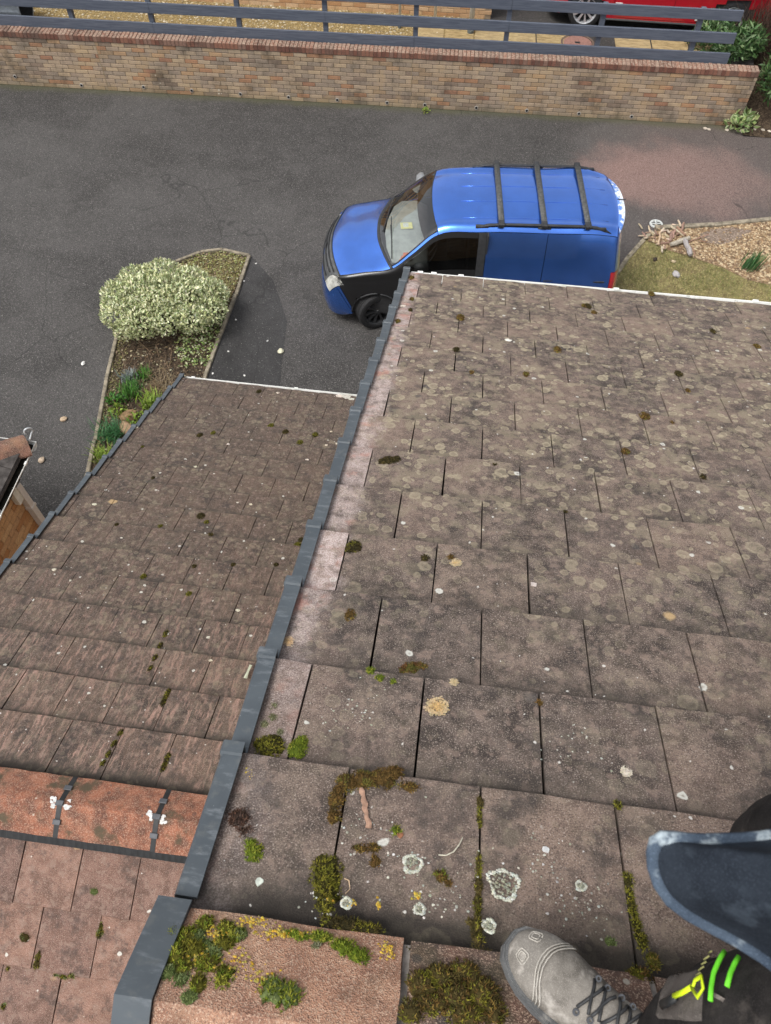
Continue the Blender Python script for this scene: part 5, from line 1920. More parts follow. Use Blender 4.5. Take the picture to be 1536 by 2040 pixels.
# variegated bush in the island
bc = at(325, 592, ZG + 0.52)
lob = []
rr = random.Random(2)
for (x, y, z, r_) in ((-0.70, 0.02, 0.42, 0.30), (-0.52, 0.34, 0.47, 0.30), (-0.15, 0.46, 0.50, 0.32), (0.30, 0.40, 0.48, 0.30), (0.66, 0.22, 0.44, 0.28), (0.74, -0.10, 0.42, 0.24), (0.52, -0.28, 0.40, 0.26), (0.15, -0.36, 0.42, 0.28), (-0.25, -0.44, 0.38, 0.30), (-0.60, -0.30, 0.38, 0.30), (0.02, 0.08, 0.52, 0.36), (-0.34, 0.02, 0.52, 0.34), (0.38, 0.06, 0.50, 0.34), (-0.02, -0.18, 0.50, 0.30), (-0.80, 0.22, 0.36, 0.20), (-0.45, -0.52, 0.30, 0.20), (0.60, 0.42, 0.38, 0.20)):
    lob.append((x, y, z, r_, r_ * 0.95, r_ * 0.70))
shrub('variegated_bush', 'broad cream and green variegated bush in the planted island', 'bush', (bc.x, bc.y, ZG), lob, 15000, 0.056, 0.032,
      [(0.46, 0.51, 0.25), (0.28, 0.37, 0.15), (0.58, 0.61, 0.36), (0.18, 0.26, 0.10)], 21, 18, 0.24, 0.05, [(0.86, 0.84, 0.56), (0.80, 0.80, 0.52), (0.90, 0.87, 0.66), (0.62, 0.66, 0.36)])
# tufts and small plants in the lower part of the island
def tuft(name, label, cat, px, n, h, spread, cols, seed, blade=0.012, arch=0.5, group=None, z=None, lean=(0, 0)):
    rr = random.Random(seed)
    p0 = at(px[0], px[1], (z if z is not None else ZG + 0.012) + h * 0.35)
    zz = z if z is not None else ZG + 0.012
    t = thing(name, label, cat, (p0.x, p0.y, zz), 0, group)
    q = MB()
    for _ in range(n):
        a = rr.uniform(0, 6.283)
        o_ = Vector((rr.gauss(0, spread * 0.35), rr.gauss(0, spread * 0.35), 0))
        d = Vector((math.cos(a), math.sin(a), 0))
        L = h * rr.uniform(0.6, 1.15)
        c = jitter(rr.choice(cols), rr, 0.25)
        pts = []
        for k in range(4):
            u_ = k / 3
            pts.append(o_ + d * (spread * arch * u_ ** 1.7) + Vector((lean[0] * u_, lean[1] * u_, L * (u_ - 0.28 * arch * u_ ** 2))))
        s = d.cross(Vector((0, 0, 1)))
        wds = [blade * 0.7, blade, blade * 0.75, 0.0005]
        vs = []
        for p, w_ in zip(pts, wds):
            vs += [p - s * w_ * 0.5, p + s * w_ * 0.5]
        q.add(vs, [(2 * k, 2 * k + 1, 2 * k + 3, 2 * k + 2) for k in range(3)], c)
    q.build('leaves', M['leaf'], t, recalc=False)
    q = MB()
    q.lathe([(spread * 0.3, -0.01), (spread * 0.22, 0.02), (0.001, 0.035)], 10)
    q.build('crown', M['wood'], t)
    return t
GREEN = [(0.07, 0.19, 0.03), (0.10, 0.25, 0.04), (0.05, 0.14, 0.03)]
LIME = [(0.24, 0.34, 0.05), (0.30, 0.40, 0.08), (0.18, 0.28, 0.04)]
DEEP = [(0.04, 0.15, 0.05), (0.06, 0.20, 0.07), (0.03, 0.10, 0.03)]
tuft('grassy_tuft', 'bright green grassy tuft in the middle of the planted island', 'plant', (262, 778), 150, 0.24, 0.22, GREEN, 1)
tuft('grassy_tuft', 'short lime green plant beside the lower roof verge', 'plant', (303, 800), 170, 0.20, 0.20, LIME, 2, 0.016)
tuft('feathery_plant', 'deep green feathery plant near the left edging of the island', 'plant', (220, 862), 190, 0.26, 0.24, DEEP, 3, 0.010, 0.7)
tuft('grassy_tuft', 'yellow green tuft at the near end of the island edging', 'plant', (204, 905), 130, 0.20, 0.18, LIME, 4, 0.012)
tuft('grassy_tuft', 'small fresh green tuft under the bare twigs', 'plant', (289, 747), 80, 0.20, 0.15, GREEN, 5, 0.012)
tuft('dry_grass', 'dry straw coloured grass clump beside the lower roof corner', 'plant', (318, 768), 170, 0.22, 0.30, [(0.25, 0.18, 0.10), (0.18, 0.13, 0.08), (0.32, 0.25, 0.15)], 6, 0.006, 0.8)
tuft('pale_plant', 'grey lavender leaved plant above the grassy tuft', 'plant', (258, 752), 90, 0.20, 0.16, [(0.22, 0.27, 0.22), (0.28, 0.30, 0.30), (0.18, 0.2, 0.18)], 7, 0.02)
def small_leafy(label, px, r_, cols, seed, n=90, ln=0.06, z=None, name='leafy_plant', group=None, rims=None):
    zz = ZG + 0.012 if z is None else z
    p = at(px[0], px[1], zz + r_ * 0.4)
    return shrub(name, label, 'plant', (p.x, p.y, zz), [(0, 0, r_ * 0.45, r_, r_, r_ * 0.6)], n, ln, ln * 0.55, cols, seed, 3, 0.6, 0.1, rims, group)
small_leafy('round leaved green seedling by the left edging', (231, 797), 0.12, GREEN, 31)
small_leafy('pale green leafy seedling left of the brown stone', (234, 822), 0.13, LIME, 32)
small_leafy('yellow green seedling right of the brown stone', (270, 835), 0.12, LIME, 33)
small_leafy('pale weed growing at the foot of the brick wall near its middle', (849, 221), 0.08, LIME, 34, 40, 0.05)
small_leafy('cream edged leafy plant at the right foot of the brick wall', (1476, 244), 0.26, [(0.16, 0.26, 0.08), (0.24, 0.33, 0.13)], 35, 170, 0.13, None, 'leafy_plant', None, [(0.55, 0.58, 0.34), (0.42, 0.48, 0.22)])
# litter, moss and low creeping leaves over the island
def inside(poly, x, y):
    c = False
    for (a, b) in zip(poly, poly[1:] + poly[:1]):
        if (a[1] > y) != (b[1] > y) and x < (b[0] - a[0]) * (y - a[1]) / (b[1] - a[1]) + a[0]:
            c = not c
    return c
def litter(name, label, cat, poly, n, ln, cols, seed, z, tilt=0.5, dens=None):
    rr = random.Random(seed)
    xs_ = [p[0] for p in poly]
    ys_ = [p[1] for p in poly]
    q = MB()
    k = 0
    while k < n:
        x, y = rr.uniform(min(xs_), max(xs_)), rr.uniform(min(ys_), max(ys_))
        if not inside(poly, x, y):
            continue
        if dens and rr.random() > dens(x, y):
            k += 0.2
            continue
        k += 1
        a = rr.uniform(0, 6.283)
        d = Vector((math.cos(a), math.sin(a), rr.uniform(-0.1, tilt)))
        L = ln * rr.uniform(0.5, 1.4)
        add_leaf(q, Vector((x, y, z + rr.uniform(0, 0.02))), d, Vector((rr.uniform(-0.5, 0.5), rr.uniform(-0.5, 0.5), 1)), L, L * rr.uniform(0.4, 0.75), jitter(rr.choice(cols), rr, 0.35))
    o = q.build(name, M['leaf'], recalc=False)
    return tag(o, label, cat, None, 'stuff')
bp2 = [(p[0], p[1]) for p in bed_poly]
yb_ = G(330, 690).y
litter('leaf_litter', 'brown and cream fallen leaves covering the island soil', 'leaves', bp2, 3800, 0.038, [(0.10, 0.065, 0.04), (0.17, 0.115, 0.07), (0.05, 0.035, 0.025), (0.25, 0.19, 0.12), (0.13, 0.10, 0.05), (0.04, 0.03, 0.022), (0.42, 0.38, 0.26)], 41, ZG + 0.016, 0.4)
rgt = [(p[0], p[1]) for p in (G(400, 620), G(452, 632), G(440, 668), G(418, 730), G(360, 735), G(345, 690))]
litter('creeping_ivy', 'pale green and cream creeping leaves along the right side of the island', 'ivy', rgt, 620, 0.045, [(0.42, 0.47, 0.24), (0.20, 0.30, 0.08), (0.55, 0.55, 0.36), (0.14, 0.22, 0.06), (0.30, 0.36, 0.12)], 42, ZG + 0.03, 0.9)
tip = [(p[0], p[1]) for p in (G(494, 515), G(445, 503), G(400, 508), G(355, 528), G(330, 580), G(440, 600), G(468, 575))]
litter('ground_moss', 'yellow green moss and creeping leaves at the far tip of the island', 'moss', tip, 2600, 0.030, [(0.24, 0.26, 0.07), (0.32, 0.31, 0.12), (0.20, 0.17, 0.07), (0.28, 0.20, 0.12), (0.38, 0.40, 0.20)], 43, ZG + 0.02, 0.7)
lft = [(p[0], p[1]) for p in (G(240, 668), G(262, 680), G(228, 790), G(200, 900), G(182, 935), G(186, 890), G(212, 765))]
litter('edge_moss', 'olive moss growing inside the left edging of the island', 'moss', lft, 900, 0.026, [(0.16, 0.15, 0.05), (0.22, 0.20, 0.08), (0.12, 0.09, 0.05)], 44, ZG + 0.02, 0.7)
# bare arching twigs
q = MB()
rr = random.Random(9)
for i in range(14):
    a = G(rr.uniform(270, 350), rr.uniform(690, 740))
    b = a + Vector((rr.uniform(-0.5, 0.5), rr.uniform(-0.6, 0.4), 0))
    q.tube([a + Vector((0, 0, 0.02)), a.lerp(b, 0.5) + Vector((rr.uniform(-.1, .1), rr.uniform(-.1, .1), rr.uniform(0.08, 0.2))), b + Vector((0, 0, 0.03))], [0.005, 0.004, 0.002], 5)
o = q.build('bare_twigs', plain('pale_twig', (0.20, 0.14, 0.09), 0.9, 0.1, 0.3))
tag(o, 'bare arching brown twigs lying below the variegated bush', 'twigs', None, 'stuff')
def stone(label, px, r_, col, seed, z=None, name='stone', cat='stone', flat=0.6, group=None):
    rr = random.Random(seed)
    zz = ZG if z is None else z
    p = at(px[0], px[1], zz + r_ * flat * 0.6)
    bm = bmesh.new()
    bmesh.ops.create_icosphere(bm, subdivisions=2, radius=1.0)
    for v in bm.verts:
        k = 1 + 0.30 * mnoise.noise(v.co * 1.4 + Vector((seed, seed * 0.3, 0))) + 0.10 * mnoise.noise(v.co * 4 + Vector((seed, 0, 0)))
        v.co = Vector((v.co.x * r_ * 1.2, v.co.y * r_ * 0.9, v.co.z * r_ * flat)) * k
    me = bpy.data.meshes.new(name)
    bm.to_mesh(me)
    bm.free()
    mk = 'stone_%02d_%02d_%02d' % tuple(int(v * 50) for v in col)
    m_ = bpy.data.materials.get(mk) or plain(mk, col, 0.9, 0.2, 0.35, 25, bump=0.4)
    o = link(name, me, m_)
    o.location = (p.x, p.y, zz + r_ * flat * 0.75)
    o.rotation_euler = (0, 0, rr.uniform(0, 6))
    return tag(o, label, cat, group)
stone('brown rock between the small plants of the island', (257, 831), 0.11, (0.20, 0.13, 0.07), 1, ZG + 0.01)
stone('pinkish rounded rock under the lower roof verge', (251, 853), 0.10, (0.36, 0.24, 0.15), 2, ZG + 0.01)
stone('pale yellow stone on the dark tarmac patch', (559, 700), 0.050, (0.56, 0.54, 0.40), 3)
stone('round white stone left of the island on the drive', (166, 724), 0.033, (0.66, 0.65, 0.62), 4)
stone('tan pebble on the drive left of the island', (127, 835), 0.045, (0.42, 0.32, 0.22), 5)
stone('tan pebble on the drive beside the white gutter', (83, 917), 0.045, (0.44, 0.35, 0.26), 6)
for i, pxp in enumerate(((470, 637), (486, 560), (455, 700), (487, 748), (533, 679), (477, 560), (424, 744), (510, 525))):
    stone('tiny white chip on the tarmac beside the island edging', pxp, 0.016, (0.66, 0.65, 0.62), 20 + i, None, 'white_chip', 'chip', 0.5, 'white chips beside the island')
stone('pale grey broken stone on the lawn', (1347, 547), 0.065, (0.36, 0.34, 0.33), 7, ZG + 0.01)
stone('dark brown fir cone lying on the lawn', (1305, 517), 0.038, (0.045, 0.035, 0.028), 8, ZG + 0.01, 'fir_cone', 'cone', 0.9)
stone('pale wood chip on the lawn below the sticks', (1342, 521), 0.035, (0.45, 0.36, 0.24), 9, ZG + 0.01, 'wood_chip', 'chip', 0.4)
stone('white stone at the right foot of the garden wall', (1482, 262), 0.07, (0.5, 0.44, 0.36), 10, ZG + 0.0)
for i, pxp in enumerate(((1503, 258), (1520, 259), (1533, 262), (1448, 259), (1405, 256), (1412, 258))):
    stone('small pale stone along the foot of the garden wall', pxp, 0.035, (0.5, 0.44, 0.36), 60 + i, ZG, 'stone', 'stone', 0.5, 'pale stones along the wall foot')

# ---- shrubs at the right end of the wall, on a soil bank
q = MB()
vs, fs = [], []
nx_, ny_ = 14, 14
for i in range(nx_ + 1):
    for j in range(ny_ + 1):
        u_, v_ = i / nx_, j / ny_
        lx, ly = WLEN + 0.02 + u_ * 6, -0.35 + v_ * 5
        h_ = clampf((ly - 0.0) / 1.2) * YZ * (0.9) + 0.06 * mnoise.noise(Vector((lx * 1.5, ly * 1.5, 0))) + 0.03
        p = WP(lx, ly)
        vs.append((p.x, p.y, ZG + max(0.004, h_)))
for i in range(nx_):
    for j in range(ny_):
        a = i * (ny_ + 1) + j
        fs.append((a, a + ny_ + 1, a + ny_ + 2, a + 1))
q.add(vs, fs)
structure(q.build('soil_bank', M['soil'], None, True))
LAUREL = [(0.050, 0.105, 0.032), (0.075, 0.145, 0.045), (0.10, 0.18, 0.055), (0.16, 0.22, 0.10), (0.035, 0.075, 0.028)]
lp = WP(WLEN + 0.62, 0.45)
shrub('laurel_shrub', 'dark glossy leaved evergreen shrub at the right end of the brick wall', 'shrub', (lp.x, lp.y, ZG + 0.25), [(0.05, -0.1, 0.55, 0.50, 0.45, 0.55), (0.45, 0.1, 0.7, 0.6, 0.5, 0.6), (0.15, 0.25, 0.95, 0.45, 0.45, 0.4), (0.8, -0.2, 0.5, 0.5, 0.45, 0.5)], 4200, 0.12, 0.042, LAUREL, 51, 12, 0.4, 0.25)
lp = WP(WLEN - 0.55, 0.95)
shrub('low_evergreen', 'low bright evergreen shrub behind the right end of the fence', 'shrub', (lp.x, lp.y, ZY), [(-0.25, 0.15, 0.16, 0.38, 0.3, 0.24), (0.12, -0.25, 0.22, 0.34, 0.28, 0.28), (0.40, -0.05, 0.25, 0.34, 0.3, 0.3), (-0.1, 0.45, 0.22, 0.32, 0.3, 0.3)], 2600, 0.12, 0.040, [(0.07, 0.15, 0.045), (0.11, 0.20, 0.07), (0.19, 0.27, 0.13), (0.05, 0.10, 0.035)], 52, 8, 0.5, 0.2)
lp = WP(WLEN + 0.05, 1.55)
shrub('cotton_lavender', 'grey green fine leaved conifer shrub above the fence end', 'shrub', (lp.x, lp.y, ZY), [(-0.30, 0.1, 1.25, 0.40, 0.4, 0.42), (0.05, 0.25, 1.45, 0.42, 0.4, 0.45), (-0.35, 0.35, 0.85, 0.30, 0.3, 0.35)], 6500, 0.085, 0.011, [(0.10, 0.16, 0.08), (0.15, 0.21, 0.11), (0.20, 0.25, 0.13)], 53, 14, 0.35, 0.05)
lp = WP(WLEN + 0.85, 1.45)
shrub('blue_conifer', 'blue green conifer at the top right corner of the view', 'shrub', (lp.x, lp.y, ZY), [(0.1, 0.0, 1.15, 0.50, 0.4, 0.55), (0.4, 0.2, 1.6, 0.6, 0.5, 0.6)], 6500, 0.09, 0.010, [(0.09, 0.17, 0.13), (0.12, 0.21, 0.16), (0.07, 0.13, 0.09)], 54, 10, 0.35, 0.1)
# twiggy brown mass under the conifers
q = MB()
rr = random.Random(77)
lp = WP(WLEN + 0.35, 1.25)
for _ in range(420):
    a = Vector((rr.gauss(0, 0.30), rr.gauss(0, 0.22), rr.uniform(0, 0.35)))
    b = a + Vector((rr.gauss(0, 0.16), rr.gauss(0, 0.16), rr.uniform(0.25, 0.75)))
    q.tube([a, a.lerp(b, 0.5) + Vector((rr.gauss(0, .03), rr.gauss(0, .03), 0)), b], [0.006, 0.005, 0.002], 4, cap=False)
tw = q.build('dead_twigs', plain('dead_twig', (0.085, 0.055, 0.042), 0.95, 0.1, 0.4, 20))
tw.location = (lp.x, lp.y, ZY - 0.05)
tag(tw, 'tangle of dead brown stems below the grey green conifers', 'twigs', None, 'stuff')

# ---- lawn, bark chips, sticks
rr = random.Random(15)
lawn2 = [(p[0], p[1]) for p in (G(1285, 474), G(1252, 510), G(1230, 548), G(1205, 590), G(1560, 620), G(1560, 572), G(1490, 562), G(1440, 538), G(1400, 524), G(1372, 514), G(1330, 502))]
q = MB()
xs_ = [p[0] for p in lawn2]
ys_ = [p[1] for p in lawn2]
k = 0
while k < 15000:
    x, y = rr.uniform(min(xs_), max(xs_)), rr.uniform(min(ys_), max(ys_))
    if not inside(lawn2, x, y):
        continue
    f = mnoise.noise(Vector((x * 2.2, y * 2.2, 3)))
    if rr.random() < 0.25 - f * 0.5:
        k += 1
        continue
    k += 1
    c = rr.choice([(0.24, 0.25, 0.09), (0.32, 0.30, 0.13), (0.38, 0.33, 0.18), (0.20, 0.23, 0.08)]) if f > -0.1 else rr.choice([(0.36, 0.30, 0.17), (0.30, 0.23, 0.13), (0.28, 0.27, 0.11)])
    a = rr.uniform(0, 6.28)
    h_ = rr.uniform(0.02, 0.055)
    w_ = 0.0035
    d = Vector((math.cos(a), math.sin(a), 0))
    s = Vector((-d.y, d.x, 0)) * w_
    p = Vector((x, y, ZG + 0.008))
    q.add([p - s, p + s, p + d * h_ * 0.5 + Vector((0, 0, h_))], [(0, 1, 2)], jitter(c, rr, 0.3))
o = q.build('grass', M['leaf'], recalc=False)
tag(o, 'thin patchy yellow green grass beside the bark bed', 'grass', None, 'stuff')
bark2 = [(p[0], p[1]) for p in (G(1292, 482), G(1308, 464), kB, G(1570, 440), G(1570, 585), G(1536, 568), G(1490, 558), G(1440, 533), G(1400, 520), G(1372, 510), G(1330, 498))]
bare2 = [(p[0], p[1]) for p in bare]
def chip_region(r):
    while True:
        x, y = r.uniform(min(p[0] for p in bark2), max(p[0] for p in bark2)), r.uniform(min(p[1] for p in bark2), max(p[1] for p in bark2))
        if inside(bark2, x, y) and not (inside(bare2, x, y) and r.random() < 0.94):
            return x, y
pebbles('bark_chips', 7000, chip_region, ZG + 0.020, 0.010, 0.030, [(0.33, 0.23, 0.13), (0.42, 0.31, 0.19), (0.24, 0.155, 0.09), (0.50, 0.40, 0.26), (0.17, 0.11, 0.07)], 'pale bark chips spread over the bed by the lawn', 'bark chips', 6, 0.012)
tuft('daffodil_clump', 'upright dark green bulb leaves in the bark bed', 'plant', (1494, 527), 60, 0.34, 0.16, [(0.05, 0.14, 0.04), (0.08, 0.19, 0.06), (0.04, 0.10, 0.03)], 11, 0.018, 0.35, None, ZG + 0.02, (0.12, 0.10))
M['stick'] = attr_mat('stick_wood', 0.9, 0.15, 0.35, 60)
sp = [((410, 740), (440, 480), 15, 0, 'pale upright stick at the left of the heap'), ((640, 385), (950, 580), 17, 1, 'long pale stick pointing to the kerb in the heap'), ((780, 395), (940, 575), 22, 2, 'thick reddish stick beside the long pale one'), ((905, 330), (880, 470), 20, 2, 'short reddish stick nearest the kerb'), ((795, 280), (850, 410), 16, 1, 'short pale stick lying across the kerb'),
      ((480, 490), (560, 460), 14, 1, 'short bent pale piece in the middle of the heap'), ((560, 470), (630, 540), 15, 1, 'slanting pale piece in the middle of the heap'), ((530, 530), (612, 615), 15, 0, 'pale split piece below the bent one'), ((340, 430), (352, 560), 12, 2, 'thin pinkish stick at the upper left of the heap'), ((650, 770), (1010, 640), 36, 3, 'thick weathered grey log lying across the heap'),
      ((910, 705), (1060, 990), 40, 3, 'thick grey log pointing down to the lawn'), ((470, 925), (480, 790), 16, 1, 'pale stub sticking out over the lawn'), ((200, 590), (350, 625), 8, 2, 'thin twig at the left edge of the heap'), ((980, 685), (1420, 560), 8, 2, 'long thin twig reaching over the bare earth'), ((685, 480), (625, 690), 22, 2, 'reddish split stick above the grey log'),
      ((720, 470), (700, 610), 18, 2, 'second reddish stick above the grey log'), ((525, 860), (535, 780), 10, 2, 'tiny stub between the lawn and the heap'), ((1110, 790), (1155, 970), 8, 2, 'thin twig beside the grey log on the chips'), ((1200, 685), (1400, 672), 7, 2, 'thin straight twig on the bare earth'), ((250, 520), (310, 560), 16, 0, 'short pale chunk at the left of the heap'), ((430, 400), (510, 370), 14, 2, 'reddish piece beside the drain'), ((840, 500), (760, 560), 18, 2, 'reddish chunk under the long stick')]
WC = [(0.46, 0.36, 0.26), (0.52, 0.42, 0.31), (0.30, 0.19, 0.14), (0.36, 0.33, 0.29)]
for i, (a, b, wd, ci, lab) in enumerate(sp):
    rr = random.Random(100 + i)
    A = G(1270 + a[0] / 10.24, 420 + a[1] / 10.24)
    B_ = G(1270 + b[0] / 10.24, 420 + b[1] / 10.24)
    r_ = wd / 10.24 / 122.0 * 1.55
    za = 0.025 + r_ + rr.uniform(0.0, 0.05)
    zb = 0.025 + r_ + rr.uniform(0.0, 0.05)
    q = MB()
    pts, rad = [], []
    for k in range(6):
        u_ = k / 5
        p = A.lerp(B_, u_) + Vector((rr.gauss(0, r_ * 0.22), rr.gauss(0, r_ * 0.22), lerp(za, zb, u_)))
        pts.append(p - A)
        rad.append(r_ * rr.uniform(0.8, 1.12) * (0.72 if k in (0, 5) else 1))
    q.tube(pts, rad, 7, col=jitter(WC[ci], rr, 0.15))
    o = q.build('log' if ci == 3 else 'stick', M['stick'])
    o.location = A
    tag(o, lab, 'log' if ci == 3 else 'stick', 'broken sticks heaped by the drain')
rr = random.Random(71)
for i in range(26):
    x, y = 1270 + rr.gauss(560, 210) / 10.24, 420 + rr.gauss(560, 120) / 10.24
    A = G(x, y)
    a = rr.uniform(0, 6.28)
    L = rr.uniform(0.05, 0.16)
    r_ = rr.uniform(0.010, 0.022)
    q = MB()
    q.tube([Vector((0, 0, 0.02 + r_)), Vector((math.cos(a) * L * 0.5, math.sin(a) * L * 0.5, 0.03 + r_ * 1.2)), Vector((math.cos(a) * L, math.sin(a) * L, 0.025 + r_ + rr.uniform(0, 0.03)))], [r_ * 0.7, r_, r_ * 0.6], 6, col=jitter(rr.choice(WC[:3] + [(0.24, 0.12, 0.08)]), rr, 0.2))
    o = q.build('wood_fragment', M['stick'])
    o.location = A
    tag(o, 'short broken wood fragment in the heap by the drain', 'fragment', 'wood fragments in the heap')
# drain grate
dp = G(1307, 447)
dr = thing('drain_grate', 'round pale grey drain grate at the corner of the bark bed', 'drain', (dp.x, dp.y, ZG))
q = MB()
q.lathe([(0.085, 0.004), (0.085, 0.020), (0.112, 0.020), (0.118, 0.004)], 28)
for a in (0, 90):
    q.box((-0.088, -0.011, 0.012), (0.088, 0.011, 0.0195), Matrix.Rotation(R(a + 10), 4, 'Z'))
for k in (-0.05, 0.05):
    q.box((-0.07, k - 0.006, 0.011), (0.07, k + 0.006, 0.0185), Matrix.Rotation(R(10), 4, 'Z'))
q.build('grate', plain('drain_plastic', (0.50, 0.52, 0.50), 0.6, 0.35, 0.2), dr)
q = MB()
q.lathe([(0.088, 0.008), (0.001, 0.0082)], 24)
q.build('drain_hole', M['underlay'], dr)
rr = random.Random(8)

# ================================================================== moss and bits on the roofs
def on_plane(x, y, org, nrm):
    d = ray(x, y)
    nn = np.array(nrm)
    s = nn @ (np.array(org) - CAMP) / (nn @ d)
    return Vector(CAMP + s * d)
nM = BM.to_3x3() @ Vector((0, 0, 1))
nB = BKm.to_3x3() @ Vector((0, 0, 1))
PLANES = {'main': (Vector((0, 0, 0)), BM), 'left': (LO, BLm), 'back': (BO, BKm), 'ridge': (Vector((0, RY + 0.070, RZ - 0.008)), Matrix.Rotation(R(-36), 4, 'X'))}
STEP = 0.033
def on_roof(x, y, plane):
    """point of the tile surface (each course dips towards its head) seen at a point of the photograph"""
    org, bas = PLANES[plane]
    nrm = bas.to_3x3() @ Vector((0, 0, 1))
    P = on_plane(x, y, org, nrm)
    if plane == 'ridge':
        return P
    inv = bas.to_3x3().inverted()
    for _ in range(3):
        v = (inv @ (P - org)).y
        row = v / GAUGE if plane != 'back' else (v - 0.495) / 0.288
        fr = max(0.0, math.ceil(row - 0.02) - row)
        P = on_plane(x, y, org + nrm * (-STEP * min(fr, 1.25) - 0.001), nrm)
    return P
OLIVE = [(0.13, 0.125, 0.020), (0.19, 0.18, 0.025), (0.09, 0.085, 0.018), (0.24, 0.22, 0.035), (0.055, 0.05, 0.015)]
BROWN = [(0.12, 0.075, 0.025), (0.17, 0.10, 0.035), (0.07, 0.05, 0.02), (0.22, 0.15, 0.04), (0.13, 0.12, 0.03)]
REDDY = [(0.16, 0.075, 0.03), (0.10, 0.055, 0.025), (0.20, 0.14, 0.04), (0.12, 0.11, 0.03)]
FRESH = [(0.14, 0.19, 0.022), (0.21, 0.25, 0.03), (0.09, 0.12, 0.018), (0.27, 0.27, 0.04)]
CUSH = [(0.19, 0.24, 0.085), (0.25, 0.30, 0.13), (0.13, 0.17, 0.055)]
PALEC = [(0.26, 0.26, 0.15), (0.33, 0.32, 0.21), (0.19, 0.19, 0.10)]
DARKM = [(0.05, 0.042, 0.018), (0.08, 0.06, 0.022), (0.035, 0.03, 0.014), (0.11, 0.085, 0.03)]
def moss_mesh(blobs, pal, seed, dens=1.0, sz=0.007, spiky=1.0):
    """blobs: (x, y, rx, ry, h) in the plane frame; a lumpy base covered with small shoots"""
    rr = random.Random(seed)
    q = MB()
    for (bx, by, rx, ry, h, bz) in blobs:
        h *= rr.uniform(0.65, 1.2)
        # base mound
        nseg = 12
        vs = [(bx, by, bz + h * 0.82)]
        for ring, (rk, hk) in enumerate(((0.45, 0.72), (0.78, 0.40), (1.0, -0.1))):
            for k in range(nseg):
                th = 6.283 * k / nseg
                w_ = 0.92 + 0.30 * rr.uniform(-1, 1)
                vs.append((bx + rx * rk * w_ * math.cos(th), by + ry * rk * w_ * math.sin(th), bz + h * hk))
        fs = [(0, 1 + k, 1 + (k + 1) % nseg) for k in range(nseg)]
        for ring in range(2):
            o_ = 1 + ring * nseg
            for k in range(nseg):
                j = (k + 1) % nseg
                fs.append((o_ + k, o_ + nseg + k, o_ + nseg + j, o_ + j))
        dk = pal[-1] if sum(pal[-1]) < sum(pal[0]) else pal[0]
        q.add(vs, fs, (dk[0] * 0.6, dk[1] * 0.6, dk[2] * 0.6))
        n = int(dens * (rx * ry * math.pi) / (sz * sz * 0.55)) + 8
        n = min(n, 2400)
        for _ in range(n):
            a = rr.uniform(0, 6.283)
            u_ = math.sqrt(rr.random()) * (1.05 + 0.30 * mnoise.noise(Vector((bx * 40 + math.cos(a) * 2, by * 40 + math.sin(a) * 2, seed))))
            x, y = bx + rx * u_ * math.cos(a), by + ry * u_ * math.sin(a)
            z = bz + h * max(0.0, 0.84 - 0.84 * u_ ** 2.2)
            up = Vector((math.cos(a) * u_ * 0.8 * spiky, math.sin(a) * u_ * 0.8 * spiky, 0.75)).normalized()
            L = sz * rr.uniform(0.7, 1.6)
            k_ = mnoise.noise(Vector((x * 55 + seed, y * 55, 0.5))) * 0.9 + 0.5 + rr.uniform(-0.25, 0.25)
            c = jitter(pal[int(clampf(k_, 0, 0.999) * len(pal))], rr, 0.28)
            p = Vector((x, y, z))
            e1 = up.orthogonal().normalized()
            e1 = Matrix.Rotation(rr.uniform(0, 6.28), 3, up) @ e1
            e2 = up.cross(e1)
            tip = p + up * L * 0.8
            for k in range(3):
                th = 2.094 * k
                d = e1 * math.cos(th) + e2 * math.sin(th)
                s_ = e1 * -math.sin(th) + e2 * math.cos(th)
                q.add([p + s_ * sz * 0.22, p - s_ * sz * 0.22, tip + d * L * 0.75 * spiky], [(0, 1, 2)], c)
    return q.mesh('moss_clump', False)
def moss(label, plane, spots, pal, seed, sz=0.0048, name='moss_clump', cat='moss', group=None, dens=1.0, spiky=1.0, hk=0.55):
    """spots: (px, py, rx_px, ry_px) measured on the photograph, turned into metres on the roof plane"""
    org, bas = PLANES[plane]
    P0 = on_roof(spots[0][0], spots[0][1], plane)
    inv = bas.to_3x3().inverted()
    nrm = bas.to_3x3() @ Vector((0, 0, 1))
    blobs = []
    for (x, y, rx, ry) in spots:
        P = on_roof(x, y, plane)
        Q = on_plane(x + rx, y, P, nrm)
        T = on_plane(x, y + ry, P, nrm)
        l = inv @ (P - P0)
        r1, r2 = (Q - P).length, (T - P).length
        blobs.append((l.x, l.y, r1, r2, min(r1, r2) * hk, l.z))
    o = link(name, moss_mesh(blobs, pal, seed, dens, sz, spiky), M['moss'])
    o.matrix_world = Matrix.Translation(P0) @ bas
    return tag(o, label, cat, group)
moss('large rounded olive moss cushion on the course next to the ridge', 'main', [(650, 1735, 34, 38), (652, 1775, 28, 24), (648, 1805, 18, 16)], OLIVE, 1, 0.0048)
moss('dark green moss clump beside the grey verge', 'main', [(540, 1487, 30, 22), (520, 1482, 16, 14)], OLIVE, 2)
moss('yellow green moss clump right of the dark one near the verge', 'main', [(592, 1492, 20, 18), (600, 1478, 12, 12)], FRESH, 3)
moss('ragged reddish moss arch over the tile joint', 'main', [(672, 1585, 16, 26), (665, 1625, 14, 18), (690, 1560, 22, 18), (725, 1553, 26, 18), (765, 1550, 24, 20), (785, 1540, 20, 14), (815, 1568, 22, 9)], BROWN, 4)
moss('yellow green moss patch in the brown stain by the verge', 'main', [(508, 1698, 20, 22), (500, 1680, 14, 12)], FRESH, 5)
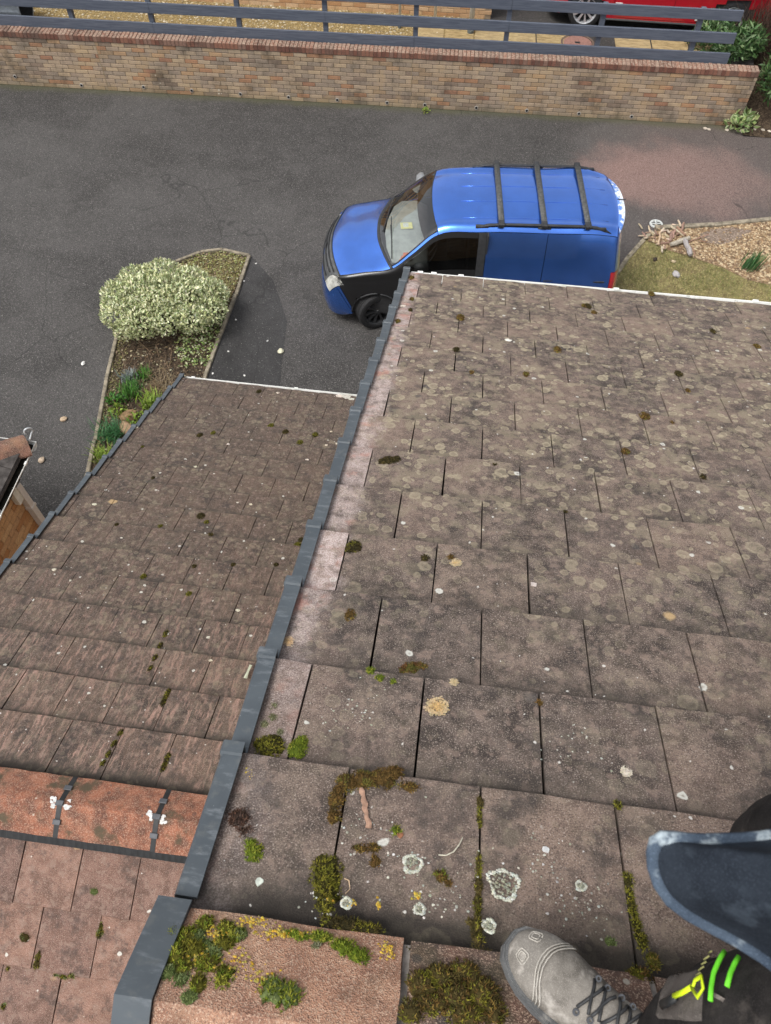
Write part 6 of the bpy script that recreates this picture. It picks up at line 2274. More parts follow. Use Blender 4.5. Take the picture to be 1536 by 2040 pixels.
moss('dark moss bank along the lower edge of the ridge tile', 'main', [(660, 1835, 24, 12), (695, 1842, 30, 14), (735, 1850, 28, 12)], DARKM + OLIVE, 6)
moss('bright green moss strip over the ridge tile edge', 'ridge', [(590, 1862, 30, 9), (640, 1868, 26, 12), (685, 1885, 26, 16), (715, 1903, 22, 16)], FRESH, 7, 0.005)
moss('small brown yellow moss tuft in the middle of a tile', 'main', [(698, 1224, 11, 12)], BROWN, 8)
moss('reddish moss tufts on the course line near the ochre disc', 'main', [(818, 1330, 14, 11), (838, 1326, 12, 7), (802, 1334, 8, 6)], REDDY, 9)
moss('green moss dots on the course line left of the reddish tufts', 'main', [(738, 1336, 8, 7), (757, 1350, 8, 7), (783, 1358, 6, 5)], FRESH, 10)
moss('column of pale round moss cushions by the verge', 'main', [(548, 1406, 9, 9), (544, 1430, 11, 9), (527, 1443, 10, 8), (558, 1460, 9, 9)], PALEC, 11, 0.0038, spiky=0.6)
moss('dark moss tuft by the verge half way down the large roof', 'main', [(775, 917, 13, 7), (790, 915, 8, 6), (762, 920, 8, 5)], DARKM, 12)
moss('moss tuft on the tile beside the verge cap', 'main', [(706, 1088, 14, 11), (697, 1094, 9, 7)], DARKM + OLIVE, 13)
moss('moss growing along the tile joint left of the boot', 'main', [(954, 1720, 6, 24), (953, 1760, 8, 24), (952, 1800, 8, 26), (950, 1845, 13, 22), (951, 1870, 12, 16), (938, 1838, 10, 8)], OLIVE + DARKM, 14)
moss('thin moss at the top of the joint left of the boot', 'main', [(956, 1600, 6, 16), (955, 1630, 5, 18)], OLIVE + DARKM, 140)
moss('moss line along the tile joint above the boot', 'main', [(1252, 1752, 10, 13), (1255, 1780, 6, 22), (1260, 1810, 8, 20), (1268, 1840, 9, 18), (1275, 1865, 12, 14), (1280, 1885, 10, 10)], OLIVE, 15)
moss('olive moss bank behind the boot along the ridge', 'main', [(1160, 1938, 22, 10), (1200, 1950, 26, 12), (1240, 1956, 22, 12), (1275, 1945, 26, 18), (1300, 1915, 16, 16)], OLIVE + BROWN, 16)
moss('shaggy moss covering the second ridge tile left of the boot', 'ridge', [(840, 1960, 30, 26), (880, 1945, 34, 24), (925, 1935, 30, 22), (860, 2000, 38, 24), (910, 1985, 38, 30), (960, 1975, 34, 34), (930, 2025, 44, 26), (985, 2015, 24, 30), (820, 2015, 24, 24)], OLIVE + BROWN + DARKM, 17, 0.0052)
moss('dark moss fringe under the second ridge tile', 'main', [(840, 1893, 26, 7), (900, 1896, 30, 8), (960, 1898, 30, 8)], DARKM, 18)
moss('small round pale moss cushion above the boot', 'main', [(1216, 1876, 10, 9)], CUSH, 19, 0.0038, spiky=0.6)
moss('green moss knob beside a terracotta chip', 'main', [(789, 1655, 11, 10)], FRESH, 20, 0.006)
moss('pale mossy clumps at the centre of the near tile', 'main', [(720, 1690, 18, 8), (745, 1690, 14, 10), (748, 1715, 11, 12)], BROWN, 21)
moss('yellow brown moss tuft right of the white lichen rosette', 'main', [(877, 1745, 14, 12), (890, 1757, 12, 8)], BROWN + FRESH, 22)
moss('moss tuft in the joint at the top of the third course', 'main', [(1231, 1604, 7, 10)], OLIVE, 23)
moss('dull red brown moss stain hump beside the verge', 'main', [(478, 1625, 24, 22), (488, 1650, 18, 16)], [(0.10, 0.06, 0.045), (0.13, 0.075, 0.055), (0.07, 0.045, 0.035)], 24, 0.006, hk=0.18)
# cushions and patches on the first ridge tile
moss('large round green moss cushion on the sandy ridge tile', 'ridge', [(545, 1975, 32, 30), (575, 1985, 26, 28)], CUSH + FRESH, 25, 0.006, spiky=0.6)
moss('group of pale green cushions at the left of the ridge tile', 'ridge', [(392, 1868, 17, 16), (425, 1900, 18, 17), (412, 1880, 14, 10), (475, 1862, 16, 14), (337, 1938, 16, 16), (362, 1950, 16, 18), (378, 1986, 18, 14)], CUSH, 26, 0.0038, spiky=0.6)
moss('dark green moss between the pale cushions of the ridge tile', 'ridge', [(410, 1838, 18, 14), (450, 1850, 20, 16), (445, 1880, 22, 14), (400, 1920, 14, 16), (445, 1945, 20, 24), (350, 1900, 22, 20), (375, 1868, 22, 22), (345, 1860, 18, 18), (420, 1915, 20, 20), (390, 1890, 20, 18), (365, 1925, 20, 18), (470, 1862, 18, 14), (395, 1960, 16, 20)], OLIVE + FRESH, 27)
moss('pale moss knob near the right end of the sandy ridge tile', 'ridge', [(630, 1883, 9, 9)], PALEC, 28, 0.0038, spiky=0.6)
# scattered tufts, far too alike to tell apart
for i, (x, y, r_) in enumerate(((1284, 829, 11), (1352, 745, 8), (1338, 842, 5), (1246, 900, 9), (1126, 1020, 4), (1048, 746, 7), (1110, 697, 9), (1171, 610, 7), (1163, 609, 5), (1183, 623, 6), (909, 697, 7), (917, 633, 9), (940, 742, 5), (1420, 660, 6), (1508, 690, 6), (1298, 586, 6), (846, 1112, 9), (898, 1110, 7), (820, 596, 5), (818, 618, 5), (793, 640, 6), (820, 553, 6), (1401, 950, 7), (1370, 778, 5), (1075, 1400, 7), (985, 926, 4))):
    moss('tiny brown moss tuft on the lichen covered slope of the large roof', 'main', [(x, y, r_ * 0.85, r_ * 0.6)], (BROWN, DARKM, BROWN)[i % 3], 100 + i, 0.0062, 'moss_tuft', 'moss', 'tiny moss tufts on the large roof')
for i, (x, y, r_) in enumerate(((398, 867, 6), (425, 862, 5), (400, 1028, 8), (412, 1040, 5), (420, 1065, 5), (628, 866, 6), (569, 860, 6), (598, 881, 6), (305, 952, 4), (320, 1048, 5), (387, 1128, 5), (376, 1183, 7), (465, 1125, 5), (540, 848, 6), (516, 780, 5), (593, 1085, 7), (550, 1125, 5), (286, 1148, 6), (600, 1075, 6), (284, 890, 3), (233, 1045, 4))):
    moss('tiny dark moss tuft on the lower brown roof', 'left', [(x, y, r_, r_ * 0.7)], (DARKM, OLIVE)[i % 2], 200 + i, 0.0062, 'moss_tuft', 'moss', 'tiny moss tufts on the lower roof')
for i, (a, b) in enumerate((((330, 1262), (300, 1330)), ((335, 1378), (325, 1400)), ((240, 1460), (205, 1520)), ((335, 1505), (325, 1530)))):
    moss(['moss in a joint half way down the lower roof', 'moss knot on a joint two courses above the terracotta ridge', 'moss along a joint just below the terracotta ridge', 'moss knots on the joint nearest the ridge end'][i], 'left', [(lerp(a[0], b[0], t), lerp(a[1], b[1], t), 5, 7) for t in (0, 0.35, 0.7, 1)], DARKM + OLIVE, 230 + i, 0.006)
moss('round moss button on the first course of the near slope', 'back', [(188, 1776, 9, 8)], CUSH, 240, 0.0038, spiky=0.6)
moss('round moss button on the second course at the left edge', 'back', [(50, 1867, 11, 11)], CUSH + DARKM, 241, 0.0038, spiky=0.6)
moss('drop shaped moss in the upper joint of the near slope', 'back', [(198, 1860, 7, 11), (201, 1845, 4, 8)], CUSH + OLIVE, 242, 0.006)
moss('moss hanging in the second course joint of the near slope', 'back', [(75, 1910, 5, 15), (73, 1922, 6, 8)], OLIVE + DARKM, 243, 0.006)
moss('moss crescent under a tile edge of the near slope', 'back', [(112, 1943, 8, 5), (128, 1946, 12, 6), (143, 1944, 7, 5)], CUSH + OLIVE, 244, 0.006)
moss('moss drop in the lowest joint at the left edge', 'back', [(17, 1931, 6, 8)], CUSH + OLIVE, 245, 0.006)
moss('moss drop at the very bottom of the left edge', 'back', [(8, 2005, 6, 8)], CUSH + OLIVE, 246, 0.006)
# yellow lichen crumbs
def crumbs(name, label, plane, spots, cols, seed, n, s0, cat='lichen', h=0.002):
    rr = random.Random(seed)
    org, bas = PLANES[plane]
    nrm = bas.to_3x3() @ Vector((0, 0, 1))
    e1, e2 = bas.to_3x3() @ Vector((1, 0, 0)), bas.to_3x3() @ Vector((0, 1, 0))
    lift = 0.0015 if plane != 'ridge' else 0.003
    q = MB()
    for _ in range(n):
        (x, y, rx, ry) = rr.choice(spots)
        P = on_roof(x + rr.gauss(0, rx * 0.5), y + rr.gauss(0, ry * 0.5), plane)
        s = s0 * rr.uniform(0.5, 1.5)
        vs = []
        for k in range(6):
            th = 1.047 * k
            w_ = s * rr.uniform(0.6, 1.2)
            vs.append(P + e1 * math.cos(th) * w_ + e2 * math.sin(th) * w_ + nrm * lift)
        vs.append(P + nrm * (lift + h * rr.uniform(0.6, 2.0)))
        q.add(vs, [(k, (k + 1) % 6, 6) for k in range(6)], jitter(rr.choice(cols), rr, 0.2))
    o = q.build(name, M['moss'], recalc=False)
    return tag(o, label, cat, None, 'stuff')
YEL = [(0.46, 0.28, 0.035), (0.50, 0.35, 0.06), (0.38, 0.31, 0.08)]
crumbs('yellow_lichen', 'orange yellow lichen crumbs on the tile next to the ridge', 'main', [(555, 1665, 22, 16), (560, 1700, 12, 8), (540, 1650, 20, 8), (700, 1800, 10, 8), (755, 1805, 6, 12), (830, 1785, 6, 6), (655, 1790, 10, 8), (500, 1540, 14, 14)], YEL, 1, 130, 0.0030, 'lichen', 0.001)
crumbs('yellow_lichen', 'orange yellow lichen crumbs on the sandy ridge tile', 'ridge', [(470, 1920, 40, 30), (440, 1860, 40, 20), (520, 1950, 30, 20), (770, 1895, 14, 18), (400, 1900, 40, 40), (560, 1860, 60, 10), (500, 1840, 40, 12)], YEL, 2, 380, 0.0026, 'lichen', 0.001)
crumbs('pale_lichen', 'scattered white lichen crumbs on the near tiles', 'main', [(830, 1720, 120, 60), (760, 1640, 80, 50), (1080, 1700, 70, 80), (1160, 1800, 60, 60), (880, 1800, 80, 40), (700, 1420, 80, 60), (1180, 1480, 90, 50), (650, 1790, 40, 30)], [(0.42, 0.42, 0.36), (0.50, 0.50, 0.46), (0.34, 0.35, 0.29)], 3, 300, 0.0024, 'lichen', 0.0004)
def spot(label, px, rx, ry, cols, seed, n, s0=0.003):
    rr = random.Random(seed)
    org, bas = PLANES['main']
    nrm = bas.to_3x3() @ Vector((0, 0, 1))
    inv = bas.to_3x3().inverted()
    P0 = on_roof(px[0], px[1], 'main')
    q = MB()
    for _ in range(n):
        a, u_ = rr.uniform(0, 6.283), rr.random() ** 0.62 * (1.0 if rr.random() < 0.85 else 1.18)
        p = inv @ (on_roof(px[0] + math.cos(a) * u_ * rx, px[1] + math.sin(a) * u_ * ry, 'main') - P0)
        s = s0 * rr.uniform(0.5, 1.3)
        vs = [(p.x + math.cos(1.257 * k) * s * rr.uniform(0.6, 1.2), p.y + math.sin(1.257 * k) * s * rr.uniform(0.6, 1.2), p.z + 0.0012) for k in range(5)] + [(p.x, p.y, p.z + 0.0019)]
        c = jitter(lerp_c(cols[0], cols[1], clampf(u_ * 1.1 - 0.25 + rr.uniform(-0.2, 0.2))), rr, 0.15)
        q.add(vs, [(k, (k + 1) % 5, 5) for k in range(5)], c)
    o = q.build('lichen_disc', M['moss'], recalc=False)
    o.matrix_world = Matrix.Translation(P0) @ bas
    return tag(o, label, 'lichen')
def lerp_c(a, b, t):
    return tuple(lerp(x, y, t) for x, y in zip(a, b))
spot('large round ochre lichen disc on the second course', (871, 1408), 23, 18, ((0.46, 0.30, 0.13), (0.42, 0.34, 0.22)), 1, 520)
spot('oval white lichen disc on the second course near the jacket', (1250, 1535), 13, 12, ((0.50, 0.45, 0.38), (0.48, 0.42, 0.33)), 2, 260)
spot('small orange lichen disc near the verge beside the pale tile', (575, 1278), 10, 10, ((0.50, 0.32, 0.16), (0.44, 0.34, 0.24)), 3, 150)
spot('small tan lichen disc on a course line in mid roof', (908, 1121), 12, 8, ((0.44, 0.32, 0.16), (0.40, 0.33, 0.22)), 4, 120, 0.004)
spot('small tan lichen disc above the ochre disc', (904, 1359), 9, 7, ((0.42, 0.32, 0.18), (0.38, 0.31, 0.2)), 5, 100)
# thick white rosettes
for i, (x, y, r_, gap, lab) in enumerate(((1003, 1762, 30, 0.25, 'broad broken ring of white lichen left of the boot'), (822, 1722, 18, 0.1, 'white edged lichen rosette in the middle of the near tile'), (1157, 1766, 9, 0, 'small white lichen ring right of the broad one'), (836, 1812, 10, 0, 'round pale lichen rosette above the ridge joint'), (690, 1800, 10, 0, 'round lichen rosette beside the big moss cushion'), (974, 1845, 12, 0.2, 'pale lichen rosette beside the mossy joint'))):
    rr = random.Random(300 + i)
    org, bas = PLANES['main']
    nrm = bas.to_3x3() @ Vector((0, 0, 1))
    P0 = on_roof(x, y, 'main')
    rad = (on_plane(x + r_, y, P0, nrm) - P0).length
    q = MB()
    for _ in range(int(90 + rad * 6000)):
        a = rr.uniform(0, 6.283)
        if rr.random() < gap and 2.2 < a < 4.0:
            continue
        u_ = rad * (1 + 0.10 * math.sin(3 * a + i) + 0.08 * math.sin(5 * a)) * (rr.uniform(0.82, 1.05) if rr.random() < 0.78 else rr.uniform(0.1, 0.85))
        p = Vector((math.cos(a) * u_, math.sin(a) * u_, 0.0015 + 0.102 * math.sin(a) * u_))
        s = 0.0026 * rr.uniform(0.6, 1.5)
        edge = u_ > rad * 0.8
        c = jitter((0.48, 0.49, 0.42) if edge else (0.26, 0.26, 0.20), rr, 0.2)
        vs = [p + Vector((math.cos(1.257 * k) * s, math.sin(1.257 * k) * s, 0)) for k in range(5)] + [p + Vector((0, 0, 0.0018))]
        q.add(vs, [(k, (k + 1) % 5, 5) for k in range(5)], c)
    o = q.build('lichen_rosette', M['moss'], recalc=False)
    o.matrix_world = Matrix.Translation(P0) @ bas
    tag(o, lab, 'lichen')
# loose bits
def rod(name, label, cat, plane, pts, rad, col, flat=1.0, lift=0.005):
    org, bas = PLANES[plane]
    nrm = bas.to_3x3() @ Vector((0, 0, 1))
    W_ = [on_roof(x, y, plane) + nrm * lift for x, y in pts]
    q = MB()
    rr = random.Random(len(label))
    q.tube([p - W_[0] for p in W_], [rad * rr.uniform(0.6, 1.25) for _ in W_], 7, flat=flat, col=col)
    o = q.build(name, M['stick'])
    o.location = W_[0]
    return tag(o, label, cat)
rod('bark_strip', 'peach coloured strip of bark hanging from the moss arch', 'bark', 'main', [(719, 1572), (721, 1580), (724, 1588), (724, 1597), (728, 1605), (726, 1614), (730, 1622), (730, 1632), (735, 1641), (734, 1652)], 0.0058, (0.34, 0.21, 0.15), 0.3)
rod('straw', 'curved pale straw on the near tile', 'straw', 'main', [(873, 1706), (888, 1707), (903, 1700), (914, 1686), (921, 1672)], 0.0013, (0.55, 0.52, 0.42))
rod('straw', 'bent straw beside the large moss cushion', 'straw', 'main', [(686, 1753), (695, 1757), (697, 1774), (688, 1783)], 0.0012, (0.55, 0.40, 0.26))
rod('green_leaf', 'pale green leaf caught under the verge cap', 'leaf', 'left', [(489, 1358), (494, 1345), (500, 1332)], 0.012, (0.42, 0.45, 0.34), 0.25, 0.03)
def flake(label, plane, px, r_, col, seed, group=None, name='flake', cat='flake'):
    rr = random.Random(seed)
    org, bas = PLANES[plane]
    nrm = bas.to_3x3() @ Vector((0, 0, 1))
    P = on_roof(px[0], px[1], plane)
    rad = max(0.006, (on_plane(px[0] + r_, px[1], P, nrm) - P).length)
    pts = [(rad * rr.uniform(0.6, 1.15) * math.cos(0.785 * k), rad * rr.uniform(0.5, 1.0) * math.sin(0.785 * k)) for k in range(8)] if cat != 'lichen' else [(rad * (1 + 0.05 * math.sin(3 * k)) * math.cos(0.2244 * k), rad * (1 + 0.05 * math.sin(3 * k)) * math.sin(0.2244 * k)) for k in range(28)]
    q = MB()
    q.prism(pts, -0.001, 0.0045, None, jitter(col, rr, 0.08))
    o = q.build(name, M['stick'])
    o.matrix_world = Matrix.Translation(P) @ bas
    return tag(o, label, cat, group)
flake('white flake on a joint in the middle of the large roof', 'main', (1063, 1166), 8, (0.62, 0.58, 0.50), 1)
flake('bright white disc high on the large roof near the eave', 'main', (1012, 678), 7, (0.70, 0.68, 0.62), 2)
flake('pale stone lying on the verge side near the eave', 'main', (803, 610), 7, (0.60, 0.56, 0.48), 3)
flake('white fleck in the middle of the near right tile', 'main', (1088, 1694), 8, (0.66, 0.70, 0.66), 4)
flake('pale green flake below the red brown stain', 'main', (516, 1758), 12, (0.52, 0.60, 0.52), 7)
flake('terracotta chip beside the green moss knob', 'main', (798, 1665), 8, (0.32, 0.14, 0.08), 8)
rr = random.Random(44)
for i, (x, y, r_) in enumerate(((690, 790, 11), (700, 795, 7), (677, 789, 8), (487, 1412, 4), (500, 1005, 4), (473, 1002, 3), (242, 1072, 3), (268, 852, 8), (188, 1005, 5), (140, 1157, 3), (455, 885, 4), (612, 916, 4), (650, 887, 4), (474, 1216, 5), (415, 1270, 4), (420, 1316, 4), (545, 1075, 3), (652, 950, 4), (660, 860, 3), (554, 783, 4), (390, 930, 4), (672, 884, 4), (108, 1135, 5))):
    flake('small cream flake lying on the lower brown roof', 'left', (x, y), r_, (0.62, 0.56, 0.46), 400 + i, 'cream flakes on the lower roof')

# ================================================================== the person taking the picture
def skin(name, verts, edges, radii, mat, parent, root=0, sub=2):
    me = bpy.data.meshes.new(name)
    me.from_pydata(verts, edges, [])
    o = bpy.data.objects.new(name, me)
    COL.objects.link(o)
    md = o.modifiers.new('skin', 'SKIN')
    md.use_smooth_shade = True
    for i, sv in enumerate(me.skin_vertices[0].data):
        r_ = radii[i]
        sv.radius = (r_, r_) if not hasattr(r_, '__len__') else r_
        sv.use_root = (i == root)
    s_ = o.modifiers.new('sub', 'SUBSURF')
    s_.levels = sub
    dg = bpy.context.evaluated_depsgraph_get()
    ev = o.evaluated_get(dg)
    m2 = bpy.data.meshes.new_from_object(ev)
    bpy.data.objects.remove(o)
    m2.materials.clear()
    m2.materials.append(mat)
    m2.polygons.foreach_set('use_smooth', [True] * len(m2.polygons))
    return link(name, m2, None, parent)
PB = Vector((0.44, -0.40, 0.285))
person = thing('person', 'person in dark work trousers, grey boot and blue jacket standing on the ridge', 'person', PB)
def cloth_mat(name, a, b, pale=None, amt=0.0, rough=0.95):
    n = NT(name)
    c = n.mix(n.mr(n.noise(16, 6), 0.35, 0.65), a, b)
    wv = n.noise(700, 2)
    c = n.mix(n.math('MULTIPLY', n.mr(wv, 0.5, 0.7), 0.35), c, [min(1, q * 2.2 + 0.01) for q in b])
    if pale:
        f = n.mr(n.noise(22, 5, n.mapv(n.pos, loc=(3, 1, 7))), 0.56, 0.70)
        c = n.mix(n.math('MULTIPLY', f, amt), c, pale)
    n.bump(n.noise(60, 5), 0.4, 0.006)
    return n.done(c, rough, 0.15)
M['trouser'] = cloth_mat('work_trouser', (0.013, 0.012, 0.012), (0.030, 0.027, 0.026), (0.15, 0.13, 0.115), 0.25)
M['trouser_panel'] = cloth_mat('trouser_panel', (0.070, 0.062, 0.056), (0.125, 0.110, 0.100), (0.33, 0.29, 0.25), 0.55)
M['jacket'] = cloth_mat('blue_fleece', (0.012, 0.016, 0.023), (0.023, 0.030, 0.041), (0.07, 0.09, 0.115), 0.45)
M['hem'] = cloth_mat('jacket_hem', (0.035, 0.050, 0.075), (0.070, 0.095, 0.13), (0.52, 0.60, 0.64), 1.0)
M['skin'] = plain('skin', (0.50, 0.32, 0.24), 0.6, 0.3, 0.08)
M['hair'] = plain('hair', (0.05, 0.035, 0.025), 0.7, 0.3, 0.3)
# body: one continuous figure under the clothes
J = {'pelvis': (0.64, -0.37, 1.12), 'belly': (0.62, -0.39, 1.27), 'chest': (0.585, -0.42, 1.46), 'neck': (0.55, -0.44, 1.62), 'chin': (0.53, -0.445, 1.70), 'head': (0.52, -0.45, 1.79),
     'hipL': (0.60, -0.46, 1.06), 'kneeL': (0.445, -0.395, 0.70), 'shinL': (0.41, -0.43, 0.52), 'ankL': (0.405, -0.465, 0.395),
     'hipR': (0.64, -0.27, 1.06), 'kneeR': (0.462, -0.212, 0.745), 'ankR': (0.70, -0.23, 0.24),
     'shL': (0.58, -0.61, 1.52), 'elL': (0.42, -0.72, 1.34), 'wrL': (0.16, -0.60, 1.66), 'shR': (0.59, -0.24, 1.52), 'elR': (0.52, -0.08, 1.36), 'wrR': (0.30, -0.30, 1.66)}
rel = {k: Vector(v) - PB for k, v in J.items()}
names = list(J)
ix = {k: i for i, k in enumerate(names)}
E_ = [('pelvis', 'belly'), ('belly', 'chest'), ('chest', 'neck'), ('neck', 'chin'), ('chin', 'head'), ('pelvis', 'hipL'), ('hipL', 'kneeL'), ('kneeL', 'shinL'), ('shinL', 'ankL'), ('pelvis', 'hipR'), ('hipR', 'kneeR'), ('kneeR', 'ankR'), ('chest', 'shL'), ('shL', 'elL'), ('elL', 'wrL'), ('chest', 'shR'), ('shR', 'elR'), ('elR', 'wrR')]
RAD = {'pelvis': 0.125, 'belly': 0.115, 'chest': 0.13, 'neck': 0.055, 'chin': 0.065, 'head': 0.092, 'hipL': 0.075, 'kneeL': 0.044, 'shinL': 0.042, 'ankL': 0.036, 'hipR': 0.075, 'kneeR': 0.044, 'ankR': 0.036, 'shL': 0.06, 'elL': 0.042, 'wrL': 0.030, 'shR': 0.06, 'elR': 0.042, 'wrR': 0.030}
# hands: palm and five fingers continue the same figure
hv, he, hr_ = [tuple(rel[k]) for k in names], [(ix[a], ix[b]) for a, b in E_], [RAD[k] for k in names]
for wr, d0, sd in (('wrL', Vector((-0.72, 0.30, 0.62)), 1), ('wrR', Vector((-0.72, -0.42, 0.55)), -1)):
    d0.normalize()
    lat = d0.cross(Vector((0, 0, 1))).normalized() * sd
    palm = rel[wr] + d0 * 0.055
    hv.append(tuple(palm))
    pi_ = len(hv) - 1
    hr_.append(0.026)
    he.append((ix[wr], pi_))
    for k, (off, L) in enumerate(((-0.030, 0.062), (-0.010, 0.075), (0.010, 0.072), (0.030, 0.058))):
        b0 = palm + d0 * 0.042 + lat * off
        prev = pi_
        for t, bend in ((0.0, 0.0), (0.45, 0.10), (0.8, 0.32), (1.0, 0.55)):
            p = b0 + d0 * L * t + Vector((0.0, 0.0, -1.0)) * L * bend * 0.6
            hv.append(tuple(p))
            hr_.append(0.0095 - 0.0015 * t)
            he.append((prev, len(hv) - 1))
            prev = len(hv) - 1
    prev = pi_
    for t in (0.35, 0.7, 1.0):
        p = palm - lat * (0.026 + 0.034 * t) + d0 * (0.012 + 0.038 * t)
        hv.append(tuple(p))
        hr_.append(0.0105 - 0.002 * t)
        he.append((prev, len(hv) - 1))
        prev = len(hv) - 1
body = skin('body', hv, he, hr_, M['skin'], person, ix['pelvis'], 2)
# face and hair
hd_ = rel['head']
q = MB()
q.tube([hd_ + Vector((-0.088, 0, 0.005)), hd_ + Vector((-0.112, 0, -0.028)), hd_ + Vector((-0.092, 0, -0.038))], [0.008, 0.014, 0.010], 8)
q.build('nose', M['skin'], person, True)
for sd in (-1, 1):
    q = MB()
    q.lathe([(0.001, 0.012), (0.009, 0.009), (0.013, 0.0)], 10, Matrix.Translation(hd_ + Vector((-0.086, sd * 0.033, 0.008))) @ Matrix.Rotation(R(-90), 4, 'Y'))
    q.build('eye', plain('eye_white', (0.7, 0.7, 0.68), 0.2, 0.5) if 'eye_white' not in bpy.data.materials else bpy.data.materials['eye_white'], person, True)
    q = MB()
    q.lathe([(0.001, 0.012), (0.016, 0.010), (0.026, 0.0), (0.018, -0.008)], 12, Matrix.Translation(hd_ + Vector((0.0, sd * 0.090, -0.01))) @ Matrix.Rotation(R(-90 * sd), 4, 'X'))
    q.build('ear', M['skin'], person, True)
q = MB()
q.tube([hd_ + Vector((-0.080, -0.024, -0.062)), hd_ + Vector((-0.088, 0, -0.064)), hd_ + Vector((-0.080, 0.024, -0.062))], [0.003, 0.006, 0.003], 8)
q.build('mouth', plain('lips', (0.35, 0.15, 0.13), 0.5, 0.3), person, True)
bm = bmesh.new()
bmesh.ops.create_icosphere(bm, subdivisions=3, radius=0.107)
for v in list(bm.verts):
    if v.co.x < -0.03 and v.co.z < 0.055 or v.co.z < -0.055:
        bm.verts.remove(v)
    else:
        v.co *= 1 + 0.05 * mnoise.noise(v.co * 30)
me = bpy.data.meshes.new('hair')
bm.to_mesh(me)
bm.free()
o = link('hair', me, M['hair'], person, True)
o.location = hd_ + Vector((0.012, 0, 0.018))
# trousers
tv = ['pelvis', 'hipL', 'kneeL', 'shinL', 'ankL', 'hipR', 'kneeR', 'ankR']
tr_ = {'pelvis': 0.155, 'hipL': 0.118, 'kneeL': 0.088, 'shinL': 0.080, 'ankL': 0.072, 'hipR': 0.118, 'kneeR': 0.088, 'ankR': 0.070}
ti = {k: i for i, k in enumerate(tv)}
tv2 = [tuple(rel[k]) for k in tv]
# a wrinkle or two: extra rings along the shin
te = [(ti['pelvis'], ti['hipL']), (ti['hipL'], ti['kneeL']), (ti['kneeL'], ti['shinL']), (ti['shinL'], ti['ankL']), (ti['pelvis'], ti['hipR']), (ti['hipR'], ti['kneeR']), (ti['kneeR'], ti['ankR'])]
trous = skin('trousers', tv2, te, [tr_[k] for k in tv], M['trouser'], person, 0, 3)
_b = bmesh.new()
_b.from_mesh(trous.data)
bmesh.ops.recalc_face_normals(_b, faces=_b.faces)
_b.normal_update()
for v in _b.verts:
    w_ = v.co
    k_ = mnoise.noise(Vector((w_.x * 9, w_.y * 9, w_.z * 22))) * 0.008 + mnoise.noise(Vector((w_.x * 26, w_.y * 26, w_.z * 36))) * 0.003
    v.co += v.normal * k_
_b.to_mesh(trous.data)
_b.free()
# grey patch panel over the left knee and shin, with bright zip pull and piping
def leg_point(t, ang, extra=0.0):
    """point on the left leg: t 0 at the cuff .. 1 at the knee .. 2 at the hip; ang 0 faces the camera side (-x)"""
    ch = [rel['ankL'], rel['shinL'], rel['kneeL'], rel['hipL']]
    rd = [0.072, 0.080, 0.088, 0.118]
    u_ = clampf(t, 0, 2) * 1.5
    i = min(int(u_), 2)
    f = u_ - i
    c = ch[i].lerp(ch[i + 1], f)
    ax = (ch[i + 1] - ch[i]).normalized()
    r_ = lerp(rd[i], rd[i + 1], f) + extra
    f1 = Vector((-1, 0.0, 0))
    f1 = (f1 - ax * f1.dot(ax)).normalized()
    f2 = ax.cross(f1)
    return c + (f1 * math.cos(ang) + f2 * math.sin(ang)) * r_
def leg_strip(name, t0, t1, a0, a1, mat, extra=0.006, nt=18, na=10, wr=0.004, thick=0.004):
    vs, fs = [], []
    for i in range(nt + 1):
        for j in range(na + 1):
            t, a = lerp(t0, t1, i / nt), lerp(a0, a1, j / na)
            e = extra + wr * mnoise.noise(Vector((t * 9, a * 4, 2.0))) + wr * 0.6 * mnoise.noise(Vector((t * 25, a * 6, 5.0)))
            if i in (0, nt) or j in (0, na):
                e -= thick
            vs.append(leg_point(t, a, e))
    for i in range(nt):
        for j in range(na):
            a = i * (na + 1) + j
            fs.append((a, a + 1, a + na + 2, a + na + 1))
    q = MB()
    q.add(vs, fs)
    return q.build(name, mat, person, True)
NEON = plain('neon_green', (0.14, 0.62, 0.03), 0.6, 0.3, 0.1)
NEONY = plain('neon_yellow', (0.62, 0.80, 0.02), 0.5, 0.3, 0.08)
def leg_tube(name, pts, rad, mat, extra, flat=0.5):
    q = MB()
    q.tube([leg_point(t, a, extra) for t, a in pts], rad, 6, flat=flat)
    return q.build(name, mat, person, True)
HEM = [(0.198, -0.290, 1.064), (0.240, -0.284, 1.067), (0.31, -0.270, 1.070), (0.45, -0.215, 1.06), (0.62, -0.195, 1.04), (0.76, -0.26, 1.02), (0.80, -0.42, 1.02), (0.74, -0.58, 1.03), (0.58, -0.60, 1.04), (0.45, -0.505, 1.04), (0.365, -0.415, 1.035), (0.29, -0.362, 1.035), (0.212, -0.331, 1.048)]
RINGS = []
for t in (0.0, 0.03, 0.07, 0.12, 0.2, 0.35, 0.6, 1.0):
    ring = []
    for (x, y, z) in HEM:
        cx, cy = lerp(0.60, 0.585, t), lerp(-0.40, -0.425, t)
        a = math.atan2(y - cy, x - cx)
        rx, ry = lerp(0.20, 0.165, t), lerp(0.215, 0.225, t)
        body_p = Vector((cx + math.cos(a) * rx, cy + math.sin(a) * ry, 0))
        k_ = (1 - t) ** 2.2
        p = Vector((lerp(body_p.x, x, k_), lerp(body_p.y, y, k_), z + t * 0.50))
        ring.append(p - PB)
    RINGS.append(ring)
vs, fs = [], []
nH = len(HEM)
def spl(ring, m=4):
    out_ = []
    n = len(ring)
    for i in range(n):
        for k in range(m):
            out_.append(Vector(catmull(ring[(i - 1) % n], ring[i], ring[(i + 1) % n], ring[(i + 2) % n], k / m)))
    return out_
RS = [spl(r_) for r_ in RINGS]
nR = len(RS[0])
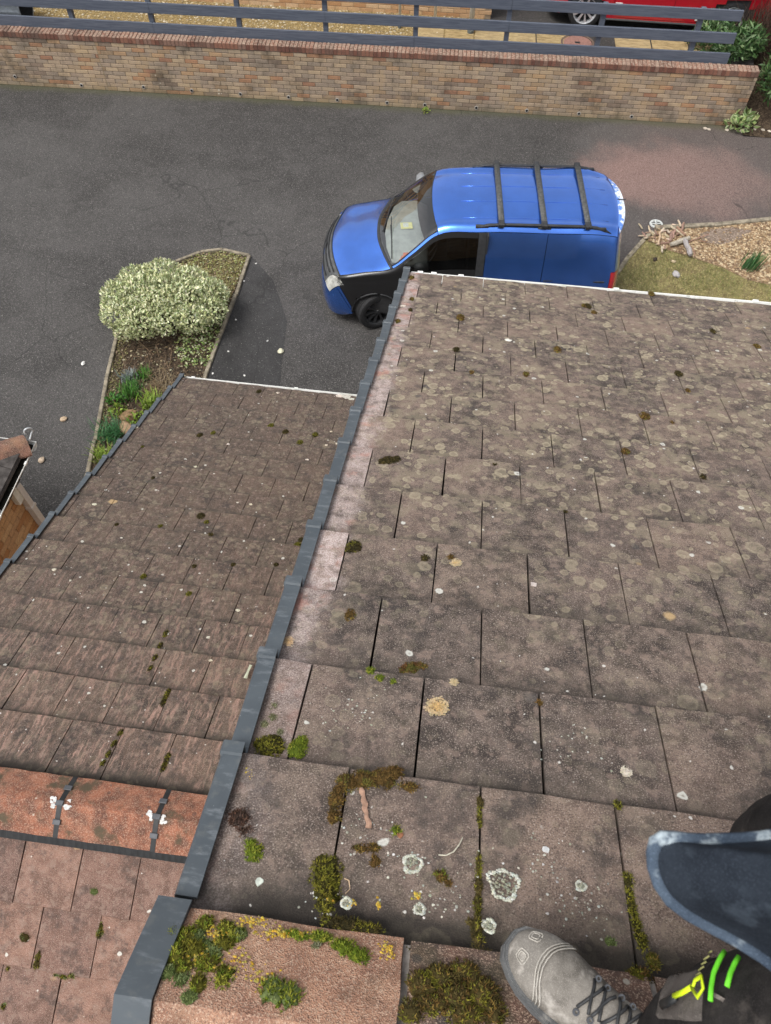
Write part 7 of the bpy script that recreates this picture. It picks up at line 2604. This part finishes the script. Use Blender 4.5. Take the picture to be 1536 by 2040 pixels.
for ri, ring in enumerate(RS):
    for k, p in enumerate(ring):
        w_ = Vector((0, 0, 0.030 * mnoise.noise(Vector((p.x * 12, p.y * 30, ri * 0.9)))))
        vs.append(p + (w_ if ri else Vector((0, 0, 0))))
for i in range(len(RS) - 1):
    for k in range(nR):
        j = (k + 1) % nR
        fs.append((i * nR + k, i * nR + j, (i + 1) * nR + j, (i + 1) * nR + k))
q = MB()
q.add(vs, fs)
jk = q.build('jacket', M['jacket'], person, True)
sm = jk.modifiers.new('sub', 'SUBSURF')
sm.levels = sm.render_levels = 2
so = jk.modifiers.new('thick', 'SOLIDIFY')
so.thickness = 0.006
q = MB()
hp_ = RS[0][26:] + RS[0][:27]
q.tube(hp_, 0.0065, 8, cap=False, flat=0.7)
q.build('jacket_hem', M['hem'], jk, True)
for nm, pts, rad in (('sleeve', ('shL', 'elL', 'wrL'), (0.085, 0.065, 0.048)), ('sleeve', ('shR', 'elR', 'wrR'), (0.085, 0.065, 0.048))):
    skin(nm, [tuple(rel['chest'].lerp(rel[pts[0]], 0.5))] + [tuple(rel[p]) for p in pts[:2]] + [tuple(rel[pts[1]].lerp(rel[pts[2]], 0.88))], [(0, 1), (1, 2), (2, 3)], [0.11] + list(rad), M['jacket'], person, 0, 2)
skin('jacket_yoke', [tuple(rel['belly']), tuple(rel['chest']), tuple(rel['chest'].lerp(rel['neck'], 0.6))], [(0, 1), (1, 2)], [0.15, 0.17, 0.085], M['jacket'], person, 0, 2)
# details sewn on the left trouser leg: laid on the cloth surface itself
from mathutils.bvhtree import BVHTree
bpy.context.view_layer.update()
_bm = bmesh.new()
_bm.from_mesh(trous.data)
def _seg_d(p, a, b):
    t = clampf((p - a).dot(b - a) / (b - a).length_squared)
    return (p - (a + (b - a) * t)).length
_chain = [rel['ankL'], rel['shinL'], rel['kneeL'], rel['kneeL'].lerp(rel['hipL'], 0.45)]
_drop = [f for f in _bm.faces if min(_seg_d(f.calc_center_median(), a, b) for a, b in zip(_chain[:-1], _chain[1:])) > 0.13 or _seg_d(f.calc_center_median(), rel['kneeR'], rel['hipR']) < 0.10]
bmesh.ops.delete(_bm, geom=_drop, context='FACES')
_bvh = BVHTree.FromBMesh(_bm)
def on_cloth(x, y, lift):
    o_ = Vector(CAMP) - PB
    d = Vector(ray(x, y)).normalized()
    h = _bvh.ray_cast(o_, d)
    if h[0] is None:
        n_ = _bvh.find_nearest(o_ + d * 1.08)
        return n_[0] + n_[1] * lift
    nn = h[1] if h[1].dot(d) < 0 else -h[1]
    return h[0] + nn * lift
def cloth_patch(name, rows, mat, lift=0.004, wr=0.003):
    """rows: list of equally long lists of picture points lying on the leg"""
    n, m_ = len(rows), len(rows[0])
    vs, fs = [], []
    U, V_ = 18, 16
    for i in range(U + 1):
        for j in range(V_ + 1):
            a, b = i / U * (n - 1), j / V_ * (m_ - 1)
            ia, ib = min(int(a), n - 2), min(int(b), m_ - 2)
            fa, fb = a - ia, b - ib
            x = lerp(lerp(rows[ia][ib][0], rows[ia][ib + 1][0], fb), lerp(rows[ia + 1][ib][0], rows[ia + 1][ib + 1][0], fb), fa)
            y = lerp(lerp(rows[ia][ib][1], rows[ia][ib + 1][1], fb), lerp(rows[ia + 1][ib][1], rows[ia + 1][ib + 1][1], fb), fa)
            e = lift + wr * mnoise.noise(Vector((x * 0.03, y * 0.012, 1.0)))
            if i in (0, U) or j in (0, V_):
                e -= lift + 0.002
            vs.append(on_cloth(x, y, e))
    for i in range(U):
        for j in range(V_):
            a = i * (V_ + 1) + j
            fs.append((a, a + 1, a + V_ + 2, a + V_ + 1))
    q = MB()
    q.add(vs, fs)
    return q.build(name, mat, person, True)
cloth_patch('knee_panel', [[(1340, 1944), (1368, 1938), (1398, 1934)], [(1318, 1985), (1355, 1980), (1402, 1976)], [(1306, 2030), (1348, 2034), (1400, 2036)]], M['trouser_panel'], 0.005, 0.003)
def cloth_tube(name, pts, rad, mat, lift=0.008):
    q = MB()
    P_ = [on_cloth(x, y, lift) for x, y in pts]
    q.tube(P_, rad, 6, flat=0.6)
    return q.build(name, mat, person, True)
cloth_tube('piping', [(1452, 1908), (1446, 1918), (1440, 1930), (1432, 1950), (1428, 1975), (1427, 2000)], 0.0032, NEON)
cloth_tube('piping', [(1482, 1918), (1473, 1932), (1465, 1950), (1459, 1974)], 0.0032, NEON)
cloth_tube('zip_pull', [(1362, 1998), (1380, 1990), (1398, 1980)], 0.0036, NEONY, 0.014)
cloth_tube('zip_pull', [(1398, 1980), (1412, 1996), (1420, 1985), (1418, 1962), (1406, 1966), (1402, 1980)], 0.0030, NEONY, 0.014)
cloth_tube('zip_cord', [(1336, 2012), (1350, 2006), (1364, 1997)], 0.0060, M['black_plastic'], 0.012)
for k_ in range(7):
    t = k_ / 6
    x, y = lerp(1424, 1396, t), lerp(1914, 1972, t)
    cloth_tube('stitch', [(x - 5, y + 2), (x + 5, y - 4)], 0.0011, bpy.data.materials.get('stitch') or plain('stitch', (0.30, 0.29, 0.12), 0.9, 0.1), 0.010)
_bm.free()

# ---- boots
M['boot'] = cloth_mat('boot_leather', (0.095, 0.085, 0.074), (0.215, 0.198, 0.175), (0.40, 0.375, 0.34), 0.8, 0.6)
M['boot_cap'] = cloth_mat('boot_toe_cap', (0.15, 0.138, 0.122), (0.24, 0.222, 0.198), (0.44, 0.41, 0.37), 0.75, 0.7)
M['boot_sole'] = cloth_mat('boot_sole', (0.075, 0.078, 0.08), (0.135, 0.137, 0.137), (0.34, 0.32, 0.29), 0.6, 0.85)
M['boot_line'] = cloth_mat('boot_line', (0.32, 0.30, 0.265), (0.42, 0.395, 0.355), None, 0, 0.8)
SEC = [(0.0, 0.010, 0.020, 0.034), (0.010, 0.027, 0.016, 0.048), (0.028, 0.041, 0.014, 0.061), (0.055, 0.050, 0.013, 0.071), (0.09, 0.053, 0.013, 0.079), (0.125, 0.050, 0.013, 0.091), (0.155, 0.045, 0.013, 0.109), (0.185, 0.042, 0.013, 0.132), (0.21, 0.041, 0.013, 0.150), (0.25, 0.041, 0.013, 0.158), (0.285, 0.037, 0.013, 0.155), (0.305, 0.026, 0.016, 0.140), (0.312, 0.012, 0.022, 0.110)]
def boot(tip, yaw, tilt, roll, name_lab=None):
    T = Matrix.Translation(Vector(tip) - PB) @ Matrix.Rotation(yaw, 4, 'Z') @ Matrix.Rotation(tilt, 4, 'Y') @ Matrix.Rotation(roll, 4, 'X')
    nk = 20
    def sec_pt(i_f, th, extra=0.0):
        i = min(int(i_f), len(SEC) - 2)
        f = i_f - i
        prv, a, b, nx = SEC[max(0, i - 1)], SEC[i], SEC[i + 1], SEC[min(len(SEC) - 1, i + 2)]
        s, w_, z0, z1 = catmull(prv, a, b, nx, f)
        w_ += extra
        c_, s_ = math.cos(th), math.sin(th)
        e = 0.75
        y = math.copysign(abs(c_) ** e, c_) * w_
        zm = z0 + (z1 - z0) * 0.36
        if s_ >= 0:
            z = zm + (z1 - zm + extra) * abs(s_) ** 0.85
            y *= 1 - 0.18 * abs(s_) ** 2
        else:
            z = zm - (zm - z0) * abs(s_) ** 0.8
        wr = 0.0
        if 3.2 < i_f < 7.5 and s_ > 0:
            wr = 0.0036 * math.sin(i_f * 6.0 + 2.8 * math.cos(th)) * s_ + 0.003 * mnoise.noise(Vector((i_f * 1.6, th * 2.2, 4.0))) * s_
        return Vector((s + wr * 0.3, y, z + wr))
    sub_ = 3
    ni = (len(SEC) - 1) * sub_
    vs, fs = [], []
    for i in range(ni + 1):
        for k in range(nk):
            vs.append(T @ sec_pt(i / sub_, 2 * math.pi * k / nk))
    for i in range(ni):
        for k in range(nk):
            j = (k + 1) % nk
            fs.append((i * nk + k, i * nk + j, (i + 1) * nk + j, (i + 1) * nk + k))
    fs += [tuple(reversed(range(nk))), tuple(range(ni * nk, ni * nk + nk))]
    q = MB()
    q.add(vs, fs)
    b_ = q.build('boot', M['boot'], person, True)
    # toe cap shell
    vs, fs = [], []
    n1 = 10
    for i in range(n1 + 1):
        for k in range(13):
            th = math.pi * (-0.08 + 1.16 * k / 12)
            lim = 2.9 + 0.9 * abs(math.cos(th)) ** 2
            vs.append(T @ sec_pt(lerp(0.02, lim, i / n1), th, 0.0022 if i < n1 else -0.001))
    for i in range(n1):
        for k in range(12):
            a = i * 13 + k
            fs.append((a, a + 1, a + 14, a + 13))
    q = MB()
    q.add(vs, fs)
    q.build('toe_cap', M['boot_cap'], b_, True)
    # raised lines on the cap
    q = MB()
    for off_ in (0.0, 0.16, 0.32):
        pts = []
        for k in range(15):
            th = math.pi * (0.02 + 0.96 * k / 14)
            lim = 3.0 - off_ + 0.9 * abs(math.cos(th)) ** 2
            pts.append(T @ sec_pt(lim, th, 0.0026))
        q.tube(pts, 0.0013, 5)
    for c0 in (1.05, 2.05):
        for sc_ in (1.0, 0.6):
            pts = []
            for k in range(13):
                a = 2 * math.pi * k / 12
                sq = 0.42 * sc_
                pts.append(T @ sec_pt(1.75 + math.copysign(abs(math.cos(a)) ** 0.5, math.cos(a)) * sq, c0 + math.copysign(abs(math.sin(a)) ** 0.5, math.sin(a)) * 0.28 * sc_, 0.0026))
            q.tube(pts, 0.0012, 5)
    o = q.build('cap_lines', M['boot_line'], b_, True)
    o['kind'] = 'stuff'
    # sole
    out_ = []
    for (s, w_, z0, z1) in SEC:
        out_.append((s, w_))
    poly = [(s - (0.006 if s < 0.02 else 0) + (0.005 if s > 0.3 else 0), w_ + 0.006) for s, w_ in out_] + [(s - (0.006 if s < 0.02 else 0) + (0.005 if s > 0.3 else 0), -w_ - 0.006) for s, w_ in reversed(out_)]
    q = MB()
    q.prism(poly, -0.006, 0.016, T)
    q.prism([(x * 0.985 + 0.002, y * 0.96) for x, y in poly], 0.016, 0.026, T)
    q.build('sole', M['boot_sole'], b_)
    # tongue, eyelets and laces
    q = MB()
    for k in range(5):
        i_f = 5.0 + k * 0.62
        a0, a1 = (1.1, 2.05) if k % 2 == 0 else (2.05, 1.1)
        pts = [T @ sec_pt(i_f + t * 0.5, lerp(a0, a1, t), 0.0045) for t in (0, 0.25, 0.5, 0.75, 1.0)]
        q.tube(pts, 0.0026, 6)
        pts = [T @ sec_pt(i_f + t * 0.5, lerp(a1, a0, t), 0.0030) for t in (0, 0.25, 0.5, 0.75, 1.0)]
        q.tube(pts, 0.0026, 6)
    o = q.build('laces', M['black_trim'], b_, True)
    o['kind'] = 'stuff'
    for k in range(4):
        for a in (0.95, 2.2):
            p = T @ sec_pt(5.1 + k * 0.62, a, 0.003)
            q = MB()
            q.lathe([(0.0055, 0.0), (0.005, 0.003), (0.0025, 0.003)], 10, Matrix.Translation(p))
            q.build('eyelet', M['clip_grey'], b_)
    # dark padded collar / gaiter over the ankle
    vs, fs = [], []
    for i in range(6):
        for k in range(18):
            th = 2 * math.pi * k / 18
            z = 0.118 + i * 0.020
            vs.append(T @ Vector((0.252 + math.cos(th) * (0.058 - 0.001 * i), math.sin(th) * 0.047, z - 0.02 * math.cos(th) * -0.5 + 0.002 * math.sin(i * 3))))
    for i in range(5):
        for k in range(18):
            j = (k + 1) % 18
            fs.append((i * 18 + k, i * 18 + j, i * 18 + 18 + j, i * 18 + 18 + k))
    q = MB()
    q.add(vs, fs)
    q.build('collar', plain('collar_navy', (0.035, 0.038, 0.045), 0.9, 0.2) if 'collar_navy' not in bpy.data.materials else bpy.data.materials['collar_navy'], b_, True)
    return b_
boot((0.188, -0.322, 0.272), math.atan2(-0.58, 0.81), R(0), R(-8))
boot((0.55, -0.14, 0.105), math.atan2(-0.45, 0.9), R(0), R(-22))
